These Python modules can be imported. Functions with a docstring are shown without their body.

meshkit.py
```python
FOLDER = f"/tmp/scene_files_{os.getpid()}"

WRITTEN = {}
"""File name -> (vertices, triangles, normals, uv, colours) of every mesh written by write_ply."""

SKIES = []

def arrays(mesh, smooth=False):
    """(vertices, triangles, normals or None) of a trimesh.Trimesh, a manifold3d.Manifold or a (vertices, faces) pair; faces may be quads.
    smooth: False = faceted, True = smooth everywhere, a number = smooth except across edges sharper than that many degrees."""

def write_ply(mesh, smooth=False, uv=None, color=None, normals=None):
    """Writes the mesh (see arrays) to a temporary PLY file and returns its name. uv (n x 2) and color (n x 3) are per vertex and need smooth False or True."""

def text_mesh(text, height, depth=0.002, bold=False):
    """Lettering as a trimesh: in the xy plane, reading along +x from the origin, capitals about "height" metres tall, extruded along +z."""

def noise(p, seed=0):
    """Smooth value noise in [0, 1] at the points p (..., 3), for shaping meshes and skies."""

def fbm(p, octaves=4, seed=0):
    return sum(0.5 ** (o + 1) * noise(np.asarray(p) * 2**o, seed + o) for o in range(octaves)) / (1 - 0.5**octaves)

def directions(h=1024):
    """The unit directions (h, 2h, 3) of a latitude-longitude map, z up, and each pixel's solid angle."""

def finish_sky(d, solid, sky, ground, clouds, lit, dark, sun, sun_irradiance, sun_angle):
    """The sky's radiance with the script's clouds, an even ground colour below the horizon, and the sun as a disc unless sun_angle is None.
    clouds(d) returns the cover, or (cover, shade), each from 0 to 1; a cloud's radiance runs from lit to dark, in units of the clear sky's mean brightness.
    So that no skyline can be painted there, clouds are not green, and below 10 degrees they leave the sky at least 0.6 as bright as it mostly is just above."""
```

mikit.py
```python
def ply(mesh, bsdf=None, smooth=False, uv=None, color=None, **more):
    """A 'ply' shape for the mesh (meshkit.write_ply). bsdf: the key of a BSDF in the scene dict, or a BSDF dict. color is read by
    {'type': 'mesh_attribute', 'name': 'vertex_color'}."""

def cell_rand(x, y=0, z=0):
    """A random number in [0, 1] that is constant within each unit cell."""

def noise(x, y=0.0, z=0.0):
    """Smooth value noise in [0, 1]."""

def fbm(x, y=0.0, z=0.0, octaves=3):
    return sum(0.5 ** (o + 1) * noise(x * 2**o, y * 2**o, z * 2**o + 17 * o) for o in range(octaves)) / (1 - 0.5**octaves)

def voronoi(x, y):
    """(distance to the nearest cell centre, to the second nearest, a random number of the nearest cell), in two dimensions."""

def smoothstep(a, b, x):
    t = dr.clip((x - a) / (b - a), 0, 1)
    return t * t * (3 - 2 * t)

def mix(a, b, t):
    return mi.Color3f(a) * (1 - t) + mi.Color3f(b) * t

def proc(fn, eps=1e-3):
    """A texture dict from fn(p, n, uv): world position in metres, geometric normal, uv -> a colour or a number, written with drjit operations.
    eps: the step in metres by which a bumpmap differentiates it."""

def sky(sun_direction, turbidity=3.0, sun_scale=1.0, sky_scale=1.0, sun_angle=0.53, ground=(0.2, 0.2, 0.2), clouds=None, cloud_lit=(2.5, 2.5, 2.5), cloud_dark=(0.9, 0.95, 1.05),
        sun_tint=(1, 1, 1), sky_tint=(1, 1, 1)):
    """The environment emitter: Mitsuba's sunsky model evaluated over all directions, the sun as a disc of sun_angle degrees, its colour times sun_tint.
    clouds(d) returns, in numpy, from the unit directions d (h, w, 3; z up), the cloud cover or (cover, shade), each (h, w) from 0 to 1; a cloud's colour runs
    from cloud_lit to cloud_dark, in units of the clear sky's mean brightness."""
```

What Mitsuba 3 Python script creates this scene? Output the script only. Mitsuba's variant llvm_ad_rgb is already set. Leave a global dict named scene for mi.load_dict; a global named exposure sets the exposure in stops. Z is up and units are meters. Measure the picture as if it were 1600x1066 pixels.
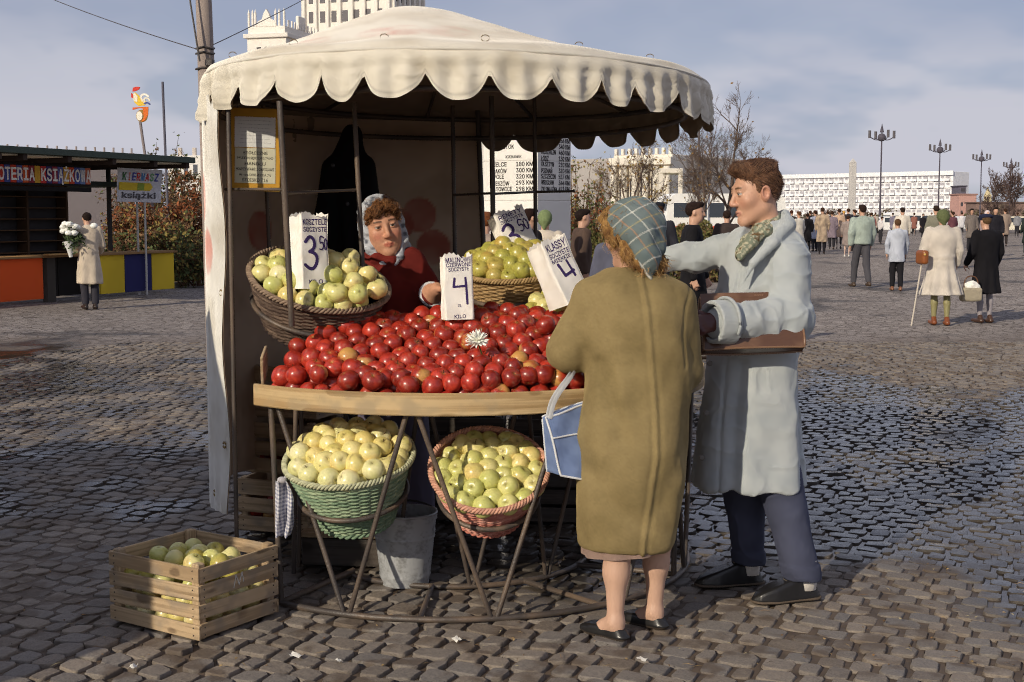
import math, random
import numpy as np, trimesh, shapely
import drjit as dr
import mitsuba as mi
import mikit, meshkit
from mikit import proc, noise, fbm, voronoi, cell_rand, smoothstep, mix
from scipy.interpolate import PchipInterpolator

random.seed(7)
RNG = np.random.default_rng(7)
T4 = mi.ScalarTransform4f
scene, labels = {}, {}

# ---------------------------------------------------------------- camera, sky, exposure
CAM_H, FPX, HORIZON = 1.57, 2100.0, 335.0
PITCH = math.atan((533 - HORIZON) / FPX)
cp, sp = math.cos(PITCH), math.sin(PITCH)
scene['camera'] = {'type': 'perspective', 'fov': math.degrees(2 * math.atan(800 / FPX)), 'fov_axis': 'x',
                   'near_clip': 0.05, 'far_clip': 5000.0,
                   'to_world': T4().look_at(origin=[0, 0, CAM_H], target=[0, cp, CAM_H - sp], up=[0, 0, 1])}
SUN_AZ, SUN_EL = math.radians(35), math.radians(23.5)
SUN = [-math.sin(SUN_AZ) * math.cos(SUN_EL), -math.cos(SUN_AZ) * math.cos(SUN_EL), math.sin(SUN_EL)]


def sky_clouds(d):
    q = d / np.maximum(d[..., 2:3] + 0.22, 0.05)
    a = meshkit.fbm(np.stack([q[..., 0] * 1.3 + 5, q[..., 1] * 0.9, q[..., 2] * 0], -1), 5, seed=3)
    b = meshkit.fbm(np.stack([q[..., 0] * 3.2, q[..., 1] * 2.0 + 9, q[..., 2] * 0], -1), 5, seed=11)
    c = np.clip((a * 0.72 + b * 0.28 - 0.40) / 0.26, 0, 1)
    c = c * c * (3 - 2 * c)
    cover = 0.52 + 0.24 * c
    az, el = np.degrees(np.arctan2(d[..., 0], d[..., 1])), np.degrees(np.arcsin(np.clip(d[..., 2], -1, 1)))
    low = meshkit.fbm(np.stack([az * 0.16, el * 0.55 + az * 0.05, az * 0], -1), 5, seed=23)
    bank = np.clip((low - 0.44) / 0.16, 0, 1) * np.clip((9 - el) / 5, 0, 1) * np.clip(el / 1.5, 0, 1)
    return np.clip(cover + 0.45 * bank, 0, 1), np.clip(1.15 - 1.1 * b - 0.8 * bank, 0, 1)


scene['sky'] = mikit.sky(SUN, turbidity=3.2, sun_scale=1.25, clouds=sky_clouds, cloud_lit=(2.75, 2.75, 3.1), cloud_dark=(1.9, 1.98, 2.55),
                         sun_tint=(0.83, 0.975, 1.27), sky_tint=(1.06, 0.98, 1.12), ground=(0.13, 0.12, 0.12))
exposure = 1.42


# ---------------------------------------------------------------- picture to place helpers (real distances)
def P(px, py, Y):
    v = (533 - py) / FPX
    t = Y / (cp + v * sp)
    return np.array([(px - 800) / FPX * t, Y, CAM_H + t * (-sp + v * cp)])


def G(px, py):
    v = (533 - py) / FPX
    t = CAM_H / (sp - v * cp)
    return np.array([(px - 800) / FPX * t, t * (cp + v * sp), 0.0])


def C(r, g, b):
    c = np.array([r, g, b], float) / 255
    return np.where(c <= 0.04045, c / 12.92, ((c + 0.055) / 1.055) ** 2.4)


# ---------------------------------------------------------------- materials (few, shared; colours mostly per vertex)
VC = {'type': 'mesh_attribute', 'name': 'vertex_color'}


def two(b):
    return {'type': 'twosided', 'bsdf': b}


def bump(b, fn, scale=1.0, eps=1e-3):
    return {'type': 'bumpmap', 'arbitrary': proc(fn, eps), 'scale': scale, 'bsdf': b}


scene['m_matte'] = two({'type': 'principled', 'base_color': VC, 'roughness': 0.85, 'specular': 0.25})
scene['m_cloth'] = two(bump({'type': 'principled', 'base_color': VC, 'roughness': 0.9, 'specular': 0.15, 'sheen': 0.25},
                            lambda p, n, uv: 0.0011 * fbm(p.x * 300, p.y * 300, p.z * 300, 2) + 0.004 * fbm(p.x * 26, p.y * 26, p.z * 18, 2)))
scene['m_skin'] = two({'type': 'principled', 'base_color': VC, 'roughness': 0.5, 'specular': 0.4})
scene['m_gloss'] = two({'type': 'principled', 'base_color': VC, 'roughness': 0.32, 'specular': 0.5})
scene['m_apple'] = two({'type': 'principled', 'base_color': VC, 'roughness': 0.3, 'specular': 0.5, 'clearcoat': 0.35, 'clearcoat_gloss': 0.75})
scene['m_iron'] = two(bump({'type': 'principled', 'base_color': VC, 'roughness': 0.5, 'specular': 0.5},
                           lambda p, n, uv: 0.0012 * fbm(p.x * 160, p.y * 160, p.z * 120, 2)))


def zinc_col(p, n, uv):
    a = fbm(p.x * 26, p.y * 26, p.z * 16, 3)
    b = fbm(p.x * 90, p.y * 90, p.z * 90, 2)
    return mix((0.40, 0.41, 0.42), (0.19, 0.19, 0.19), smoothstep(0.42, 0.8, a * 0.7 + b * 0.3))


scene['m_zinc'] = two({'type': 'principled', 'base_color': proc(zinc_col), 'roughness': 0.45, 'metallic': 0.2, 'specular': 0.5})


def wood_fn(light, dark, grey, stain):
    def f(p, n, uv):
        g = fbm(uv.x * 2.2, uv.y * 85, 0.0, 3)
        k = noise(uv.x * 9 + 3.1, uv.y * 26, 5.0)
        s = fbm(p.x * 13 + 2, p.y * 13, p.z * 13, 3)
        c = mix(light, dark, smoothstep(0.34, 0.72, g))
        c = mix(c, grey, smoothstep(0.45, 0.78, s) * 0.75)
        return mix(c, stain, smoothstep(0.78, 0.9, k) * 0.6)
    return f


def wood_b(p, n, uv):
    return 0.0022 * fbm(uv.x * 4, uv.y * 140, 0.0, 2)


scene['m_crate'] = two(bump({'type': 'principled', 'base_color': proc(wood_fn((0.46, 0.335, 0.205), (0.31, 0.215, 0.125), (0.25, 0.20, 0.15), (0.08, 0.05, 0.03))), 'roughness': 0.75, 'specular': 0.2}, wood_b))
scene['m_board'] = two(bump({'type': 'principled', 'base_color': proc(wood_fn((0.50, 0.36, 0.19), (0.36, 0.235, 0.11), (0.33, 0.25, 0.15), (0.2, 0.12, 0.05))), 'roughness': 0.6, 'specular': 0.3}, wood_b))


def canvas_b(p, n, uv):
    return 0.006 * fbm(p.x * 11, p.y * 11, p.z * 6, 3)


scene['m_canvas'] = two(bump({'type': 'principled', 'base_color': VC, 'roughness': 0.9, 'specular': 0.15}, canvas_b))


# wet and dry of the square, plus shade under the stall: one function of the place, used by stones and by what lies between them
def wet_shade_mask(p):
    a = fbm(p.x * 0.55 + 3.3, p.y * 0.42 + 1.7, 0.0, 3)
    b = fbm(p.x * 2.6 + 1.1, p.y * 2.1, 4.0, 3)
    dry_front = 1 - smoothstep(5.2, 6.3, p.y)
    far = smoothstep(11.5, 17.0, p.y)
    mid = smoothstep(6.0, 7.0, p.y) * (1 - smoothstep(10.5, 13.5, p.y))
    st = smoothstep(1.25, 0.6, dr.sqrt(dr.square(p.x + 0.26) + dr.square(p.y - 6.07)))  # darkens the ground under the stall, for wet mud and stall shade together
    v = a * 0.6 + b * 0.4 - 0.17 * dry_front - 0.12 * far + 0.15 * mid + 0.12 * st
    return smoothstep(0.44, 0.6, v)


def stone_col(p, n, uv):
    w = wet_shade_mask(p)
    a = fbm(p.x * 34, p.y * 34, p.z * 34, 3)
    g = noise(p.x * 190, p.y * 190, p.z * 190)
    c = mix((0.125, 0.098, 0.076), (0.265, 0.22, 0.178), uv.x * 0.65 + a * 0.5 - 0.08)
    c = mix(c, (0.155, 0.145, 0.14), uv.y * 0.7)
    c = c * (0.72 + 0.36 * g)
    c = mix(c, (0.085, 0.06, 0.042), smoothstep(0.5, 0.72, fbm(p.x * 9 + 7, p.y * 9, 2.0, 3)) * 0.72)
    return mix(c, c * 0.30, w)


def stone_rough(p, n, uv):
    w = wet_shade_mask(p) * smoothstep(0.80, 0.97, dr.abs(n.z))
    return 0.78 - 0.58 * w - 0.08 * noise(p.x * 30, p.y * 30, 1.0)


def stone_b(p, n, uv):
    return (1 - 0.85 * wet_shade_mask(p)) * (0.007 * fbm(p.x * 42, p.y * 42, p.z * 42, 3) + 0.0016 * noise(p.x * 240, p.y * 240, p.z * 240))


def mud_col(p, n, uv):
    far = smoothstep(15.0, 19.0, p.y + 1.5 * noise(p.x, p.y))
    a = fbm(p.x * 17, p.y * 17, 0.0, 3)
    mud = mix((0.05, 0.035, 0.024), (0.115, 0.082, 0.058), a)
    q = voronoi(p.x * 6.6 + 0.5 * noise(p.x * 2, p.y * 2), p.y * 7.4)
    gap = smoothstep(0.05, 0.16, q[1] - q[0])
    big = fbm(p.x * 0.35, p.y * 0.2 + 4, 0.0, 3)
    stone = mix((0.125, 0.105, 0.095), (0.26, 0.23, 0.215), q[2] * 0.7 + a * 0.3) * (0.72 + 0.56 * big)
    cobbles = mix((0.075, 0.06, 0.05), stone, gap)
    w = wet_shade_mask(p)
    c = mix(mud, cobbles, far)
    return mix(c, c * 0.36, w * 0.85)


def mud_rough(p, n, uv):
    far = smoothstep(15.0, 19.0, p.y)
    w = wet_shade_mask(p)
    return mix((0.72,) * 3, (0.07,) * 3, w * (1 - 0.85 * far)).x


def mud_b(p, n, uv):
    far = smoothstep(15.0, 19.0, p.y)
    q = voronoi(p.x * 6.6 + 0.5 * noise(p.x * 2, p.y * 2), p.y * 7.4)
    w = wet_shade_mask(p)
    return 0.012 * fbm(p.x * 22, p.y * 22, 0.0, 3) * (1 - w) + far * 0.012 * smoothstep(0.02, 0.2, q[1] - q[0])


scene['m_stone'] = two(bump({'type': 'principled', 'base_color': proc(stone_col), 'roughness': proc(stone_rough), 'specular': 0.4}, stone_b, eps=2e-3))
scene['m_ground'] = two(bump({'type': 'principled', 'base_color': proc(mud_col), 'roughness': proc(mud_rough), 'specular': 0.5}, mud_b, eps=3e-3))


# ---------------------------------------------------------------- scene writing
def free(key):
    if key not in scene and key not in labels:
        return key
    i = 1
    while f'{key}_{i:03d}' in scene or f'{key}_{i:03d}' in labels:
        i += 1
    return f'{key}_{i:03d}'


def thing(name, label, cat, group=None, kind=None):
    key = free(name)
    labels[key] = {'label': label, 'category': cat}
    if group:
        labels[key]['group'] = group
    if kind:
        labels[key]['kind'] = kind
    return key


def tm(m):
    if isinstance(m, trimesh.Trimesh):
        return m
    v, f = np.asarray(m[0], float), np.asarray(m[1], int)
    if f.shape[1] == 4:
        f = np.vstack([f[:, [0, 1, 2]], f[:, [0, 2, 3]]])
    return trimesh.Trimesh(v, f, process=False)


def shape(mesh, mat, color=None, smooth=35, uv=None, **more):
    m = tm(mesh)
    if smooth not in (False, True):
        if uv is None:
            m = trimesh.graph.smooth_shade(trimesh.Trimesh(m.vertices, m.faces, process=True), angle=math.radians(smooth), facet_minarea=None)
            smooth = True
        else:
            smooth = False
    if color is not None:
        if callable(color):
            color = color(np.asarray(m.vertices))
        color = np.broadcast_to(np.asarray(color, float), (len(m.vertices), 3))
    return mikit.ply(m, mat, smooth, uv=uv, color=color, **more)


def obj(key, mesh, mat, color=None, smooth=35, uv=None, parent=None, label=None, **more):
    key = free(f'{parent}__{key}' if parent else key)
    if isinstance(mesh, dict):
        scene[key] = {**mesh, **more}
    else:
        scene[key] = shape(mesh, mat, color, smooth, uv, **more)
    if label:
        labels[key] = {'label': label}
    return key


def solo(name, mesh, mat, color, label, cat, group=None, smooth=35, kind=None, **kw):
    key = thing(name, label, cat, group, kind)
    del_l = labels.pop(key)
    obj(key, mesh, mat, color, smooth, **kw)
    labels[key] = del_l
    return key


# ---------------------------------------------------------------- mesh makers
def norm(v):
    v = np.asarray(v, float)
    return v / max(np.linalg.norm(v), 1e-12)


def join(*ms):
    ms = [tm(m) for m in ms]
    return trimesh.util.concatenate(ms) if len(ms) > 1 else ms[0]


def tube(pts, r, sides=8, closed=False, caps=True):
    p = np.asarray(pts, float)
    n = len(p)
    r = np.broadcast_to(np.asarray(r, float), (n,))
    t = (np.roll(p, -1, 0) - np.roll(p, 1, 0)) if closed else np.gradient(p, axis=0)
    t /= np.linalg.norm(t, axis=1, keepdims=True) + 1e-12
    ref = np.array([0, 0, 1.0]) if abs(t[:, 2]).mean() < 0.8 else np.array([0.3, 1.0, 0.0])
    a = np.cross(t, ref)
    a /= np.linalg.norm(a, axis=1, keepdims=True) + 1e-12
    b = np.cross(t, a)
    th = np.arange(sides) * 2 * np.pi / sides
    v = p[:, None] + r[:, None, None] * (np.cos(th)[None, :, None] * a[:, None] + np.sin(th)[None, :, None] * b[:, None])
    v = v.reshape(-1, 3)
    m = n if closed else n - 1
    i, j = np.meshgrid(np.arange(m), np.arange(sides), indexing='ij')
    i2 = (i + 1) % n
    q = np.stack([i * sides + j, i * sides + (j + 1) % sides, i2 * sides + (j + 1) % sides, i2 * sides + j], -1).reshape(-1, 4)
    f = np.vstack([q[:, [0, 2, 1]], q[:, [0, 3, 2]]])
    if caps and not closed:
        v = np.vstack([v, p[0], p[-1]])
        k = np.arange(sides)
        f = np.vstack([f, np.stack([k * 0 + n * sides, k, (k + 1) % sides], 1), np.stack([k * 0 + n * sides + 1, (n - 1) * sides + (k + 1) % sides, (n - 1) * sides + k], 1)])
    return trimesh.Trimesh(v, f, process=False)


def rod(a, b, r, sides=8):
    a, b = np.asarray(a, float), np.asarray(b, float)
    return tube([a, a * 0.67 + b * 0.33, a * 0.33 + b * 0.67, b], r, sides)


def spline(pts, n=24, closed=False):
    p = np.asarray(pts, float)
    if closed:
        p = np.vstack([p, p[:1]])
    s = np.r_[0, np.cumsum(np.linalg.norm(np.diff(p, axis=0), axis=1))]
    from scipy.interpolate import CubicSpline
    cs = CubicSpline(s, p, bc_type='periodic' if closed else 'natural')
    return cs(np.linspace(0, s[-1], n, endpoint=not closed))


def frame(x, y=None, z=None):
    """3x3 with columns x, y, z from a main x axis and a hint for z"""
    x = norm(x)
    z = norm(np.cross(x, norm(np.cross(z, x))))
    return np.stack([x, np.cross(z, x), z], 1)


def cbox(size, c=0.003):
    """box with chamfered edges, centred"""
    h = np.asarray(size, float) / 2
    pts = []
    for s in np.ndindex(2, 2, 2):
        s = np.array(s) * 2 - 1
        for k in range(3):
            q = h - c
            q[k] = h[k]
            pts.append(s * q)
    return trimesh.convex.convex_hull(np.array(pts))


def place(m, R=None, t=(0, 0, 0)):
    m = tm(m)
    v = np.asarray(m.vertices)
    if R is not None:
        v = v @ np.asarray(R).T
    return trimesh.Trimesh(v + np.asarray(t), m.faces, process=False)


def plank(a, b, w, t, up, c=0.0025, bow=0.0):
    """a board from a to b, width w along the hint 'up', thickness t; uv in metres along and across. returns (mesh, uv)"""
    a, b = np.asarray(a, float), np.asarray(b, float)
    L = np.linalg.norm(b - a)
    R = frame(b - a, z=up)
    m = cbox((L, t, w), c)
    m = trimesh.Trimesh(m.vertices[m.faces.reshape(-1)], np.arange(len(m.faces) * 3).reshape(-1, 3), process=False)
    v = np.asarray(m.vertices).copy()
    off = RNG.uniform(0, 30, 2)
    fn = np.repeat(np.abs(m.face_normals), 3, axis=0)
    uv = np.stack([v[:, 0], np.where(fn[:, 1] > 0.5, v[:, 2], v[:, 1] + v[:, 2])], 1) + off
    if bow:
        v[:, 1] += bow * (1 - (2 * v[:, 0] / L) ** 2)
    return trimesh.Trimesh(v @ R.T + (a + b) / 2, m.faces, process=False), uv


def grid_mesh(V, closed_u=False):
    n, m = V.shape[:2]
    i, j = np.meshgrid(np.arange(n if closed_u else n - 1), np.arange(m - 1), indexing='ij')
    i2 = (i + 1) % n
    q = np.stack([i * m + j, i2 * m + j, i2 * m + j + 1, i * m + j + 1], -1).reshape(-1, 4)
    return trimesh.Trimesh(V.reshape(-1, 3), np.vstack([q[:, [0, 1, 2]], q[:, [0, 2, 3]]]), process=False)


def flat_poly(poly, depth):
    polys = [g for g in getattr(poly, 'geoms', [poly]) if g.area > 1e-9]
    return trimesh.util.concatenate([trimesh.creation.extrude_polygon(g, depth, engine='earcut') for g in polys])


def words(text, height, bold=False, depth=0.002):
    m = meshkit.text_mesh(text, height, depth, bold)
    return m


def fit_words(text, width, height, bold=False, depth=0.002):
    """lettering centred on the origin, scaled to the given width and height"""
    m = words(text, 1.0, bold, 1.0)
    lo, hi = m.bounds
    v = (m.vertices - (lo + hi) / 2) / (hi - lo) * [width, height, depth]
    return trimesh.Trimesh(v, m.faces, process=False)


def strokes(lines, r):
    """brush strokes in the xy plane"""
    return shapely.union_all([shapely.LineString(l).buffer(r, quad_segs=4) for l in lines])


# ---------------------------------------------------------------- implicit surfaces: soft unions meshed by surface nets
def smin(a, b, k):
    h = np.clip(0.5 + 0.5 * (b - a) / k, 0, 1)
    return b + (a - b) * h - k * h * (1 - h)


def smax(a, b, k):
    return -smin(-a, -b, k)


def cap(p, a, b, ra, rb=None):
    rb = ra if rb is None else rb
    a, b = np.asarray(a, np.float32), np.asarray(b, np.float32)
    ab = b - a
    t = np.clip((p - a) @ ab / max(float(ab @ ab), 1e-12), 0, 1)
    return np.linalg.norm(p - a - t[:, None] * ab, axis=1) - (ra + (rb - ra) * t)


def chain(p, pts, rs, k=0.02):
    d = None
    for i in range(len(pts) - 1):
        e = cap(p, pts[i], pts[i + 1], rs[i], rs[i + 1])
        d = e if d is None else smin(d, e, k)
    return d


def ell(p, c, r, R=None):
    q = p - np.asarray(c, np.float32)
    if R is not None:
        q = q @ np.asarray(R, np.float32)
    r = np.asarray(r, np.float32)
    k0 = np.linalg.norm(q / r, axis=1)
    k1 = np.linalg.norm(q / (r * r), axis=1)
    return k0 * (k0 - 1) / np.maximum(k1, 1e-6)


def rbox(p, c, h, r, R=None):
    q = p - np.asarray(c, np.float32)
    if R is not None:
        q = q @ np.asarray(R, np.float32)
    q = np.abs(q) - (np.asarray(h, np.float32) - r)
    return np.linalg.norm(np.maximum(q, 0), axis=1) + np.minimum(q.max(1), 0) - r


class Loft:
    """tube of elliptical sections stacked along z: rows (z, cx, cy, rx, ry)"""

    def __init__(self, rows, power=2.0):
        r = np.array(sorted(rows), float)
        self.z = r[:, 0]
        self.f = PchipInterpolator(r[:, 0], r[:, 1:], axis=0)
        self.pw = power

    def at(self, z):
        return self.f(np.clip(z, self.z[0], self.z[-1]))

    def __call__(self, p, fold=None):
        s = self.at(p[:, 2]).astype(np.float32)
        x, y = p[:, 0] - s[:, 0], p[:, 1] - s[:, 1]
        q = np.stack([x / s[:, 2], y / s[:, 3]], 1)
        k0 = (np.abs(q) ** self.pw).sum(1) ** (1 / self.pw)
        k1 = np.sqrt((x / s[:, 2] ** 2) ** 2 + (y / s[:, 3] ** 2) ** 2)
        d = np.where(k1 > 1e-6, k0 * (k0 - 1) / np.maximum(k1, 1e-6), -s[:, 2:].min(1))
        if fold is not None:
            d = d - fold(np.arctan2(y / s[:, 3], x / s[:, 2]), p[:, 2])
        return smax(d, np.maximum(p[:, 2] - self.z[-1], self.z[0] - p[:, 2]), 0.012)


def nets(f, lo, hi, h, B=8):
    """mesh of f = 0 by surface nets; only the blocks near the surface are evaluated"""
    lo, hi = np.asarray(lo, float), np.asarray(hi, float)
    n = (np.ceil((hi - lo) / h / B).astype(int) + 1)
    N = n * B + 1
    cb = np.stack(np.meshgrid(*[np.arange(k) for k in n], indexing='ij'), -1).reshape(-1, 3)
    cen = lo + (cb + 0.5) * B * h
    d = f(cen.astype(np.float32))
    rad = B * h * 0.87 * 1.35 + 0.012
    near = np.abs(d) < rad
    V = np.empty(N, np.float32)
    # far blocks keep the sign of their centre
    sign = np.where(d > 0, 1.0, -1.0).reshape(n)
    big = np.repeat(np.repeat(np.repeat(sign, B, 0), B, 1), B, 2)
    V[:-1, :-1, :-1] = big
    V[-1], V[:, -1], V[:, :, -1] = 1, 1, 1
    o = np.stack(np.meshgrid(*[np.arange(B + 1)] * 3, indexing='ij'), -1).reshape(-1, 3)
    blocks = cb[near]
    for s in range(0, len(blocks), 400):
        idx = (blocks[s:s + 400, None] * B + o[None]).reshape(-1, 3)
        V[idx[:, 0], idx[:, 1], idx[:, 2]] = f((lo + idx * h).astype(np.float32))
    inside = V < 0
    corner = [inside[a:a + N[0] - 1, b:b + N[1] - 1, c:c + N[2] - 1] for a, b, c in np.ndindex(2, 2, 2)]
    cnt = sum(c.astype(np.uint8) for c in corner)
    cells = np.argwhere((cnt > 0) & (cnt < 8))
    ids = np.full(N - 1, -1, np.int64)
    ids[cells[:, 0], cells[:, 1], cells[:, 2]] = np.arange(len(cells))
    acc, m = np.zeros((len(cells), 3)), np.zeros(len(cells))
    for a in range(3):
        for off in np.ndindex(2, 2):
            o0 = np.zeros(3, int)
            o0[[k for k in range(3) if k != a]] = off
            o1 = o0.copy()
            o1[a] = 1
            c0, c1 = cells + o0, cells + o1
            v0, v1 = V[tuple(c0.T)], V[tuple(c1.T)]
            x = (v0 < 0) != (v1 < 0)
            t = np.where(x, v0 / np.where(x, v0 - v1, 1), 0)
            acc[x] += (o0 + t[:, None] * (o1 - o0))[x]
            m[x] += 1
    verts = lo + (cells + acc / m[:, None]) * h
    faces = []
    for a in range(3):
        b, c = (a + 1) % 3, (a + 2) % 3
        sl0 = [slice(0, N[k] - 1) for k in range(3)]
        sl1 = list(sl0)
        sl1[a] = slice(1, N[a])
        i0, i1 = inside[tuple(sl0)], inside[tuple(sl1)]
        e = np.argwhere(i0 != i1)
        e = e[(e[:, b] > 0) & (e[:, c] > 0)]
        if not len(e):
            continue
        flip = i0[tuple(e.T)]
        db, dc = np.zeros(3, int), np.zeros(3, int)
        db[b], dc[c] = 1, 1
        q = np.stack([ids[tuple((e - s).T)] for s in (np.zeros(3, int), db, db + dc, dc)], 1)
        q = np.where(flip[:, None], q, q[:, ::-1])
        faces.append(q[(q >= 0).all(1)])
    q = np.vstack(faces)
    mm = trimesh.Trimesh(verts, np.vstack([q[:, [0, 1, 2]], q[:, [0, 2, 3]]]), process=False)
    return mm


def crease(p, f, amp, seed, w=.05):
    """thin curved ridges, as in crumpled cotton"""
    n = meshkit.fbm(p * np.asarray(f), 2, seed)
    return amp * (np.exp(-((n - .5) / w) ** 2) - .3)


def rotz(a):
    c, s = math.cos(a), math.sin(a)
    return np.array([[c, -s, 0], [s, c, 0], [0, 0, 1.0]])


def rotx(a):
    c, s = math.cos(a), math.sin(a)
    return np.array([[1.0, 0, 0], [0, c, -s], [0, s, c]])


def roty(a):
    c, s = math.cos(a), math.sin(a)
    return np.array([[c, 0, s], [0, 1.0, 0], [-s, 0, c]])


def vn(v, s, seed=0, oct=3):
    return meshkit.fbm(np.asarray(v) * s, oct, seed)


def ink_on(base, dark, t):
    return np.asarray(base)[None] * (1 - t[:, None]) + np.asarray(dark)[None] * t[:, None]

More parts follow.
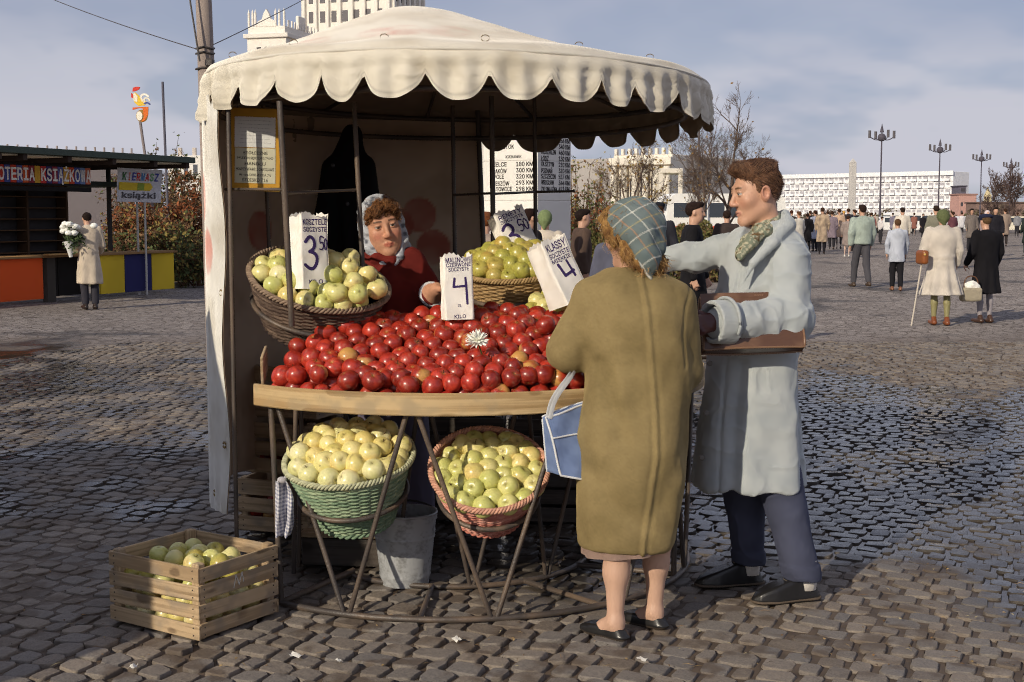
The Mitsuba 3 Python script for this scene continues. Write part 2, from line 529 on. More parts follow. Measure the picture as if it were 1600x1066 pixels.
# ================================================================ the square: ground sheet and cobbles
def build_ground():
    R = np.concatenate([np.linspace(0, 40, 9), [80, 200, 600, 2500]])
    xs = np.concatenate([-R[::-1], R[1:]])
    V = np.stack([*np.meshgrid(xs, xs, indexing='ij'), np.zeros((len(xs), len(xs)))], -1)
    m = grid_mesh(V)
    obj('ground', m, 'm_ground', smooth=False)
    labels['ground'] = {'kind': 'structure'}
    # cobbles: jittered rows, turned against the view; each an eight sided, bevelled, slightly domed stone
    a = math.radians(24)
    ca, sa = math.cos(a), math.sin(a)
    dx, dy = 0.118, 0.112
    rng = np.random.default_rng(5)
    nx, ny = 215, 190
    ii, jj = np.meshgrid(np.arange(nx + 1), np.arange(ny + 1), indexing='ij')

    def wave(x, y):
        return 0.035 * np.sin(x * 1.7 + y * 0.6) + 0.02 * np.sin(x * 4.1 - y * 1.3 + 1) + 0.012 * np.sin(x * 9.0 + y * 5.0)
    colx = (ii + 0.5 * (jj % 2)) * dx + rng.uniform(-0.03, 0.03, ii.shape)       # left edge of stone i in row j
    ox, oy = -11.0, 0.2
    X0, X1 = colx[:-1, :-1] + ox, colx[1:, :-1] + ox
    Y0 = jj[:-1, :-1] * dy + oy
    g = 0.0045
    X0, X1 = X0 + g, X1 - g
    jit = lambda: rng.uniform(-0.012, 0.012, X0.shape)  # noqa: E731
    c = [(X0 + abs(jit()), Y0 + g + jit()), (X1 - abs(jit()), Y0 + g + jit()), (X1 - abs(jit()), Y0 + dy - g + jit()), (X0 + abs(jit()), Y0 + dy - g + jit())]
    poly = []
    for k in range(4):
        p0, p1, p2 = (np.stack(c[(k + s) % 4], -1) for s in (-1, 0, 1))
        t = rng.uniform(0.09, 0.24, X0.shape)[..., None]
        poly += [p1 + (p0 - p1) * t, p1 + (p2 - p1) * rng.uniform(0.09, 0.24, X0.shape)[..., None]]
    poly = np.stack(poly, 2).reshape(-1, 8, 2)
    poly[..., 1] += wave(poly[..., 0], poly[..., 1])
    w = np.stack([poly[..., 0] * ca + poly[..., 1] * sa, -poly[..., 0] * sa + poly[..., 1] * ca], -1)
    cen = w.mean(1)
    ok = (cen[:, 1] > 3.6) & (cen[:, 1] < 16.5) & (np.abs(cen[:, 0]) < 0.42 * cen[:, 1] + 0.6)
    w, cen = w[ok], cen[ok]
    n = len(w)
    big = meshkit.fbm(np.stack([cen[:, 0] * 0.9, cen[:, 1] * 0.9, cen[:, 0] * 0], -1), 3, 4)
    top = 0.0085 + 0.007 * rng.uniform(0, 1, n) + 0.026 * (big - 0.5)
    tilt = rng.normal(0, 0.024, (n, 2))
    off = w - cen[:, None]
    zt = top[:, None] + (off * tilt[:, None]).sum(-1)
    ring0 = np.concatenate([w, np.full((n, 8, 1), -0.02)], -1)
    ring1 = np.concatenate([cen[:, None] + off * 0.985, (zt - 0.0045 - 0.003 * rng.uniform(0, 1, (n, 8)))[..., None]], -1)
    ring2 = np.concatenate([cen[:, None] + off * rng.uniform(0.88, 0.95, (n, 8, 1)), (zt + rng.uniform(-0.003, 0.0015, (n, 8)))[..., None]], -1)
    mid = np.concatenate([cen, (top + 0.0012)[:, None]], -1)[:, None]
    V = np.concatenate([ring0, ring1, ring2, ring2, mid], 1)          # 33 vertices each: flat top, crisp worn edge
    k = np.arange(8)
    k1 = (k + 1) % 8
    F = np.vstack([np.stack([k, k1, k1 + 8], 1), np.stack([k, k1 + 8, k + 8], 1), np.stack([k + 8, k1 + 8, k1 + 16], 1), np.stack([k + 8, k1 + 16, k + 16], 1), np.stack([k + 24, k1 + 24, k * 0 + 32], 1)])
    uv = rng.uniform(0, 1, (n, 2))
    # the 300 that show largest are parts
    inview = (np.abs(cen[:, 0]) < 0.37 * cen[:, 1]) & (cen[:, 1] > 4.55)
    area = np.where(inview, 1 / cen[:, 1] ** 3, 0)
    order = np.argsort(-area)
    near, rest = order[:300], order[300:]
    for i in near:
        obj('cobblestone', (V[i], F), 'm_stone', smooth=True, uv=np.repeat(uv[i:i + 1], 33, 0), parent='ground')
    m = trimesh.Trimesh(V[rest].reshape(-1, 3), (F[None] + 33 * np.arange(len(rest))[:, None, None]).reshape(-1, 3), process=False)
    k = obj('cobbles', m, 'm_stone', smooth=True, uv=np.repeat(uv[rest], 33, 0), parent='ground')
    labels[k] = {'kind': 'stuff'}


build_ground()

# ================================================================ fruit stall
C0 = np.array([-0.26, 6.07, 0.0])
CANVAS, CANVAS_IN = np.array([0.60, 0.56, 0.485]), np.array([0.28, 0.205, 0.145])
IRON = np.array([0.055, 0.045, 0.040])
RUST = np.array([0.125, 0.088, 0.062])


def ring_pt(th, R, z=0.0):
    return C0 + np.array([R * math.cos(math.radians(th)), R * math.sin(math.radians(th)), z])


def arc(t0, t1, R, z, n=40):
    return np.array([ring_pt(t, R, z(t) if callable(z) else z) for t in np.linspace(t0, t1, n)])


def rust_col(v):
    t = np.clip((vn(v, 23, 5) - 0.4) * 4, 0, 1)
    return ink_on(IRON, RUST, t)


def rim_z(th):
    return 2.137 - 0.045 * np.sin(th) - 0.014 * np.cos(th)


def build_stall():
    S = thing('fruit_stall', 'round fruit market stall with an off-white scalloped canvas canopy on an iron frame', 'market stall')
    RC = 1.105
    # canopy: dome and rolled rim, outer skin and darker lining
    prof = PchipInterpolator([0, .17, .35, .43, .63, .82, .93, .985, 1.0], [.292, .282, .222, .192, .116, .054, .034, .016, -.012])
    rr = np.concatenate([np.linspace(0.002, 0.9, 40), np.linspace(0.92, 1.0, 9)])
    th = np.linspace(0, 2 * np.pi, 264, endpoint=False)
    A, B = np.meshgrid(th, rr, indexing='ij')
    wr = meshkit.fbm(np.stack([np.cos(A) * B * 4, np.sin(A) * B * 4, B * 2], -1), 4, 2) - 0.5
    pull = np.cos(A * 11)
    Z = rim_z(A) + prof(B) + 0.016 * wr * np.sin(np.pi * np.clip(B, 0, 1)) + 0.006 * pull * np.exp(-((B - 0.9) / 0.12) ** 2)
    off = 1 - B ** 1.6
    X, Y = C0[0] + 0.02 + RC * B * np.cos(A) - 0.17 * off, C0[1] + RC * B * np.sin(A) + 0.03 * off
    V = np.stack([X, Y, Z], -1)
    m = grid_mesh(V, True)

    def canopy_col(v):
        t = np.clip((vn(v * [1, 1, 2], 5, 8, 4) - 0.42) * 3.2, 0, 1)
        c = ink_on(CANVAS, [0.49, 0.44, 0.36], t)
        for px, py, r in ((628, 62, 0.10), (590, 66, 0.09), (700, 62, 0.10), (480, 70, 0.1)):
            q = P(px, py, 5.35)
            d = np.linalg.norm((v - q)[:, :2] * [1, 0.8], axis=1) / r
            k = np.clip((1 - d) * 6, 0, 1) * 0.24 * np.clip((vn(v, 14, 9) - 0.3) * 2.5, 0, 1)
            c = c * (1 - k[:, None]) + np.array([0.45, 0.13, 0.1]) * k[:, None]
        return c
    obj('canopy', m, 'm_canvas', canopy_col, True, parent=S)
    inner = V.copy()
    inner[..., 2] -= 0.006
    inner[..., :2] = C0[:2] + (inner[..., :2] - C0[:2]) * 0.994
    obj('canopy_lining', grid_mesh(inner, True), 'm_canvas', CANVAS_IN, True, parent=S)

    # valance with scallops
    N = 32
    th = np.linspace(0, 2 * np.pi, N * 20, endpoint=False)
    ph = th / (2 * np.pi) * N + 0.30 + 0.10 * np.sin(th * 7 + 1) + 0.07 * np.sin(th * 13)
    s = (ph % 1) * 2 - 1
    idx = np.floor(ph).astype(int) % N
    rnd = np.random.default_rng(3).uniform(-1, 1, (N + 2, 4))
    length = 0.083 + (0.098 + 0.008 * rnd[idx, 0]) * (1 - np.abs(s) ** 2.5) ** 0.85
    tt = np.linspace(0, 1, 20)
    A, Tt = np.meshgrid(th, tt, indexing='ij')
    Lg = length[:, None]
    drop = Lg * Tt
    fold = (0.010 * np.sin(A * 66 + 0.5) + 0.024 * (meshkit.fbm(np.stack([np.cos(A) * 10, np.sin(A) * 10, drop * 12], -1), 3, 6) - 0.5) + 0.0045 * np.exp(-((meshkit.fbm(np.stack([np.cos(A) * 13, np.sin(A) * 13, drop * 30], -1), 2, 16) - .5) / .04) ** 2)) * np.clip(drop / 0.09, 0, 1)
    leftf = np.exp(-((A - math.radians(203)) / 0.28) ** 2)
    fold = fold + leftf * 0.030 * np.sin(A * 31) * np.clip(drop / 0.08, 0, 1)
    curl = rnd[idx, 1][:, None] * 0.012 * np.clip((drop - 0.08) / 0.1, 0, 1)
    R = RC + 0.004 + 0.02 * np.sin(np.clip(drop / 0.06, 0, 1) * np.pi) * 0.45 + 0.012 * drop / 0.18 + fold + curl
    Z = rim_z(A) - 0.012 - drop - 0.012 * leftf * Tt + 0.004 * np.sin(A * 17)
    Vv = np.stack([C0[0] + 0.02 + R * np.cos(A), C0[1] + R * np.sin(A), Z], -1)
    m = grid_mesh(Vv, True)
    edge = (Lg * (1 - Tt) < 0.011).reshape(-1)
    near = (np.abs(Lg * (1 - Tt) - 0.014) < 0.006).reshape(-1)

    def val_col(v):
        t = np.clip((vn(v, 9, 21, 4) - 0.42) * 3, 0, 1)
        c = ink_on([0.61, 0.565, 0.475], [0.48, 0.43, 0.34], t)
        return c * np.where(near & ~edge, 0.78, 1.0)[:, None]
    obj('valance', m, 'm_canvas', val_col, True, parent=S)
    Vi = Vv.copy()
    Vi[..., :2] = C0[:2] + (Vi[..., :2] - C0[:2]) * 0.9955
    Vi[:, 1:, 2] += 0.0005
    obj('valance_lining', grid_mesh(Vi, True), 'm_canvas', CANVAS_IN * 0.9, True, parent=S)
    # hem cord along the rim
    obj('rim_cord', tube([[C0[0] + 0.02 + (RC + .002) * math.cos(t), C0[1] + (RC + .002) * math.sin(t), rim_z(t) - 0.012] for t in np.linspace(0, 2 * np.pi, 160, endpoint=False)], 0.007, 6, True), 'm_canvas', CANVAS * 0.92, True, parent=S)
    # small lacing loops on the canopy
    for tdeg in (212, 236, 258, 279, 300, 322):
        t = math.radians(tdeg)
        c = np.array([C0[0] + RC * .93 * math.cos(t), C0[1] + RC * .93 * math.sin(t), rim_z(t) + 0.040])
        obj('lacing_loop', tube([c + [0.016 * math.cos(k), 0.002, 0.012 * math.sin(k)] for k in np.linspace(0, 2 * np.pi, 12, endpoint=False)], 0.0018, 5, True), 'm_matte', C(120, 105, 85), True, parent=S)

    # canvas side wall: cylinder from the front left round the back, white outside, browner inside
    t0, t1 = 213.5, 85
    th = np.radians(np.linspace(t0, t1, 190))
    zz = np.linspace(0.33, 2.06, 130)
    A, Zg = np.meshgrid(th, zz, indexing='ij')
    ripple = 0.012 * (meshkit.fbm(np.stack([A * 9, Zg * 1.3, A * 0], -1), 4, 31) - 0.5) + 0.006 * np.sin(A * 55) * np.clip((0.9 - Zg), 0, 1)
    edgef = np.clip((A - math.radians(203)) / math.radians(10), 0, 1)
    R = 1.095 + ripple + edgef * 0.012 * np.sin(Zg * 7.5)
    Zb = Zg + (0.02 * np.sin(A * 7) - 0.01) * np.clip((0.6 - Zg) / 0.3, 0, 1)
    Vo = np.stack([C0[0] + R * np.cos(A), C0[1] + R * np.sin(A), Zb], -1)
    spots = [(P(655, 336, 7.14), .095), (P(677, 386, 7.15), .095), (P(621, 352, 7.1), .09), (P(405, 360, 6.57), .10), (P(325, 309, 5.82), .105), (P(334, 393, 5.70), .105), (P(600, 420, 7.1), .09)]

    def wall_col(base, strength, red):
        def f(v):
            t = np.clip((vn(v, 6, 12, 4) - 0.42) * 3, 0, 1)
            c = ink_on(base, np.asarray(base) * [.8, .77, .72], t)
            for q, r in spots:
                d = np.linalg.norm(v - q, axis=1) / r
                k = np.clip((1 - d) * 14, 0, 1) * strength * np.clip(0.5 + 1.2 * (vn(v, 7, 3) - 0.2), 0, 1)
                c = c * (1 - k[:, None]) + np.asarray(red) * k[:, None]
            low = np.clip((0.62 - v[:, 2]) / 0.35, 0, 1) * np.clip((vn(v, 12, 17) - 0.35) * 2, 0, 1) * 0.35
            return c * (1 - low[:, None]) + np.array([0.2, 0.17, 0.14]) * low[:, None]
        return f
    m = grid_mesh(Vo)
    obj('side_canvas', m, 'm_canvas', wall_col([0.62, 0.60, 0.555], 0.72, [0.52, 0.17, 0.13]), True, parent=S)
    Vi = Vo.copy()
    Vi[..., :2] = C0[:2] + (Vi[..., :2] - C0[:2]) * 0.9955
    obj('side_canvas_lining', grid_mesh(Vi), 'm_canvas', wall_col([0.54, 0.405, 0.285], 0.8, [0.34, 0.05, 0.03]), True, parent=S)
    for z in (0.385, 0.62, 0.93, 1.25):
        c = ring_pt(211.8, 1.094, z)
        obj('grommet', tube([c + 0.012 * (math.cos(k) * np.array([math.sin(math.radians(215)), -math.cos(math.radians(215)), 0]) + math.sin(k) * np.array([0, 0, 1])) for k in np.linspace(0, 2 * np.pi, 10, endpoint=False)], 0.004, 6, True), 'm_gloss', C(120, 95, 45), True, parent=S)
    c = ring_pt(203.5, 1.096, 0.39)
    obj('grommet', tube([c + 0.012 * (math.cos(k) * np.array([math.sin(math.radians(207)), -math.cos(math.radians(207)), 0]) + math.sin(k) * np.array([0, 0, 1])) for k in np.linspace(0, 2 * np.pi, 10, endpoint=False)], 0.004, 6, True), 'm_gloss', C(120, 95, 45), True, parent=S)

    # iron frame
    def bar(name, a, b, r=0.011, sides=8):
        n = max(3, int(np.linalg.norm(np.asarray(b) - a) / 0.1))
        obj(name, tube(np.linspace(a, b, n), r, sides), 'm_iron', rust_col, True, parent=S)
    hz = lambda t: 2.0 - 0.035 * math.sin(math.radians(t))  # noqa: E731
    obj('hoop', tube(arc(0, 357, 1.03, hz, 72), 0.012, 8, True), 'm_iron', rust_col, True, parent=S)
    obj('hoop', tube([[C0[0] + .02 + 1.08 * math.cos(t), C0[1] + 1.08 * math.sin(t), rim_z(t) - 0.028] for t in np.linspace(0, 2 * np.pi, 72, endpoint=False)], 0.012, 8, True), 'm_iron', rust_col, True, parent=S)
    for t in range(10, 370, 30):
        a = ring_pt(t, 1.075, float(rim_z(math.radians(t))) - 0.02)
        bar('canopy_rib', ring_pt(t, 0.02, 2.37), ring_pt(t, 0.42, 2.26), 0.009)
        bar('canopy_rib', ring_pt(t, 0.42, 2.26), a, 0.009)
    bar('pole', ring_pt(215.0, 1.072, 0.0), ring_pt(215.0, 1.072, 2.02), 0.0095)
    bar('pole', P(456, 510, 5.25), P(437, 158, 5.21), 0.0125)
    bar('pole', P(571, 500, 5.62), P(553, 160, 5.62), 0.011)
    bar('pole', P(424, 470, 6.0), P(411, 165, 6.0), 0.009)
    bar('pole', P(712, 470, 6.85), P(707, 165, 6.85), 0.011)
    bar('pole', P(761, 520, 7.12), P(746, 165, 7.12), 0.014)
    bar('pole', P(772, 500, 6.35), P(768, 150, 6.35), 0.0125)
    bar('pole', P(838, 500, 6.75), P(835, 150, 6.75), 0.0105)
    bar('cross_bar', P(440, 302, 5.22), P(556, 297, 5.62), 0.006)
    bar('cross_bar', P(352, 296, 5.6), P(440, 296, 5.22), 0.006)
    bar('cross_bar', P(708, 305, 6.85), P(771, 302, 6.35), 0.006)
    bar('cross_bar', P(771, 303, 6.35), P(838, 300, 6.75), 0.006)
    bar('cross_bar', P(838, 300, 6.75), P(897, 299, 6.4), 0.006)
    bar('pole', ring_pt(335, 1.05, 0.02), ring_pt(335, 1.05, 0.83), 0.012)
    # base rings, spokes and zigzag legs
    obj('base_ring', tube(arc(231, 372, 1.06, 0.028, 60), 0.013, 8), 'm_iron', rust_col, True, parent=S)
    obj('base_ring', tube(arc(226, 372, 0.60, 0.028, 50), 0.012, 8), 'm_iron', rust_col, True, parent=S)
    bar('base_spoke', ring_pt(231.5, 1.06, 0.028), P(552, 911, 5.72) * [1, 1, 0] + [0, 0, 0.03], 0.013)
    for a, b in ((265, 263), (305, 301), (337, 335), (365, 362)):
        bar('base_spoke', ring_pt(a, 1.06, 0.03), ring_pt(b, 0.60, 0.03), 0.012)
    tops = [231, 263.8, 296, 327.5, 359]
    bots = [249, 280.4, 311.8, 343]
    for i, b in enumerate(bots):
        bar('leg', ring_pt(b - .6, 1.06, 0.03), ring_pt(tops[i] + 1, 1.075, 0.83), 0.0105)
        bar('leg', ring_pt(b + .6, 1.06, 0.03), ring_pt(tops[i + 1] - 1, 1.075, 0.83), 0.0105)
    bar('leg', ring_pt(231.5, 1.06, 0.03), ring_pt(230.4, 1.08, 0.83), 0.0115)
    tin, bin_ = [228, 262, 296, 330, 362], [246, 279, 313, 346]
    for i, b in enumerate(bin_):
        bar('leg', ring_pt(b - .8, 0.60, 0.03), ring_pt(tin[i] + 1.5, 0.70, 0.83), 0.0095)
        bar('leg', ring_pt(b + .8, 0.60, 0.03), ring_pt(tin[i + 1] - 1.5, 0.70, 0.83), 0.0095)
    bar('leg', P(459, 900, 5.75), P(462, 640, 5.7), 0.011)
    bar('leg', P(466, 900, 5.85), P(471, 640, 5.85), 0.010)

    # counter: bent front board, top boards, end board
    def arcboard(t0, t1, Ra, Rb, z0, z1, n=50):
        th = np.radians(np.linspace(t0, t1, n))
        sec = np.array([[Ra, z0 + .004], [Ra, z1 - .004], [Ra - .004, z1], [Rb + .004, z1], [Rb, z1 - .004], [Rb, z0 + .004], [Rb + .004, z0], [Ra - .004, z0], [Ra, z0 + .004]])
        V = np.stack([C0[0] + sec[None, :, 0] * np.cos(th)[:, None], C0[1] + sec[None, :, 0] * np.sin(th)[:, None], np.broadcast_to(sec[None, :, 1], (n, len(sec)))], -1)
        m = grid_mesh(V)
        uv = np.stack([np.repeat(th * Ra, len(sec)), V[..., 2].reshape(-1) + 0.6 * np.tile(sec[:, 0], n)], 1)
        ends = [np.r_[0:len(sec) - 1], np.r_[(n - 1) * len(sec):n * len(sec) - 1]]
        f = [[e[0], e[i], e[i + 1]] if k else [e[0], e[i + 1], e[i]] for k, e in enumerate(ends) for i in range(1, len(e) - 1)]
        return trimesh.Trimesh(m.vertices, np.vstack([m.faces, f]), process=False), uv
    m, uv = arcboard(227.8, 372, 1.125, 1.107, 0.822, 0.908)
    obj('counter_front_board', m, 'm_board', smooth=False, uv=uv, parent=S)
    for i, (ra, rb) in enumerate(((1.104, .99), (.985, .87), (.865, .75), (.745, .62), (.615, .5))):
        m, uv = arcboard(228.0, 372, ra, rb, 0.832, 0.85)
        obj('counter_board', m, 'm_board', smooth=False, uv=uv, parent=S)
    m, uv = plank([-.985, 5.262, .955], [-1.0, 5.44, .985], 0.11, 0.012, (0, 0, 1))
    obj('counter_end_board', m, 'm_crate', smooth=False, uv=uv, parent=S)
    m, uv = plank(ring_pt(228.2, .86, .90), ring_pt(228.2, .5, .90), 0.10, 0.012, (0, 0, 1))
    obj('counter_end_board', m, 'm_crate', smooth=False, uv=uv, parent=S)
    # sloping board that carries the heap
    n = 30
    th = np.radians(np.linspace(229, 366, n))
    prof2 = [(1.09, .852), (.62, 1.03), (.50, 1.03), (.50, .852)]
    V = np.array([[[C0[0] + r * math.cos(t), C0[1] + r * math.sin(t), z] for r, z in prof2] for t in th])
    m = grid_mesh(V)
    obj('display_board', m, 'm_crate', smooth=False, uv=np.stack([m.vertices[:, 0], m.vertices[:, 1]], 1) * 1.0, parent=S)
    return S


STALL = build_stall()


# ================================================================ apples
def apple_mesh(seed, r=0.0408, n=20, k=14):
    rg = np.random.default_rng(seed)
    ph = np.linspace(0, np.pi, k)
    th = np.linspace(0, 2 * np.pi, n, endpoint=False)
    A, F = np.meshgrid(th, ph, indexing='ij')
    rad = 1.0 - 0.26 * np.exp(-(F / 0.26) ** 2) - 0.15 * np.exp(-((np.pi - F) / 0.22) ** 2)
    rad = rad * (1 + 0.02 * np.cos(5 * A + rg.uniform(0, 6)) * np.clip(F / np.pi - 0.3, 0, 1) + 0.035 * np.cos(A + rg.uniform(0, 6)) + 0.02 * np.cos(2 * A + rg.uniform(0, 6)))
    sq = rg.uniform(0.90, 1.0)
    taper = 1 - rg.uniform(0.02, 0.09) * (F / np.pi - 0.5) * 2
    V = np.stack([rad * taper * np.sin(F) * np.cos(A), rad * taper * np.sin(F) * np.sin(A), sq * rad * np.cos(F)], -1) * r
    return grid_mesh(V, True), A.reshape(-1), F.reshape(-1), rg


def red_col(v, A, F, rg, kind):
    streak = meshkit.fbm(np.stack([np.cos(A) * 5.5, np.sin(A) * 5.5, F * 0.9], -1), 3, int(rg.integers(99)))
    blotch = meshkit.fbm(v * 38, 3, int(rg.integers(99)))
    deep, mid, blush = np.array([0.19, 0.012, 0.008]), np.array([0.38, 0.034, 0.016]), np.array([0.52, 0.30, 0.08])
    c = ink_on(deep, mid, np.clip((streak - 0.3) * 2.6, 0, 1))
    side = np.cos(A - rg.uniform(0, 6.28)) * np.sin(F)
    amt = {0: 0.0, 1: 0.35, 2: 0.95}[kind]
    k = np.clip((side * 0.8 + (blotch - 0.5) * 1.4 - 0.75 + amt) * 2.2, 0, 1) * (0.0 if kind == 0 else 0.8)
    c = c * (1 - k[:, None]) + blush * k[:, None]
    e = np.exp(-(F / 0.17) ** 2) * 0.7
    c = c * (1 - e[:, None]) + np.array([0.30, 0.20, 0.05]) * e[:, None]
    c = c * rg.uniform(.72, 1.4)
    dots = (rg.uniform(0, 1, len(v)) > 0.965) * 0.2
    return c * (1 - dots[:, None]) + np.array([0.5, 0.3, 0.2]) * dots[:, None]


def yellow_col(v, A, F, rg, base):
    blotch = meshkit.fbm(v * 30, 3, int(rg.integers(99)))
    c = ink_on(np.array(base), np.array(base) * [0.80, 0.85, 0.62], np.clip((blotch - 0.35) * 2.2, 0, 1))
    side = np.clip(np.cos(A - rg.uniform(0, 6.28)) * np.sin(F) - 0.55, 0, 1) * rg.uniform(0, 1.1)
    c = c * (1 - side[:, None]) + np.array([0.50, 0.24, 0.06]) * side[:, None]
    e = np.exp(-(F / 0.24) ** 2) * 0.7 + np.exp(-((np.pi - F) / 0.16) ** 2) * 0.8
    c = c * (1 - np.clip(e, 0, 1)[:, None]) + np.array([0.16, 0.12, 0.03]) * np.clip(e, 0, 1)[:, None]
    fleck = (rg.uniform(0, 1, len(v)) > 0.972) * 0.45
    return c * (1 - fleck[:, None]) + np.array([0.16, 0.10, 0.03]) * fleck[:, None]


def variants(n, colour, seed0):
    out = []
    for i in range(n):
        m, A, F, rg = apple_mesh(seed0 + i)
        out.append(shape(m, 'm_apple', colour(np.asarray(m.vertices), A, F, rg, i), True))
    return out


REDS = variants(14, lambda v, A, F, rg, i: red_col(v, A, F, rg, 2 if i == 5 else (1 if i in (1, 9) else 0)), 100)
CREAMS = variants(10, lambda v, A, F, rg, i: yellow_col(v, A, F, rg, [(0.74, 0.64, 0.29), (0.72, 0.59, 0.24), (0.72, 0.66, 0.36)][i % 3]), 200)
GREENS = variants(10, lambda v, A, F, rg, i: yellow_col(v, A, F, rg, [(0.62, 0.58, 0.23), (0.57, 0.55, 0.20), (0.68, 0.61, 0.27)][i % 3]), 300)
OLIVES = variants(8, lambda v, A, F, rg, i: yellow_col(v, A, F, rg, [(0.44, 0.38, 0.09), (0.39, 0.36, 0.08), (0.46, 0.36, 0.10)][i % 3]), 400)
STEM = shape(tube([(0, 0, .018), (.001, 0, .026), (.003, .001, .034), (.007, .002, .041)], [.0016, .0013, .0013, .002], 5), 'm_matte', C(74, 52, 30), True)


def put_apple(name, kinds, pos, label, group, rg, size=1.0, stem=0.3, up=None):
    key = thing(name, label, 'apple', group)
    q = rg.normal(0, 1, 3) * 0.62 + (np.array([0, -0.25, 1.0]) if up is None else up)
    if rg.uniform() < 0.25:
        q = rg.normal(0, 1, 3)
    z = norm(q)
    R = frame(norm(np.cross([rg.normal(), rg.normal(), rg.normal()], z)), z=z)
    M = np.eye(4)
    M[:3, :3] = R * size * rg.uniform(0.93, 1.06)
    M[:3, 3] = pos
    to = T4(M)
    scene[key] = {**kinds[rg.integers(len(kinds))], 'to_world': to}
    if rg.uniform() < stem:
        scene[key + '__stem'] = {**STEM, 'to_world': to}
    return key


def relax(inside, n, lo, hi, d, rg, it=90):
    """n points spread out evenly in the region where inside(p) holds"""
    p = rg.uniform(lo, hi, (n * 30, len(lo)))
    p = p[inside(p)][:n]
    for _ in range(it):
        D = p[:, None] - p[None]
        L = np.linalg.norm(D, axis=-1) + np.eye(len(p))
        push = np.clip(d - L, 0, None) / d
        np.fill_diagonal(push, 0)
        q = p + (D / L[..., None] * push[..., None]).sum(1) * d * 0.32
        ok = inside(q)
        p = np.where(ok[:, None], q, p + rg.normal(0, 0.002, p.shape) * 0)
    return p


def red_heap():
    rg = np.random.default_rng(21)

    def back(x):
        return np.interp(x, [-1.0, -.88, -.74, -.55, -.38, .12, .3, .5, .8], [5.40, 5.40, 5.46, 5.54, 5.57, 5.57, 5.54, 5.5, 5.5])

    def front(x):
        return C0[1] - np.sqrt(np.maximum(1.065 ** 2 - (x - C0[0]) ** 2, 0.2))

    def z_at(x, y):
        s = y - front(x)
        return 0.905 + 0.40 * np.clip(s, 0, .6) + 0.018 * np.sin(x * 7 + 1) + 0.01 * np.sin(y * 13)

    def inside(p):
        return (p[:, 1] > front(p[:, 0])) & (p[:, 1] < back(p[:, 0])) & (p[:, 0] > -0.955) & (p[:, 0] < 0.62)
    top = relax(inside, 146, (-.98, 4.95), (.64, 5.6), 0.0765, rg, 140)
    low = relax(inside, 120, (-.95, 4.95), (.64, 5.6), 0.080, rg, 60)
    L, Gp = 'glossy red apple in the big heap spread over the counter', 'red apples heaped on the counter'
    for x, y in top:
        put_apple('red_apple', REDS, (x, y, z_at(x, y) + 0.032 + rg.uniform(-.008, .014)), L, Gp, rg)
    for x, y in low:
        put_apple('red_apple', REDS, (x, y, z_at(x, y) - 0.026 + rg.uniform(-.01, .004)), L, Gp, rg, stem=0)
    # a few perched on top at the back
    for px, py, Y in ((568, 497, 5.5), (541, 508, 5.45), (716, 497, 5.45), (594, 508, 5.5), (765, 495, 5.55), (508, 518, 5.42), (852, 508, 5.35), (790, 491, 5.6)):
        put_apple('red_apple', REDS, P(px, py, Y), L, Gp, rg, size=1.04)


red_heap()


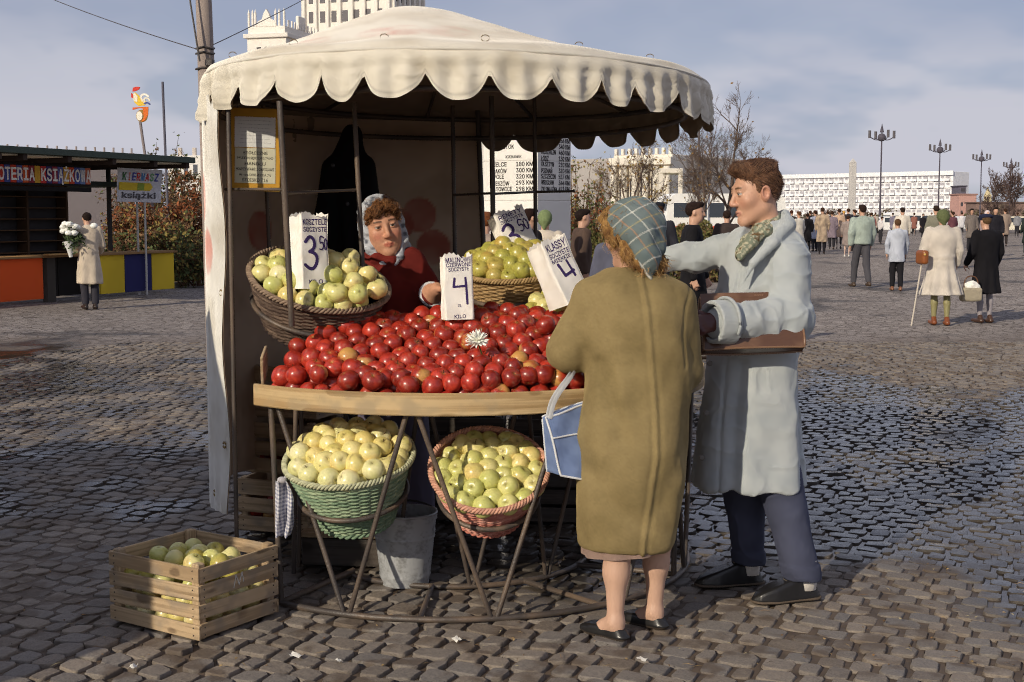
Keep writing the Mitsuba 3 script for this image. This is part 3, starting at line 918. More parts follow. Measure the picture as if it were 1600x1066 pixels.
# ================================================================ baskets
def basket(name, label, c, axis, side, r, r_bot, depth, oval, strand, strand2, lining, rimcol, stakes=40, holder=None, seed=0):
    """wicker basket: c centre of the rim, axis out of the opening, side the long way of the rim"""
    rg = np.random.default_rng(seed)
    key = thing(name, label, 'basket')
    ax = norm(axis)
    u = norm(np.asarray(side, float) - ax * (np.asarray(side, float) @ ax))
    w = np.cross(ax, u)
    rows = int(depth / 0.0092)
    nz, na = rows * 4 + 1, stakes * 6
    t = np.linspace(0, 1, nz)
    th = np.linspace(0, 2 * np.pi, na, endpoint=False)
    A, Tt = np.meshgrid(th, t, indexing='ij')
    row = np.minimum(np.floor(Tt * rows), rows - 1)
    fr = Tt * rows - row
    bulge = np.sqrt(np.clip(1 - (2 * fr - 1) ** 2, 0, 1))
    over = np.cos(stakes / 2 * A * 2 / 2 + np.pi * row)
    disp = 0.0042 * over + 0.0028 * bulge
    Rr = r_bot + (r - r_bot) * Tt ** 0.82 + disp + 0.006 * np.sin(A * 3 + seed) * Tt

    def at(R, A, h):
        return np.asarray(c) + (R * oval * np.cos(A))[..., None] * u + (R * np.sin(A))[..., None] * w + h[..., None] * ax
    wob = 0.006 * np.sin(2 * A + seed)
    V = at(Rr, A, -depth + Tt * depth + wob)
    rowrand = rg.uniform(0, 1, rows)[row.astype(int)]
    pick = rowrand * 0.5 + 0.5 * meshkit.noise(np.stack([A * 6, row * 1.7, row * 0], -1), seed)
    k = np.clip((pick - 0.42) * 3, 0, 1).reshape(-1)
    col = ink_on(np.asarray(strand), np.asarray(strand2), k)
    obj('woven_side', grid_mesh(V, True), 'm_matte', col, True, parent=key)
    Ri = r_bot + (r - r_bot) * Tt ** 0.82 - 0.012 + 0.003 * over + 0.002 * bulge
    obj('woven_inside', grid_mesh(at(Ri, A, -depth + 0.004 + Tt * depth * 0.99 + wob), True), 'm_matte', ink_on(np.asarray(lining), np.asarray(lining) * 0.7, k), True, parent=key)
    rr = np.linspace(0.01, r_bot, 12)
    A2, R2 = np.meshgrid(th, rr, indexing='ij')
    obj('woven_base', grid_mesh(at(R2, A2, -depth + 0.0 * R2 + 0.003 * np.sin(R2 * 500)), True), 'm_matte', np.asarray(strand), True, parent=key)
    s = np.linspace(0, 2 * np.pi, 320, endpoint=False)
    for j in range(3):
        ph = s * 34 + j * 2 * np.pi / 3
        R = r + 0.004 + 0.008 * np.cos(ph)
        h = 0.004 + 0.008 * np.sin(ph) + 0.006 * np.sin(2 * s + seed)
        obj('rim_braid', tube(at(R, s, h), 0.0056, 6, True), 'm_matte', np.asarray(rimcol) * (0.85 + 0.15 * j), True, parent=key)
    s = np.linspace(0, 2 * np.pi, 160, endpoint=False)
    for j in range(2):
        ph = s * 18 + j * np.pi
        obj('foot_braid', tube(at(r_bot + 0.004 + 0.006 * np.cos(ph), s, -depth + 0.002 + 0.006 * np.sin(ph)), 0.006, 5, True), 'm_matte', np.asarray(strand), True, parent=key)
    if holder is not None:
        hh, extra = holder
        f = (1 + hh / depth)
        R = r_bot + (r - r_bot) * f ** 0.82 + 0.018
        s = np.linspace(0, 2 * np.pi, 60, endpoint=False)
        obj('basket_hoop', tube(at(np.full(60, R), s, np.full(60, hh)), 0.0105, 8, True), 'm_iron', rust_col, True, parent=STALL)
    return key, (np.asarray(c, float), u, w, ax, oval)


def fill(fr, name, kinds, r, dome, label, group, seed, n1, n2, d=0.075, sink=0.03, skew=0.0, size=1.0):
    c, u, w, ax, oval = fr
    rg = np.random.default_rng(seed)

    def ins(rad):
        return lambda p: (p[:, 0] / (rad * oval)) ** 2 + (p[:, 1] / rad) ** 2 < 1
    up = ax * 0.6 + np.array([0, -0.2, 0.5])
    for n, rad, dz, st in ((n1, r - 0.038, 0.0, 0.3), (n2, r - 0.075, -0.055, 0.0)):
        p = relax(ins(rad), n, (-r * oval, -r), (r * oval, r), d, rg, 110)
        for a, b in p:
            q = (a / (r * oval)) ** 2 + (b / r) ** 2
            h = dome * (1 - q) - sink + dz + rg.uniform(-.012, .014) + skew * b
            put_apple(name, kinds, c + u * a + w * b + ax * h, label, group, rg, stem=st, up=up, size=size)


def build_baskets():
    # upper left: dark brown
    k, fr = basket('wicker_basket', 'dark brown wicker basket held above the red apples, left of the saleswoman', P(499, 438, 5.55), (0.22, -0.42, 0.88), (1, 0.1, -0.25), 0.245, 0.165, 0.235, 1.16,
                   (0.070, 0.046, 0.036), (0.165, 0.115, 0.085), (0.08, 0.055, 0.04), (0.24, 0.17, 0.12), 36, (-0.13, 0), 3)
    fill(fr, 'yellow_apple', GREENS + CREAMS[:3], 0.245, 0.065, 'pale yellow apple in the dark brown basket beside the saleswoman', 'yellow apples in the dark brown basket', 31, 40, 26, sink=0.012)
    for px, py, Y in ((524, 408, 5.55), (545, 417, 5.5), (553, 441, 5.42), (520, 430, 5.45), (575, 428, 5.5), (527, 458, 5.36), (560, 459, 5.34), (590, 452, 5.42), (502, 407, 5.62), (548, 402, 5.6)):
        put_apple('yellow_apple', GREENS + CREAMS[:4], P(px, py, Y), 'pale yellow apple in the dark brown basket beside the saleswoman', 'yellow apples in the dark brown basket', np.random.default_rng(px), size=1.03)
    # lower left: green
    k, fr = basket('wicker_basket', 'green painted wicker basket of yellow apples hung under the counter, nearest the wooden crate', P(545, 714, 5.22), (-0.06, -0.36, 0.93), (1, 0.0, 0.18), 0.232, 0.135, 0.285, 1.07,
                   (0.16, 0.235, 0.15), (0.32, 0.39, 0.25), (0.16, 0.18, 0.1), (0.42, 0.42, 0.27), 34, (-0.165, 0), 5)
    fill(fr, 'yellow_apple', CREAMS, 0.232, 0.075, 'creamy yellow apple heaped in the green basket under the counter', 'yellow apples in the green basket', 32, 37, 26, sink=0.004, size=1.05)
    for px, py, Y in ((515, 686, 5.25), (547, 674, 5.36), (598, 684, 5.32), (575, 690, 5.25), (545, 690, 5.25), (510, 722, 5.1), (555, 725, 5.08)):
        put_apple('yellow_apple', CREAMS, P(px, py, Y), 'creamy yellow apple heaped in the green basket under the counter', 'yellow apples in the green basket', np.random.default_rng(px), size=1.05)
    # lower right: pink
    k, fr = basket('wicker_basket', 'pink painted wicker basket of yellow apples hung under the counter, right of the bucket', P(764, 733, 5.2), (0.03, -0.56, 0.83), (1, 0.0, -0.05), 0.225, 0.135, 0.235, 1.0,
                   (0.46, 0.17, 0.13), (0.60, 0.32, 0.25), (0.25, 0.11, 0.07), (0.56, 0.30, 0.21), 34, (-0.13, 0), 9)
    fill(fr, 'yellow_apple', GREENS[:7] + CREAMS[:2], 0.225, 0.035, 'greenish yellow apple in the pink basket under the counter', 'yellow apples in the pink basket', 33, 34, 24, sink=0.034, size=1.07)
    # upper right: honey wicker
    k, fr = basket('wicker_basket', 'honey brown wicker basket of greenish apples at the back right of the stall', P(800, 416, 5.95), (-0.08, -0.30, 0.95), (1, 0.1, -0.16), 0.215, 0.15, 0.20, 1.05,
                   (0.30, 0.19, 0.085), (0.40, 0.27, 0.13), (0.2, 0.13, 0.07), (0.36, 0.24, 0.11), 34, (-0.11, 0), 12)
    fill(fr, 'green_apple', OLIVES, 0.215, 0.08, 'olive green apple in the honey brown basket at the back', 'green apples in the honey brown basket', 34, 36, 22, sink=0.0)
    # loose heap of green fruit behind the red ones on the right
    rg = np.random.default_rng(77)
    for px, py, Y in ((838, 470, 5.72), (858, 462, 5.78), (852, 480, 5.66), (872, 476, 5.66), (832, 486, 5.68), (868, 492, 5.6), (848, 495, 5.62), (880, 462, 5.75), (866, 468, 5.72), (825, 500, 5.66), (884, 486, 5.62), (843, 482, 5.72),
                      (860, 484, 5.78), (876, 486, 5.72), (850, 500, 5.7), (868, 504, 5.68), (834, 504, 5.7), (890, 500, 5.66)):
        put_apple('green_apple', OLIVES + GREENS[:3], P(px, py, Y), 'yellowish green apple heaped behind the red ones beside the coat sleeve', 'green apples piled behind the red heap', rg)


build_baskets()

# ================================================================ paper bag price tags
INK = C(58, 44, 92)
SH3 = [[(.08, .84), (.3, .98), (.62, .95), (.74, .78), (.6, .6), (.38, .53), (.7, .48), (.92, .28), (.8, .06), (.45, -.02), (.05, .1)]]
SH4 = [[(.12, 1), (.06, .66), (.05, .62), (.9, .66)], [(.86, 1.02), (.90, .5), (.94, -.15)]]
SH4B = [[(.1, 1), (.2, .62), (.28, .34), (.98, .46)], [(.78, 1.05), (.84, .6), (.92, .2)]]
SH5 = [[(.9, .98), (.25, .98), (.2, .55), (.6, .6), (.85, .35), (.6, .05), (.1, .05)]]
SH0 = [[(.5, 1), (.15, .8), (.1, .35), (.45, 0), (.85, .3), (.85, .75), (.5, 1)]]


def paper_bag(label, base, w, d, h, R, lines, marks, seed, paper=(0.80, 0.77, 0.72), tp=0.5):
    rg = np.random.default_rng(seed)
    key = thing('paper_bag_sign', label, 'price sign')
    R = np.asarray(R)

    def taper(v):
        return 1 - tp * np.clip(v / h, 0, 1) ** 1.3

    def crump(u, v, s):
        q = np.stack([u * 16 + s, v * 11, np.full_like(u, s * 3.0)], -1)
        return 0.011 * (meshkit.fbm(q, 3, seed) - 0.5) + 0.004 * np.sin(u * 40 + v * 25 + s)

    def front(u, v):
        return np.stack([u * (1 + 0.04 * v / h), -d / 2 * taper(v) + crump(u, v, 1) * 0.8, v], -1)
    nu, nv, nd = 14, 30, 8
    v = np.linspace(0, h, nv)
    cols = []
    for u in np.linspace(-w / 2, w / 2, nu):
        cols.append(front(np.full(nv, u), v))
    for s in np.linspace(0, 1, nd)[1:-1]:
        y = (-d / 2 + d * s) * taper(v)
        gus = 0.022 * (1 - abs(2 * s - 1)) * np.clip(v / h, 0, 1) ** 1.5
        cols.append(np.stack([w / 2 * (1 + 0.04 * v / h) - gus, y, v], -1))
    for u in np.linspace(w / 2, -w / 2, nu):
        q = front(np.full(nv, u), v)
        q[:, 1] = d / 2 * taper(v) + crump(np.full(nv, u), v, 5)
        cols.append(q)
    for s in np.linspace(1, 0, nd)[1:-1]:
        y = (-d / 2 + d * s) * taper(v)
        gus = 0.022 * (1 - abs(2 * s - 1)) * np.clip(v / h, 0, 1) ** 1.5
        cols.append(np.stack([-w / 2 * (1 + 0.04 * v / h) + gus + crump(y, v, 9), y, v], -1))
    V = np.array(cols)
    V[:, -1, 2] += np.where(np.arange(len(V)) % 2, 0.004, -0.004) + 0.01 * np.sin(np.arange(len(V)) * 0.5)
    base = np.asarray(base, float)
    obj('paper', place(grid_mesh(V, True), R, base), 'm_matte', lambda q: ink_on(np.array(paper), np.array(paper) * [.93, .9, .85], np.clip((vn(q, 25, seed) - .45) * 3, 0, 1)), True, parent=key)

    def lay(m, name):
        m = m.subdivide_to_size(0.012) if len(m.faces) < 3000 else m
        q = np.asarray(m.vertices)
        s = front(q[:, 0], q[:, 1])
        s[:, 1] -= 0.0012 + 0.0006 * (q[:, 2] > 0.0005)
        obj(name, place(trimesh.Trimesh(s, m.faces, process=False), R, base), 'm_matte', INK, False, parent=key)
    for text, cy, tw, th in lines:
        m = fit_words(text, tw * w, th, True, 0.001)
        q = np.asarray(m.vertices).copy()
        q[:, 0] += 0.02 * w
        q[:, 1] += cy * h + q[:, 0] * 0.04
        lay(trimesh.Trimesh(q, m.faces), 'lettering')
    for sh, x0, y0, sx, sy, r in marks:
        ls = [[(x0 * w + a * sx, y0 * h + b * sy) for a, b in (spline(l, 24)[:, :2] if len(l) > 4 else l)] for l in [np.c_[np.array(s)] for s in sh]]
        lay(flat_poly(strokes(ls, r), 0.001), 'price_figure')
    return key


def build_bags():
    Rb = rotz(0.72) @ roty(0.05) @ rotx(-0.05)
    paper_bag('white paper bag sign marked 3.50 stuck in the dark brown basket', P(480, 452, 5.44), .128, .125, .30, Rb,
              [('KOSZTELE', .90, .86, .024), ('SOCZYSTE', .80, .86, .020), ('KILO', .10, .5, .017)], [(SH3, -.38, .28, .062, .125, .0066), (SH5, .16, .53, .026, .05, .0028), (SH0, .36, .53, .016, .045, .0024)], 1, tp=.25)
    Rb = rotz(0.26) @ roty(-0.015) @ rotx(-0.03)
    paper_bag('white paper bag sign marked 4 standing upright in the middle of the red apples', P(715, 499, 5.42), .118, .080, .258, Rb,
              [('MALINOWE', .93, .86, .020), ('CZERWONE', .855, .84, .016), ('SOCZYSTE', .785, .7, .016), ('ZŁ', .22, .12, .011), ('KILO', .05, .4, .015)], [(SH4, -.20, .30, .060, .088, .0045)], 2, tp=.4)
    Rb = roty(-0.36) @ rotz(0.5) @ rotx(-0.08)
    paper_bag('white paper bag sign marked 3.50 leaning in the honey brown basket at the back', P(822, 412, 6.02), .150, .085, .25, Rb,
              [('RENETY', .92, .8, .020), ('SOCZYSTE', .83, .8, .016), ('KILO', .12, .45, .016)], [(SH3, -.44, .34, .070, .105, .0066), (SH5, .10, .56, .030, .05, .0030), (SH0, .30, .56, .024, .05, .0028)], 3, tp=.25)
    Rb = roty(-0.36) @ rotz(0.62) @ rotx(-0.05)
    paper_bag('white paper bag sign marked 4 tilted beside the brown coat sleeve', P(891, 474, 5.5), .130, .125, .27, Rb,
              [('KLASSY', .895, .80, .034), ('SOCZYSTE', .765, .82, .021), ('MIĘKKIE', .67, .78, .021)], [(SH4B, -.26, .32, .070, .078, .0058)], 4, tp=.2)


build_bags()


# ================================================================ notice board, hanging coat, flower, cloth, crates, bucket
def build_notice():
    key = thing('notice_board', 'yellow notice board with white printed sheets hung at the left of the stall', 'notice board')
    R = rotz(0.10) @ roty(0.03)
    c = P(397, 234, 5.60)
    obj('board', place(cbox((.218, .014, .338), .003), R, c), 'm_matte', lambda v: ink_on(np.array([.50, .27, .035]), [.40, .2, .03], np.clip((vn(v, 14, 4) - .4) * 3, 0, 1)), parent=key)
    obj('sheet', place(cbox((.166, .002, .124), .0005), R, c + R @ [.004, -.009, .071]), 'm_matte', [.62, .62, .60], parent=key)
    obj('sheet', place(cbox((.166, .002, .144), .0005), R, c + R @ [.006, -.0085, -.066]), 'm_matte', [.50, .48, .36], parent=key)
    face = np.stack([R @ [1, 0, 0], R @ [0, 0, 1], R @ [0, -1, 0]], 1)
    for i, (t, w, h) in enumerate((('STOŁECZNE', .098, .0125), ('PRZEDSIĘBIORSTWO', .146, .0125), ('HANDLU', .085, .0125), ('WARZYWAMI I OWOCAMI', .154, .0125), ('W-wa GRÓJECKA 75', .13, .013), ('STOISKO 716', .105, .0145))):
        obj('lettering', place(fit_words(t, w, h, True, .0008), face, c + R @ [.006, -.0097, -.014 - .0222 * i]), 'm_matte', C(38, 34, 28), False, parent=key)
    for i in range(7):
        obj('printed_line', place(cbox((.13 + .012 * math.sin(i * 2.1), .0008, .0016), .0002), R, c + R @ [.004, -.0103, .118 - .015 * i]), 'm_matte', [.40, .40, .40], False, parent=key)
    for dx in (-.07, .07):
        obj('hanging_wire', rod(c + R @ [dx, 0, .165], c + R @ [dx * .8, 0, .27], .0018, 5), 'm_iron', IRON, parent=key)


build_notice()


def build_hanging_coat():
    c = P(545, 300, 6.78)
    ztop = P(553, 188, 6.78)[2]
    L = Loft([(c[2] - .46, c[0] + .01, c[1], .115, .05), (c[2] - .2, c[0] + .005, c[1], .11, .055), (c[2] + .05, c[0], c[1], .10, .055), (c[2] + .15, c[0] - .0, c[1], .095, .05), (c[2] + .24, c[0] + .01, c[1], .065, .045), (c[2] + .31, c[0] + .02, c[1], .045, .04), (ztop - .02, c[0] + .02, c[1], .022, .02)])

    def f(p):
        d = L(p, lambda a, z: 0.012 * np.sin(a * 9 + z * 3) * np.clip((c[2] + .2 - z) * 2, 0, 1))
        d = smin(d, chain(p, [c + [-.085, 0, .12], c + [-.115, -.01, -.12], c + [-.105, -.02, -.36]], [.05, .055, .05]), .03)
        d = smin(d, chain(p, [c + [.085, 0, .13], c + [.11, -.01, -.10], c + [.115, -.02, -.34]], [.05, .055, .05]), .03)
        return d
    solo('hanging_coat', nets(f, [c[0] - .3, c[1] - .15, c[2] - .52], [c[0] + .3, c[1] + .15, ztop + .02], .012), 'm_cloth', [.012, .011, .012], 'black coat hung from the hoop against the inside of the canvas', 'coat', smooth=True)
    obj('button', place(trimesh.creation.icosphere(1, .011), None, c + [-.07, -.062, .13]), 'm_gloss', [.08, .08, .09], True, parent='hanging_coat')
    obj('button', place(trimesh.creation.icosphere(1, .011), None, c + [.0, -.062, -.06]), 'm_gloss', [.08, .08, .09], True, parent='hanging_coat')


build_hanging_coat()


def build_flower():
    c = P(746, 533, 5.12)
    rg = np.random.default_rng(2)
    ms = []
    for i in range(110):
        z = 1 - 1.5 * (i + .5) / 110
        a = i * 2.39996
        d = norm([math.cos(a) * math.sqrt(max(1 - z * z, 0.02)), math.sin(a) * math.sqrt(max(1 - z * z, 0.02)), z])
        L = .040 + .010 * rg.uniform()
        s = norm(np.cross(d, rg.normal(0, 1, 3)))
        n = np.cross(d, s)
        t = np.linspace(0, 1, 5)
        wd = .0048 * np.sin(np.clip(t * 2.4 + .5, 0, math.pi - .25))
        mid = d * (t * L)[:, None] + n * (.010 * t ** 2 * rg.uniform(-.3, 1.2))[:, None]
        V = np.stack([mid - s * wd[:, None], mid + n * .0012, mid + s * wd[:, None]], 1)
        ms.append(grid_mesh(V))
    k = thing('chrysanthemum', 'white chrysanthemum head lying on the red apples', 'flower')
    obj('petals', place(join(*ms), None, c), 'm_matte', [.82, .82, .76], True, parent=k)
    labels[k + '__petals'] = {'kind': 'stuff'}
    obj('stalk', rod(c, c + [.02, .05, -.07], .003, 6), 'm_matte', C(70, 90, 40), parent=k)


build_flower()


def build_rag():
    top, n, m = P(441, 752, 5.16), 46, 14
    t = np.linspace(0, 1, n)
    V = np.zeros((n, m, 3))
    for i in range(n):
        w = .034 * (0.55 + .6 * math.sin(min(t[i] * 3.5 + .3, 2.0))) * (1 - .25 * max(t[i] - .8, 0) * 5)
        for j in range(m):
            u = j / (m - 1) * 2 - 1
            V[i, j] = top + [u * w + .012 * math.sin(t[i] * 3) - .004, .02 * math.sin(u * 5 + t[i] * 2) + .008 * math.sin(t[i] * 9), -.22 * t[i] + .004 * math.sin(u * 9)]
    uu = np.broadcast_to(np.linspace(0, 1, m)[None], (n, m)).reshape(-1)
    m1 = grid_mesh(V)
    m1 = m1.subdivide().subdivide()

    def col(v):
        a = np.sin((v[:, 0] - top[0]) * 520) > 0
        b = np.sin(v[:, 2] * 420) > 0
        return np.where((a & b)[:, None], [.16, .17, .24], np.where((a | b)[:, None], [.36, .36, .42], [.60, .58, .58]))
    k = solo('checked_cloth', m1, 'm_cloth', col, 'blue and white checked cloth tied to the stall leg beside the green basket', 'cloth', smooth=True)
    obj('knot', place(trimesh.creation.icosphere(2, .02), np.diag([1.0, .8, .7]), top + [0, 0, .004]), 'm_cloth', [.40, .38, .40], True, parent=k)
    obj('tie', rod(top + [0, 0, 0], top + [.025, .0, .03], .006, 6), 'm_cloth', [.45, .43, .45], parent=k)


build_rag()


def crate(label, o, ex, ey, L, W, H, slats, seed, name='wooden_crate', wood='m_crate', floor=True):
    """slatted box: o the bottom corner, ex along L, ey along W"""
    rg = np.random.default_rng(seed)
    key = thing(name, label, 'crate')
    o = np.asarray(o, float)
    ex, ey = norm(ex), norm(ey)
    sh = H / slats
    t = .009
    for side, (a, d, n, ln) in {'front': (o, ex, -ey, L), 'back': (o + ey * W, ex, ey, L), 'left': (o, ey, -ex, W), 'right': (o + ex * L, ey, ex, W)}.items():
        for i in range(slats):
            z = .004 + sh * (i + .5)
            ww = sh - .016 + rg.uniform(-.004, .004)
            jig = rg.uniform(-.004, .004, 2)
            ext = t if side in ('front', 'back') else 0.0
            p0 = a + n * (t / 2) - d * ext + [0, 0, z + jig[0]]
            p1 = a + n * (t / 2) + d * (ln + ext) + [0, 0, z + jig[1]]
            m, uv = plank(p0, p1, ww, t, (0, 0, 1), .0015, bow=rg.uniform(-.003, .003))
            obj('slat', m, wood, smooth=False, uv=uv, parent=key)
            for e in (p0 + d * .02, p0 + d * .035, p1 - d * .02, p1 - d * .035):
                pass
    for u, v in ((0, 0), (1, 0), (0, 1), (1, 1)):
        p = o + ex * (L * u + (.02 if u == 0 else -.02)) + ey * (W * v + (.02 if v == 0 else -.02))
        m, uv = plank(p + [0, 0, .006], p + [0, 0, H + .006], .036, .036, ex, .004)
        obj('corner_post', m, wood, smooth=False, uv=uv, parent=key)
    if floor:
        for i in range(5):
            y = W * (i + .5) / 5
            m, uv = plank(o + ey * y + ex * .005 + [0, 0, .012], o + ey * y + ex * (L - .005) + [0, 0, .012], W / 5 - .014, .008, ey, .0015)
            obj('floor_board', m, wood, smooth=False, uv=uv, parent=key)
    nails = []
    for u in (0.02, L - .02):
        for i in range(slats):
            for dz in (-.014, .014):
                nails.append(place(cbox((.005, .004, .005), .001), None, o + ex * u - ey * (t + .0005) + [0, 0, .004 + sh * (i + .5) + dz]))
    for v in (0.02, W - .02):
        for i in range(slats):
            for dz in (-.014, .014):
                nails.append(place(cbox((.005, .005, .005), .001), None, o + ex * L + ey * v + ex * (t + .0005) + [0, 0, .004 + sh * (i + .5) + dz]))
    k = obj('nails', join(*nails), 'm_iron', IRON * .6, False, parent=key)
    labels[k] = {'kind': 'stuff'}
    return key


def build_crates():
    a, f, r = G(178, 979), G(312, 1011), G(426, 966)
    ex, ey = norm(f - a), norm(r - f)
    ey = norm(ey - ex * (ey @ ex))
    W = np.linalg.norm(r - f)
    L = np.linalg.norm(f - a)
    k = crate('weathered slatted crate of apples on the cobbles left of the stall front', a + [0, 0, .016], ex, ey, L, W, .282, 4, 1)
    # chalk mark on the second slat of the right side
    mk = flat_poly(strokes([[(0, 0), (.012, .045), (.028, .006), (.044, .05), (.052, .012)]], .0016), .0008)
    B = np.stack([ey, [0, 0, 1], ex], 1)
    obj('chalk_mark', place(mk, B, a + ex * (L + .0098) + ey * W * .42 + [0, 0, .016 + .166]), 'm_matte', [.55, .55, .52], False, parent=k)
    rg = np.random.default_rng(8)
    nx, ny = 5, 4
    for layer, z in enumerate((.058, .122, .186)):
        for i in range(nx):
            for j in range(ny):
                if layer < 2 and 0 < i < nx - 1 and 0 < j < ny - 1:
                    continue
                if layer == 2 and (i + j * 2 + i * j) % 7 == 3:
                    continue
                u = .055 + (L - .11) * (i + .25 * (layer % 2)) / (nx - 1 + .25) + rg.uniform(-.008, .008)
                v = .05 + (W - .10) * (j + .2 * (layer % 2)) / (ny - 1 + .2) + rg.uniform(-.008, .008)
                put_apple('yellow_apple', CREAMS if layer < 2 else GREENS + OLIVES[:3], a + ex * u + ey * v + [0, 0, .016 + z + rg.uniform(-.006, .006)], 'yellow apple lying in the slatted crate on the cobbles', 'yellow apples in the front crate', rg, size=.98)
    for u, v in ((.2, .62), (.42, .66), (.38, .38), (.62, .6), (.3, .5), (.5, .5), (.72, .72), (.62, .36), (.22, .8), (.45, .82), (.8, .5), (.15, .42)):
        put_apple('yellow_apple', GREENS + OLIVES[:3], a + ex * L * u + ey * W * v + [0, 0, .016 + .235], 'yellow apple lying in the slatted crate on the cobbles', 'yellow apples in the front crate', rg, size=.98)
    # stacked crates at the back left, inside the canvas
    o = np.array([-1.335, 6.50, 0.014])
    e1, e2 = norm([.95, -.31, 0]), norm([.31, .95, 0])
    crate('pale slatted crate at the bottom of the stack behind the canvas edge', o, e1, e2, .36, .30, .27, 3, 11)
    crate('dark slatted crate in the middle of the stack behind the canvas edge', o + [.045, .02, .285], e1, e2, .35, .30, .26, 3, 12)
    crate('dark slatted crate on top of the stack behind the canvas edge', o + [.055, .03, .56], e1, e2, .35, .30, .26, 3, 13)
    rg = np.random.default_rng(9)
    for z0, nm in ((.0, 'bottom'), (.285, 'middle'), (.56, 'top')):
        for i in range(4):
            for j in range(3):
                put_apple('red_apple', REDS, o + [.05 if z0 else 0, .03 if z0 else 0, z0] + e1 * (.05 + .085 * i) + e2 * (.06 + .085 * j) + [0, 0, .06 + rg.uniform(0, .05)], f'red apple inside the {nm} crate of the stack behind the canvas edge', f'red apples in the {nm} stacked crate', rg, stem=0)
    for i, (x, y, nz) in enumerate(((-.86, 6.62, 2), (-.44, 6.72, 2), (-.02, 6.70, 2))):
        for z in range(nz):
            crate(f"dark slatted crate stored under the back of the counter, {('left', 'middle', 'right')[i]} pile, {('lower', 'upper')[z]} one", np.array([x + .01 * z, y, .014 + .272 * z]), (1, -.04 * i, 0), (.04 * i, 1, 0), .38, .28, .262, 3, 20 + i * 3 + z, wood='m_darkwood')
    # low box with a plank lid under the green basket
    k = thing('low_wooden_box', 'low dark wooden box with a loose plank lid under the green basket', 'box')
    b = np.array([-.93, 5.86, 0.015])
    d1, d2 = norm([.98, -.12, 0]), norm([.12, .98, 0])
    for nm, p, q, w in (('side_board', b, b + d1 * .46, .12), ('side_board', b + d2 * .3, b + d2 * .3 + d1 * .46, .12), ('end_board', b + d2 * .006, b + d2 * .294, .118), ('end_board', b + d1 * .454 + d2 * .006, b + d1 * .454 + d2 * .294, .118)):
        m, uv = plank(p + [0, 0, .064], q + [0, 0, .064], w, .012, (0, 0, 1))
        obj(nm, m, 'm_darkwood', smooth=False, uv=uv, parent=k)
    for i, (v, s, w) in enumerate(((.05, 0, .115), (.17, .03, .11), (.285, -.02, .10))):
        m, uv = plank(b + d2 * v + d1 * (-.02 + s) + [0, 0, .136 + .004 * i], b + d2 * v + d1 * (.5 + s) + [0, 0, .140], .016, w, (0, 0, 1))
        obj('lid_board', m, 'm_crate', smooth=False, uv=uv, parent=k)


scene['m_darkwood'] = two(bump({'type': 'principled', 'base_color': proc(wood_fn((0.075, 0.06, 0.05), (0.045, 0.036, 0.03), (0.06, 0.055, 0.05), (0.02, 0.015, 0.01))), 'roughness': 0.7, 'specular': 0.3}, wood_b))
build_crates()


def lathe(prof, n=48):
    p = np.asarray(prof, float)
    th = np.linspace(0, 2 * np.pi, n, endpoint=False)
    V = np.stack([p[None, :, 0] * np.cos(th)[:, None], p[None, :, 0] * np.sin(th)[:, None], np.broadcast_to(p[None, :, 1], (n, len(p)))], -1)
    return grid_mesh(V, True)


def build_bucket():
    k = thing('bucket', 'dented galvanised bucket standing between the two hanging baskets', 'bucket')
    c = G(633, 916) + [0, 0, .016]
    prof = [(.001, .02), (.092, .02), (.094, .0), (.099, .0), (.1, .02)]
    H = .305
    for z in np.linspace(.03, H, 34):
        r = .1 + (.134 - .1) * z / H
        r += .004 * math.exp(-((z - .205) / .006) ** 2) + .004 * math.exp(-((z - .225) / .006) ** 2) + .003 * math.exp(-((z - .04) / .006) ** 2)
        prof.append((r, z))
    m = lathe(prof, 64)
    v = np.asarray(m.vertices)
    a = np.arctan2(v[:, 1], v[:, 0])
    v = v * np.stack([1 + .018 * np.sin(2 * a + 1) + .01 * np.sin(5 * a + v[:, 2] * 12), 1 + .018 * np.sin(2 * a + 1), np.ones(len(v))], 1)
    obj('body', place((v, m.faces), None, c), 'm_zinc', smooth=40, parent=k)
    pi_ = [(.001, .024), (.09, .024)] + [(.098 + (.132 - .098) * z / H - .002, z) for z in np.linspace(.03, H, 14)]
    m = lathe(pi_, 64)
    obj('inside', place(m, None, c), 'm_zinc', smooth=40, parent=k)
    s = np.linspace(0, 2 * np.pi, 64, endpoint=False)
    obj('rim', place(tube(np.stack([.135 * np.cos(s), .135 * np.sin(s), s * 0 + H], 1), .0055, 8, True), None, c), 'm_zinc', smooth=True, parent=k)
    for sgn in (-1, 1):
        obj('handle_ear', place(cbox((.012, .045, .05), .004), rotz(.5), c + rotz(.5) @ [sgn * .137, 0, H - .018]), 'm_zinc', parent=k)
    t = np.linspace(0, np.pi, 26)
    arcp = np.stack([.142 * np.cos(t), -.118 * np.sin(t), H - .004 - .0 * t + .03 * np.sin(t)], 1)
    obj('handle', place(tube(arcp, .004, 7), rotz(.5 + np.pi), c), 'm_iron', IRON * .5, True, parent=k)


build_bucket()
# scraps on the paving
rg_ = np.random.default_rng(4)
for px, py, s in ((714, 1012, .02), (1003, 1043, .018), (462, 1037, .022), (208, 1054, .02), (530, 1045, .014)):
    q = G(px, py) + [0, 0, .03]
    V = np.stack([*np.meshgrid(np.linspace(-s, s, 5), np.linspace(-s * .6, s * .6, 4), indexing='ij'), np.zeros((5, 4))], -1)
    V[..., 2] = rg_.uniform(-.006, .008, (5, 4))
    solo('paper_scrap', place(grid_mesh(V), rotz(rg_.uniform(0, 3)), q), 'm_matte', [.66, .63, .57], 'small crumpled paper scrap on the cobbles in the foreground', 'scrap', 'paper scraps in the foreground', smooth=True)

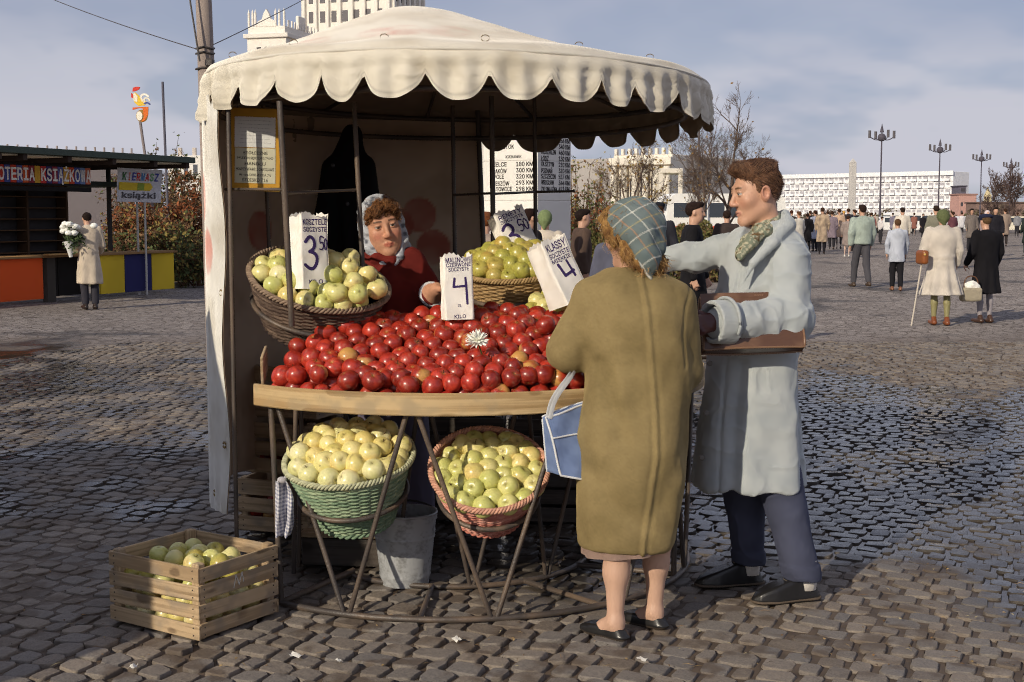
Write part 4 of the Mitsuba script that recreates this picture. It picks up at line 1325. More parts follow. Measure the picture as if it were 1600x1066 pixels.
# dry leaves, straw and grit lying on the cobbles
def build_litter():
    rg = np.random.default_rng(14)
    n = 520
    Y = 4.5 + 5.5 * rg.uniform(0, 1, n) ** 1.6
    X = rg.uniform(-.42, .42, n) * Y
    c = np.stack([X, Y, .020 + rg.uniform(0, .004, n)], 1)
    a = rg.uniform(0, 6.28, n)
    straw = rg.uniform(0, 1, n) < .45
    L = np.where(straw, rg.uniform(.02, .06, n), rg.uniform(.008, .022, n))
    w = np.where(straw, .0014, L * rg.uniform(.35, .7, n))
    d = np.stack([np.cos(a), np.sin(a), rg.normal(0, .08, n)], 1)
    s = np.stack([-np.sin(a), np.cos(a), rg.normal(0, .15, n)], 1)
    up = np.array([0, 0, .003])
    V = np.stack([c - d * L[:, None] / 2, c + s * w[:, None] / 2 + up, c + d * L[:, None] / 2, c - s * w[:, None] / 2 + up, c + up * 1.6], 1)
    F = (np.array([[0, 3, 4], [3, 2, 4], [2, 1, 4], [1, 0, 4]])[None] + 5 * np.arange(n)[:, None, None]).reshape(-1, 3)
    cols = np.array([(.22, .12, .05), (.30, .20, .09), (.14, .08, .04), (.36, .30, .18), (.10, .07, .05)])
    solo('ground_litter', (V.reshape(-1, 3), F), 'm_matte', np.repeat(cols[rg.integers(5, size=n)] * rg.uniform(.6, 1.2, (n, 1)), 5, 0), 'bits of dry leaf and straw scattered over the cobbles in front of the stall', 'litter', smooth=False, kind='stuff')


build_litter()

# ================================================================ people
SKIN = np.array([0.50, 0.29, 0.20])


def head_sdf(q, female=False, age=1.0):
    """q in the head's own frame: x right, y forward, z up, metres, origin between the ears"""
    jw = 0.036 if female else 0.042
    d = ell(q, (0, -.014, .030), (.073, .094, .086))
    d = smin(d, ell(q, (0, .028, -.028), (.060, .060, .084)), .03)
    for s in (-1, 1):
        d = smin(d, cap(q, (s * jw, -.002, -.058), (s * .012, .064, -.098), .024, .019), .025)
        d = smin(d, ell(q, (s * .040, .056, -.020), (.024, .022, .022)), .025)
    d = smin(d, ell(q, (0, .066, -.100), (.020, .018, .017)), .02)
    d = smin(d, cap(q, (-.036, .074, .030), (.036, .074, .030), .011), .022)
    for s in (-1, 1):
        d = smax(d, -ell(q, (s * .031, .098, .010), (.017, .017, .0105)), .014)
    d = smin(d, cap(q, (0, .083, .022), (0, .107, -.023), .0070, .0100), .012)
    d = smin(d, ell(q, (0, .101, -.030), (.013, .012, .0085)), .009)
    for s in (-1, 1):
        d = smin(d, ell(q, (s * .0115, .094, -.031), (.0072, .010, .0072)), .006)
        lid = np.maximum(ell(q, (s * .031, .076, .011), (.0165, .0160, .0145)), -(q[:, 2] - .0128))
        d = smin(d, lid, .004)
        lid = np.maximum(ell(q, (s * .031, .076, .011), (.0160, .0155, .0138)), (q[:, 2] - .0058))
        d = smin(d, lid, .004)
    d = smin(d, chain(q, [(-.022, .077, -.064), (-.008, .0885, -.0605), (0, .0885, -.0618), (.008, .0885, -.0605), (.022, .077, -.064)], [.003, .0042, .0040, .0042, .003], .004), .006)
    d = smin(d, chain(q, [(-.019, .079, -.0705), (0, .0875, -.0725), (.019, .079, -.0705)], [.004, .0054, .004], .004), .006)
    d = smax(d, -cap(q, (-.019, .089, -.0667), (.019, .089, -.0667), .0016), .003)
    for s in (-1, 1):
        e = ell(q, (s * .077, -.010, -.004), (.011, .021, .033), roty(s * .25))
        e = smax(e, -ell(q, (s * .087, -.006, -.002), (.010, .012, .021)), .006)
        d = smin(d, e, .008)
    return d


def head_color(q, brow, lips, blush=0.5, skin=SKIN):
    c = np.tile(np.asarray(skin), (len(q), 1))
    face = q[:, 1] > 0.02

    def blend(k, col):
        nonlocal c
        k = np.clip(k, 0, 1)[:, None]
        c = c * (1 - k) + np.asarray(col) * k
    for s in (-1, 1):
        blend(face * np.exp(-(((q[:, 0] - s * .042) / .020) ** 2 + ((q[:, 2] + .028) / .020) ** 2)) * blush, [.55, .20, .14])
        z = q[:, 2] - (.0335 - 3.2 * (np.abs(q[:, 0]) - .031) ** 2 * 1.4)
        blend(face * np.clip(1.4 - np.abs(z) / .0036, 0, 1) * np.clip((.019 - np.abs(np.abs(q[:, 0]) - .031)) / .004, 0, 1) * 1.0, brow)
        blend(face * (q[:, 1] > .06) * np.clip(1.3 - np.abs(q[:, 2] - .0155) / .0022, 0, 1) * np.clip((.014 - np.abs(q[:, 0] - s * .031)) / .003, 0, 1) * .95, [.05, .03, .02])
    lip = np.clip(1.5 - (np.abs(q[:, 2] + .0665) / (.0098 * np.sqrt(np.clip(1 - (q[:, 0] / .026) ** 2, .05, 1)))) ** 2, 0, 1) * np.clip((.024 - np.abs(q[:, 0])) / .005, 0, 1) * (q[:, 1] > .074)
    blend(lip * .7, lips)
    blend(np.exp(-(((q[:, 2] + .03) / .012) ** 2 + (q[:, 0] / .014) ** 2)) * (q[:, 1] > .09) * .35, [.55, .2, .14])
    blend((np.abs(q[:, 0]) > .07) * (q[:, 2] > -.05) * (q[:, 1] < .02) * .4, [.52, .2, .14])
    blend(np.clip((meshkit.fbm(q * 45, 3, 3) - .5) * .7, 0, .16), [.46, .23, .15])
    return c


def head_mesh(hc, Rh, sc, female, neck, chub=0.0, h=.0029):
    def f(p):
        q = (p - hc) @ Rh / sc
        d = head_sdf(q, female) * sc
        if chub:
            d = smin(d, smin(ell(q, (.029, .030, -.060), (.032, .044, .042)), ell(q, (-.029, .030, -.060), (.032, .044, .042)), .03) * sc, .03)
        d = smin(d, cap(p, hc + Rh @ [0, -.022, -.05], neck + [0, 0, -.01], .051 * sc, .055 * sc), .025)
        if not female:
            d = smin(d, cap(p, hc + Rh @ [0, .01, -.10], neck + Rh @ [0, .02, -.03], .014, .018), .02)
        return d
    return nets(f, hc - [.16, .16, .22], hc + [.16, .16, .16], h)


def hair_strands(parent, mesh, flow, n, length, r, cols, seed, rise=.35, curl=0.0, mess=.35):
    """loose strands lying over a hair surface; flow(points) gives their direction"""
    rg = np.random.default_rng(seed)
    pts, fi = trimesh.sample.sample_surface(mesh, n, seed=seed)
    nrm = mesh.face_normals[fi]
    d = flow(pts) + rg.normal(0, mess, (n, 3))
    d -= nrm * (d * nrm).sum(1)[:, None]
    d /= np.linalg.norm(d, axis=1, keepdims=True) + 1e-9
    side = np.cross(nrm, d)
    L = length * rg.uniform(.6, 1.3, (n, 1))
    cu = curl * rg.normal(0, 1, (n, 1))
    k = 5
    P_ = [pts + d * L * t + nrm * (.0012 + rise * L * (t ** 1.6) * .5) + side * cu * L * math.sin(t * 3.0) - nrm * L * rise * .25 * t ** 3 for t in np.linspace(0, 1, k)]
    P_ = np.stack(P_, 1)
    w = np.array([1, 1, .9, .7, .2]) * r
    a, b = side[:, None], nrm[:, None]
    V = np.stack([P_ + a * w[None, :, None], P_ - a * w[None, :, None] * .5 + b * w[None, :, None] * .8, P_ - a * w[None, :, None] * .5 - b * w[None, :, None] * .8], 2)
    i, j = np.meshgrid(np.arange(k - 1), np.arange(3), indexing='ij')
    q = np.stack([i * 3 + j, i * 3 + (j + 1) % 3, (i + 1) * 3 + (j + 1) % 3, (i + 1) * 3 + j], -1).reshape(-1, 4)
    F = np.vstack([q[:, [0, 1, 2]], q[:, [0, 2, 3]]])
    F = (F[None] + (k * 3) * np.arange(n)[:, None, None]).reshape(-1, 3)
    c = np.asarray(cols)[rg.integers(len(cols), size=n)] * rg.uniform(.7, 1.25, (n, 1))
    key = obj('strands', (V.reshape(-1, 3), F), 'm_skin', np.repeat(c, k * 3, 0), True, parent=parent)
    labels[key] = {'kind': 'stuff'}


def hand_prims(w, d, n, side, curl=0.5, spread=1.0, thumb=0.5):
    """bones (a, b, ra, rb) of a hand: w wrist, d towards the fingers, n out of the palm, side +1 if the thumb lies on cross(d, n)"""
    w = np.asarray(w, float)
    d = norm(d)
    n = norm(np.asarray(n) - d * (np.asarray(n) @ d))
    s = np.cross(d, n) * side
    out = []
    lens = [.072, .080, .074, .058]
    for i in range(4):
        o = 1.5 - i
        base = w + d * (.088 - .006 * abs(o - .5)) + s * o * .0195
        out.append((w + d * .012 + s * o * .012, base, .0145, .0115))
        c = curl * (1 + .12 * i)
        ang, p, r = 0.25 * c, base, .0098
        dirn = norm(d + s * o * .05 * spread)
        for k, f in enumerate((.46, .30, .24)):
            ang += c * (0.62 if k == 0 else 0.75)
            q = p + (dirn * math.cos(ang) + n * math.sin(ang)) * lens[i] * f
            out.append((p, q, r, r - .0009))
            p, r = q, r - .0009
    t0 = w + d * .018 + s * .022 + n * .004
    t1 = t0 + norm(d * .55 + s * .75 + n * .35) * .042
    t2 = t1 + norm(d * .85 + s * (.45 - thumb * .5) + n * (.25 + thumb)) * .034
    t3 = t2 + norm(d * .85 + s * (.1 - thumb * .5) + n * (.2 + thumb)) * .026
    out += [(t0, t1, .0150, .0118), (t1, t2, .0112, .0104), (t2, t3, .0104, .0090)]
    return out


def prims(p, bones, k=.006, d=None):
    for a, b, ra, rb in bones:
        e = cap(p, a, b, ra, rb)
        d = e if d is None else smin(d, e, k)
    return d


def eyes(parent, hc, Rh, sc, iris, look=(0, 0)):
    m = trimesh.creation.icosphere(3, .0128 * sc)
    v = np.asarray(m.vertices)
    g = norm([math.sin(look[0]), math.cos(look[0]), math.sin(look[1])])
    a = (v / (.0128 * sc)) @ g
    col = np.where((a > .955)[:, None], [.01, .01, .01], np.where((a > .86)[:, None], iris, [.46, .42, .39]))
    for s in (-1, 1):
        obj('eye', place((v, m.faces), Rh, hc + Rh @ (np.array([s * .031, .0755, .011]) * sc)), 'm_gloss', col, True, parent=parent)


def facing(yaw, pitch=0.0, roll=0.0):
    """columns right, forward, up for a figure that faces (sin yaw, cos yaw)"""
    return rotz(-yaw) @ rotx(pitch) @ roty(roll)


def rows_loft(rows, Y, power=2.0, dx=0.0):
    out = []
    for r in rows:
        py, xl, xr, ry = r[:4]
        y = Y + (r[4] if len(r) > 4 else 0)
        a, b = P(xl, py, y), P(xr, py, y)
        out.append((a[2], (a[0] + b[0]) / 2 + dx, y, (b[0] - a[0]) / 2, ry))
    return Loft(out, power)


def folds(p, f, amp, seed, oct=3):
    return amp * (meshkit.fbm(p * np.asarray(f), oct, seed) - 0.5)


def seg_dist(p2, pts):
    d = None
    for a, b in zip(pts[:-1], pts[1:]):
        ab = b - a
        t = np.clip(((p2 - a) @ ab) / (ab @ ab), 0, 1)
        e = np.linalg.norm(p2 - a - t[:, None] * ab, axis=1)
        d = e if d is None else np.minimum(d, e)
    return d


def shoe(toe, heel, width=.047, height=.075, low=False):
    """implicit shoe sole and upper from the heel to the toe, on the ground"""
    toe, heel = np.asarray(toe, float), np.asarray(heel, float)
    d = norm((toe - heel) * [1, 1, 0])
    R = np.stack([d, [-d[1], d[0], 0], [0, 0, 1.0]], 1)
    L = np.linalg.norm((toe - heel)[:2])

    def f(p):
        q = (p - heel) @ R
        u = q[:, 0] / L
        wv = width * np.interp(u, [-.02, .1, .35, .7, .92, 1.0], [.74, .80, .76, 1.0, .82, .48]).astype(np.float32)
        top = np.interp(u, [0, .15, .4, .6, .8, 1.0], ([.060, .058, .046, .046, .042, .026] if low else [.088, .094, .100, .082, .062, .042])).astype(np.float32)
        k = np.stack([(q[:, 0] - L / 2) / (L / 2 + .004), q[:, 1] / wv], 1)
        e = (np.sqrt((np.abs(k) ** 3).sum(1) ** (2 / 3)) - 1) * np.minimum(wv, .05)
        mid = (q[:, 2] - top / 2)
        v = np.abs(mid) - top / 2
        up = np.maximum(v + .5 * np.abs(q[:, 1]) * 0.3, 0) if False else v
        r = smax(e + np.clip(q[:, 2] - .018, 0, .08) * (.30 if low else .12), up, .016)
        if low:
            op = ell(q, (L * .36, 0, .058), (L * .29, width * .60, .034))
            r = smax(r, -op, .004)
        return r
    return f, R, L


# ---------------------------------------------------------------- customer in the khaki coat, seen from behind
def build_customer():
    K = thing('person', 'person in a long khaki wool coat and checked headscarf, seen from behind at the counter', 'person')
    Y = 5.0

    def W(px, py, dy=0.0):
        return P(px, py, Y + dy)
    L = rows_loft([(418, 948, 1026, .075, .02), (430, 930, 1046, .10, .01), (444, 910, 1070, .115), (466, 899, 1082, .130), (510, 904, 1080, .150), (560, 914, 1078, .158), (610, 912, 1078, .168, -.01), (670, 900, 1078, .180, -.02), (730, 897, 1072, .186, -.035), (790, 898, 1064, .190, -.05), (830, 901, 1056, .190, -.055), (846, 903, 1052, .186, -.055), (852, 907, 1047, .180, -.055)], Y, 2.25)
    sl = [W(925, 468, .0), W(892, 548, .03), W(907, 556, .26)]
    sr = [W(1057, 470, .0), W(1064, 580, .03), W(1040, 565, .27)]
    seam = np.array([W(x, y)[[0, 2]] for x, y in ((997, 425), (1006, 480), (1012, 560), (1017, 640), (1018, 700), (1008, 760), (998, 820), (993, 872))])
    rag1 = np.array([W(x, y)[[0, 2]] for x, y in ((905, 443), (921, 468), (931, 510), (936, 560))])
    rag2 = np.array([W(x, y)[[0, 2]] for x, y in ((1078, 446), (1066, 480), (1062, 520), (1066, 570))])
    pleat = np.array([W(x, y)[[0, 2]] for x, y in ((936, 565), (958, 640), (964, 670))])
    drape = np.array([W(x, y)[[0, 2]] for x, y in ((905, 700), (950, 770), (992, 800))])
    drape2 = np.array([W(x, y)[[0, 2]] for x, y in ((1075, 640), (1050, 720), (1020, 770))])

    def f(p):
        d = L(p)
        a = smin(cap(p, sl[0], sl[1], .072, .083), cap(p, sl[1], sl[2], .080, .062), .03)
        b = smin(cap(p, sr[0], sr[1], .074, .078), cap(p, sr[1], sr[2], .076, .062), .03)
        d = smin(smin(d, a, .028), b, .034)
        back = np.clip((Y + .03 - p[:, 1]) / .06, 0, 1)
        xz = p[:, [0, 2]]
        d = d - back * (.0065 * np.exp(-(seg_dist(xz, seam) / .0085) ** 2) - .0035 * np.exp(-((seg_dist(xz, seam) - .016) / .008) ** 2))
        for g in (rag1, rag2):
            d = d + back * .0045 * np.exp(-(seg_dist(xz, g) / .006) ** 2)
        for g, am, wd in ((pleat, .013, .03), (drape, .012, .035), (drape2, .010, .035)):
            d = d + back * am * np.exp(-(seg_dist(xz, g) / wd) ** 2)
        return d - folds(p, (5.5, 5.5, 2.6), .034, 3) - folds(p, (13, 13, 6), .010, 4) - crease(p, (4, 4, 2.2), .006, 36, .06)
    lo, hi = W(845, 880) - [0, .25, .03], W(1112, 405) + [0, .40, .02]
    obj('coat', nets(f, lo, hi, .0065), 'm_cloth', lambda v: ink_on(np.array([.240, .180, .084]), [.185, .138, .062], np.clip((vn(v, 9, 5) - .38) * 3, 0, 1)) * (.88 + .24 * vn(v, 130, 8, 2))[:, None], True, parent=K)

    # skin: head, neck, trunk, arms, legs in one surface
    hc = W(984, 366, .03)
    Rh = facing(math.radians(-46), math.radians(-8), math.radians(-4))
    neck = W(990, 425, .03)
    ankL, ankR = G(961, 1003) + [0, 0, .075], G(1022, 985) + [0, 0, .075]
    handL = hand_prims(sl[2] + [.0, .04, -.0], (.25, .9, -.15), (.1, .2, -1), -1, .8)
    handR = hand_prims(sr[2] + [-.01, .04, 0], (-.25, .9, -.1), (-.1, .2, -1), 1, .9)
    kneeL, kneeR = ankL + [.008, .05, .41], ankR + [.012, .03, .41]

    def fb(p):
        d = cap(p, hc + Rh @ [0, -.022, -.09], neck + [0, .01, -.05], .049, .056)
        d = smin(d, cap(p, neck + [0, 0, -.16], W(985, 700, 0), .11, .12), .05)
        d = smin(d, chain(p, [sl[0], sl[1], sl[2], sl[2] + [0, .04, 0]], [.045, .042, .032, .028]), .03)
        d = smin(d, chain(p, [sr[0], sr[1], sr[2], sr[2] + [-.01, .04, 0]], [.045, .042, .032, .028]), .03)
        d = prims(p, handL + handR, .006, d)
        for kn, an, hip in ((kneeL, ankL, W(960, 690, 0)), (kneeR, ankR, W(1015, 690, .04))):
            d = smin(d, cap(p, hip, kn, .085, .060), .03)
            d = smin(d, chain(p, [kn, kn * .72 + an * .28 + [.003, -.022, 0], kn * .45 + an * .55 + [.0, -.010, 0], an], [.050, .056, .042, .0285], .04), .03)
        for an, dirn in ((ankL, (-.66, .70)), (ankR, (-.70, .66))):
            dv = np.array([dirn[0], dirn[1], 0]) * 1.0
            d = smin(d, chain(p, [an, an + dv * .05 + [0, 0, -.030], an + dv * .125 + [0, 0, -.054]], [.034, .027, .012], .03), .02)
            d = smin(d, cap(p, an + [0, 0, -.01], an - dv * .018 + [0, 0, -.045], .027, .022), .02)
        return d

    def colb(v):
        q = (v - hc) @ Rh
        c = head_color(q, [.2, .12, .06], [.45, .12, .1])
        st = np.clip((vn(v, 8, 2) - .4) * 2, 0, 1)[:, None] * .12
        c = np.where((v[:, 2] < .6)[:, None], np.array([.53, .33, .235]) * (1 - st), c)
        return c
    lo, hi = np.minimum(ankL, ankR) - [.28, .15, .09], hc + [.35, .65, .16]
    obj('body', join(nets(fb, lo, hi, .0065), head_mesh(hc, Rh, 1.0, True, neck)), 'm_skin', colb, True, parent=K)

    # shoes
    for an, dirn in ((ankL, (-.66, .70)), (ankR, (-.70, .66))):
        dv = np.array([dirn[0], dirn[1], 0])
        heel, toe = an - dv * .062 - [0, 0, .063], an + dv * .178 - [0, 0, .063]
        g, R, LL = shoe(toe, heel, .047, low=True)
        obj('shoe', nets(g, np.minimum(heel, toe) - .07, np.maximum(heel, toe) + [.07, .07, .10], .0045), 'm_gloss', lambda v: np.where(((v[:, 2] - heel[2]) < .010)[:, None], [.06, .045, .035], [.014, .013, .013]), True, parent=K)
    # slip hem showing under the coat
    hemz = W(985, 852)[2]
    th = np.linspace(0, 2 * np.pi, 90, endpoint=False)
    s = L.at(np.array([hemz + .02]))[0]
    zz = np.linspace(hemz + .03, hemz - .006, 6)
    V = np.array([[[s[0] + (s[2] - .012 + .006 * math.sin(t * 9)) * math.cos(t), s[1] + (s[3] - .012 + .006 * math.sin(t * 9)) * math.sin(t), z - .016 * math.cos(t - 2.6)] for z in zz] for t in th])
    obj('skirt_lining', grid_mesh(V, True), 'm_cloth', [.25, .17, .14], True, parent=K)

    # hair
    def fh(p):
        q = (p - hc) @ Rh
        d = ell(q, (0, -.022, .034), (.082, .096, .090))
        d = smin(d, chain(q, [(-.070, -.03, .0), (-.076, -.045, -.07), (-.050, -.085, -.115), (0, -.10, -.13), (.05, -.085, -.12)], [.022, .026, .03, .03, .026]), .02)
        d = smin(d, chain(q, [(-.03, .06, .095), (-.062, .052, .065), (-.078, .030, .025), (-.080, .01, -.03)], [.022, .022, .02, .016]), .01)
        return d - .012 * np.sin(q[:, 2] * 150 + 5 * np.sin(q[:, 0] * 60) + q[:, 1] * 70) * .45 - folds(q, (60, 60, 30), .016, 5)
    hm = nets(fh, hc - .19, hc + .19, .005)
    hk = obj('hair', hm, 'm_cloth', lambda v: ink_on(np.array([.30, .165, .055]), [.15, .075, .03], np.clip((vn(v * [1, 1, .4], 70, 5) - .35) * 3, 0, 1)), True, parent=K)

    hair_strands(hk, hm, lambda p: np.tile([.1, -.3, -1.0], (len(p), 1)), 1800, .035, .0009, ((.34, .19, .07), (.22, .11, .04), (.40, .25, .10)), 1, .3, .35)
    # headscarf: bonnet that ends in a hanging point at the nape
    tail = W(1016, 436, -.085)
    bl = W(958, 392, -.07)
    br = W(1037, 385, -.03)

    def fs(p):
        q = (p - hc) @ Rh
        d = ell(q, (0, -.026, .038), (.094, .110, .098))
        d = smin(d, chain(p, [W(1000, 370, -.06), W(1012, 405, -.085), tail], [.058, .035, .009], .03), .045)
        d = smin(d, chain(p, [W(1020, 350, .0), W(1026, 385, -.03), W(1022, 412, -.07)], [.05, .03, .012], .03), .035)
        d = smax(d, (q[:, 1] - .040 + .35 * (.05 - q[:, 2]) * 0.55), .008)
        # lower border runs from the cheek to the tail
        n1 = norm(np.cross(tail - bl, np.array([0, 1.0, 0])))
        if n1[2] > 0:
            n1 = -n1
        d = smax(d, (p - bl) @ n1.astype(np.float32), .006)
        return d - folds(p, (20, 20, 12), .010, 8) - .0022 * np.sin(q[:, 2] * 90 + q[:, 0] * 120)

    n1 = norm(np.cross(tail - bl, np.array([0, 1.0, 0])))
    n1 = -n1 if n1[2] > 0 else n1

    def cols(v):
        u = (v - W(985, 366)) @ np.array([.80, .25, .58])
        w = (v - W(985, 366)) @ np.array([-.50, .30, .82])
        c = ink_on(np.array([.135, .168, .170]), [.098, .128, .132], np.clip((vn(v, 12, 3) - .4) * 3, 0, 1))

        def line(x, off, per, wd, col):
            nonlocal c
            k = np.clip(1.5 - np.abs((x - off + per / 2) % per - per / 2) / wd, 0, 1)[:, None] * .85
            c = c * (1 - k) + np.asarray(col) * k
        line(u, .028, .094, .0018, [.52, .52, .48])
        line(u, -.019, .094, .0016, [.40, .20, .10])
        line(w, .045, .094, .0018, [.52, .52, .48])
        line(w, -.002, .094, .0016, [.38, .31, .13])
        b = np.clip(1 - np.abs((v - bl) @ n1 + .004) / .0055, 0, 1)[:, None]
        return c * (1 - b) + np.array([.62, .60, .54]) * b
    obj('headscarf', nets(fs, hc - [.2, .25, .2], hc + [.2, .2, .17], .004), 'm_cloth', cols, True, parent=K)
    eyes(K, hc, Rh, 1.0, [.1, .15, .2])


build_customer()


def build_handbag():
    k = thing('handbag', 'blue fabric handbag with white piping hung from the arm of the khaki coat', 'handbag')
    # a soft wedge: front edge line seen at the left, broad side towards the right
    A, B, Cc, D = P(850, 652, 4.90), P(866, 740, 4.90), P(905, 755, 4.98), P(905, 632, 4.98)
    ex = norm((D - A) * [1, 1, 0])
    n = norm(np.cross(ex, [0, 0, 1]))
    nx, nz = 22, 22
    front, back = np.zeros((nx, nz, 3)), np.zeros((nx, nz, 3))
    for i in range(nx):
        for j in range(nz):
            u, v = i / (nx - 1), j / (nz - 1)
            Lw = .20
            top = A + ex * Lw * u + [0, 0, .045 * u]
            bot = B + ex * Lw * u * .96 + [0, 0, -.045 * u + .02 * math.sin(u * 3.1) * 0]
            c = top * (1 - v) + bot * v
            th = .012 + .038 * v + .010 * math.sin(u * math.pi)
            front[i, j] = c + n * th + n * .006 * math.sin(u * 7 + v * 5)
            back[i, j] = c - n * th
    rim = lambda g: np.vstack([g[:, 0], g[1:, -1], g[-1, ::-1][1:], ])  # noqa: E731
    blue = lambda v: ink_on(np.array([.165, .225, .39]), [.125, .175, .32], np.clip((vn(v, 30, 4) - .4) * 3, 0, 1))  # noqa: E731
    f, b = grid_mesh(front), grid_mesh(back)
    obj('side_panel', f, 'm_cloth', blue, True, parent=k)
    obj('side_panel', b, 'm_cloth', blue, True, parent=k)
    per = lambda g: np.vstack([g[:, 0], g[-1, 1:], g[::-1, -1][1:], g[0, ::-1][1:-1]])  # noqa: E731
    pf, pb = per(front), per(back)
    m = np.stack([pf, pf * .5 + pb * .5, pb], 1)
    obj('gusset', grid_mesh(m, True), 'm_cloth', blue, True, parent=k)
    W = np.array([.62, .63, .64])
    obj('piping', tube(pf, .0042, 6, True), 'm_cloth', W, True, parent=k)
    obj('piping', tube(pb, .0042, 6, True), 'm_cloth', W, True, parent=k)
    pk = front[:, 7] * .6 + front[:, 8] * .4 + n * .003
    obj('pocket_edge', tube(pk, .0036, 6), 'm_cloth', W, True, parent=k)
    arm = P(893, 588, 5.12)
    for o in (-.008, .012):
        pts = spline([A + n * (.01 + o) + ex * .012 + [0, 0, -.004], P(864, 626, 4.91) + n * o, P(878, 604, 4.93) + n * o, P(890, 588, 4.96) + n * o, P(897, 575, 5.02) + n * o], 26)
        t = np.gradient(pts, axis=0)
        t /= np.linalg.norm(t, axis=1)[:, None]
        s = np.cross(t, n)
        V = np.stack([pts - s * .008, pts - s * .008 + n * .003, pts + s * .008 + n * .003, pts + s * .008], 1)
        obj('strap', grid_mesh(V), 'm_cloth', W * .92, True, parent=k)
    pts = spline([A + ex * .18 + [0, 0, .04], P(930, 615, 5.05), arm + [.05, .05, .03]], 16)
    obj('strap', tube(pts, .006, 6), 'm_cloth', W * .92, True, parent=k)
    for q, r in ((A + n * .017 + ex * .01 + [0, 0, -.014], .006), (A + n * .018 + ex * .014 + [0, 0, -.03], .005)):
        obj('buckle', tube([q + ex * r * math.cos(t) + np.array([0, 0, r * math.sin(t)]) for t in np.linspace(0, 2 * np.pi, 14, endpoint=False)], .0015, 5, True), 'm_gloss', [.5, .48, .42], True, parent=k)


build_handbag()


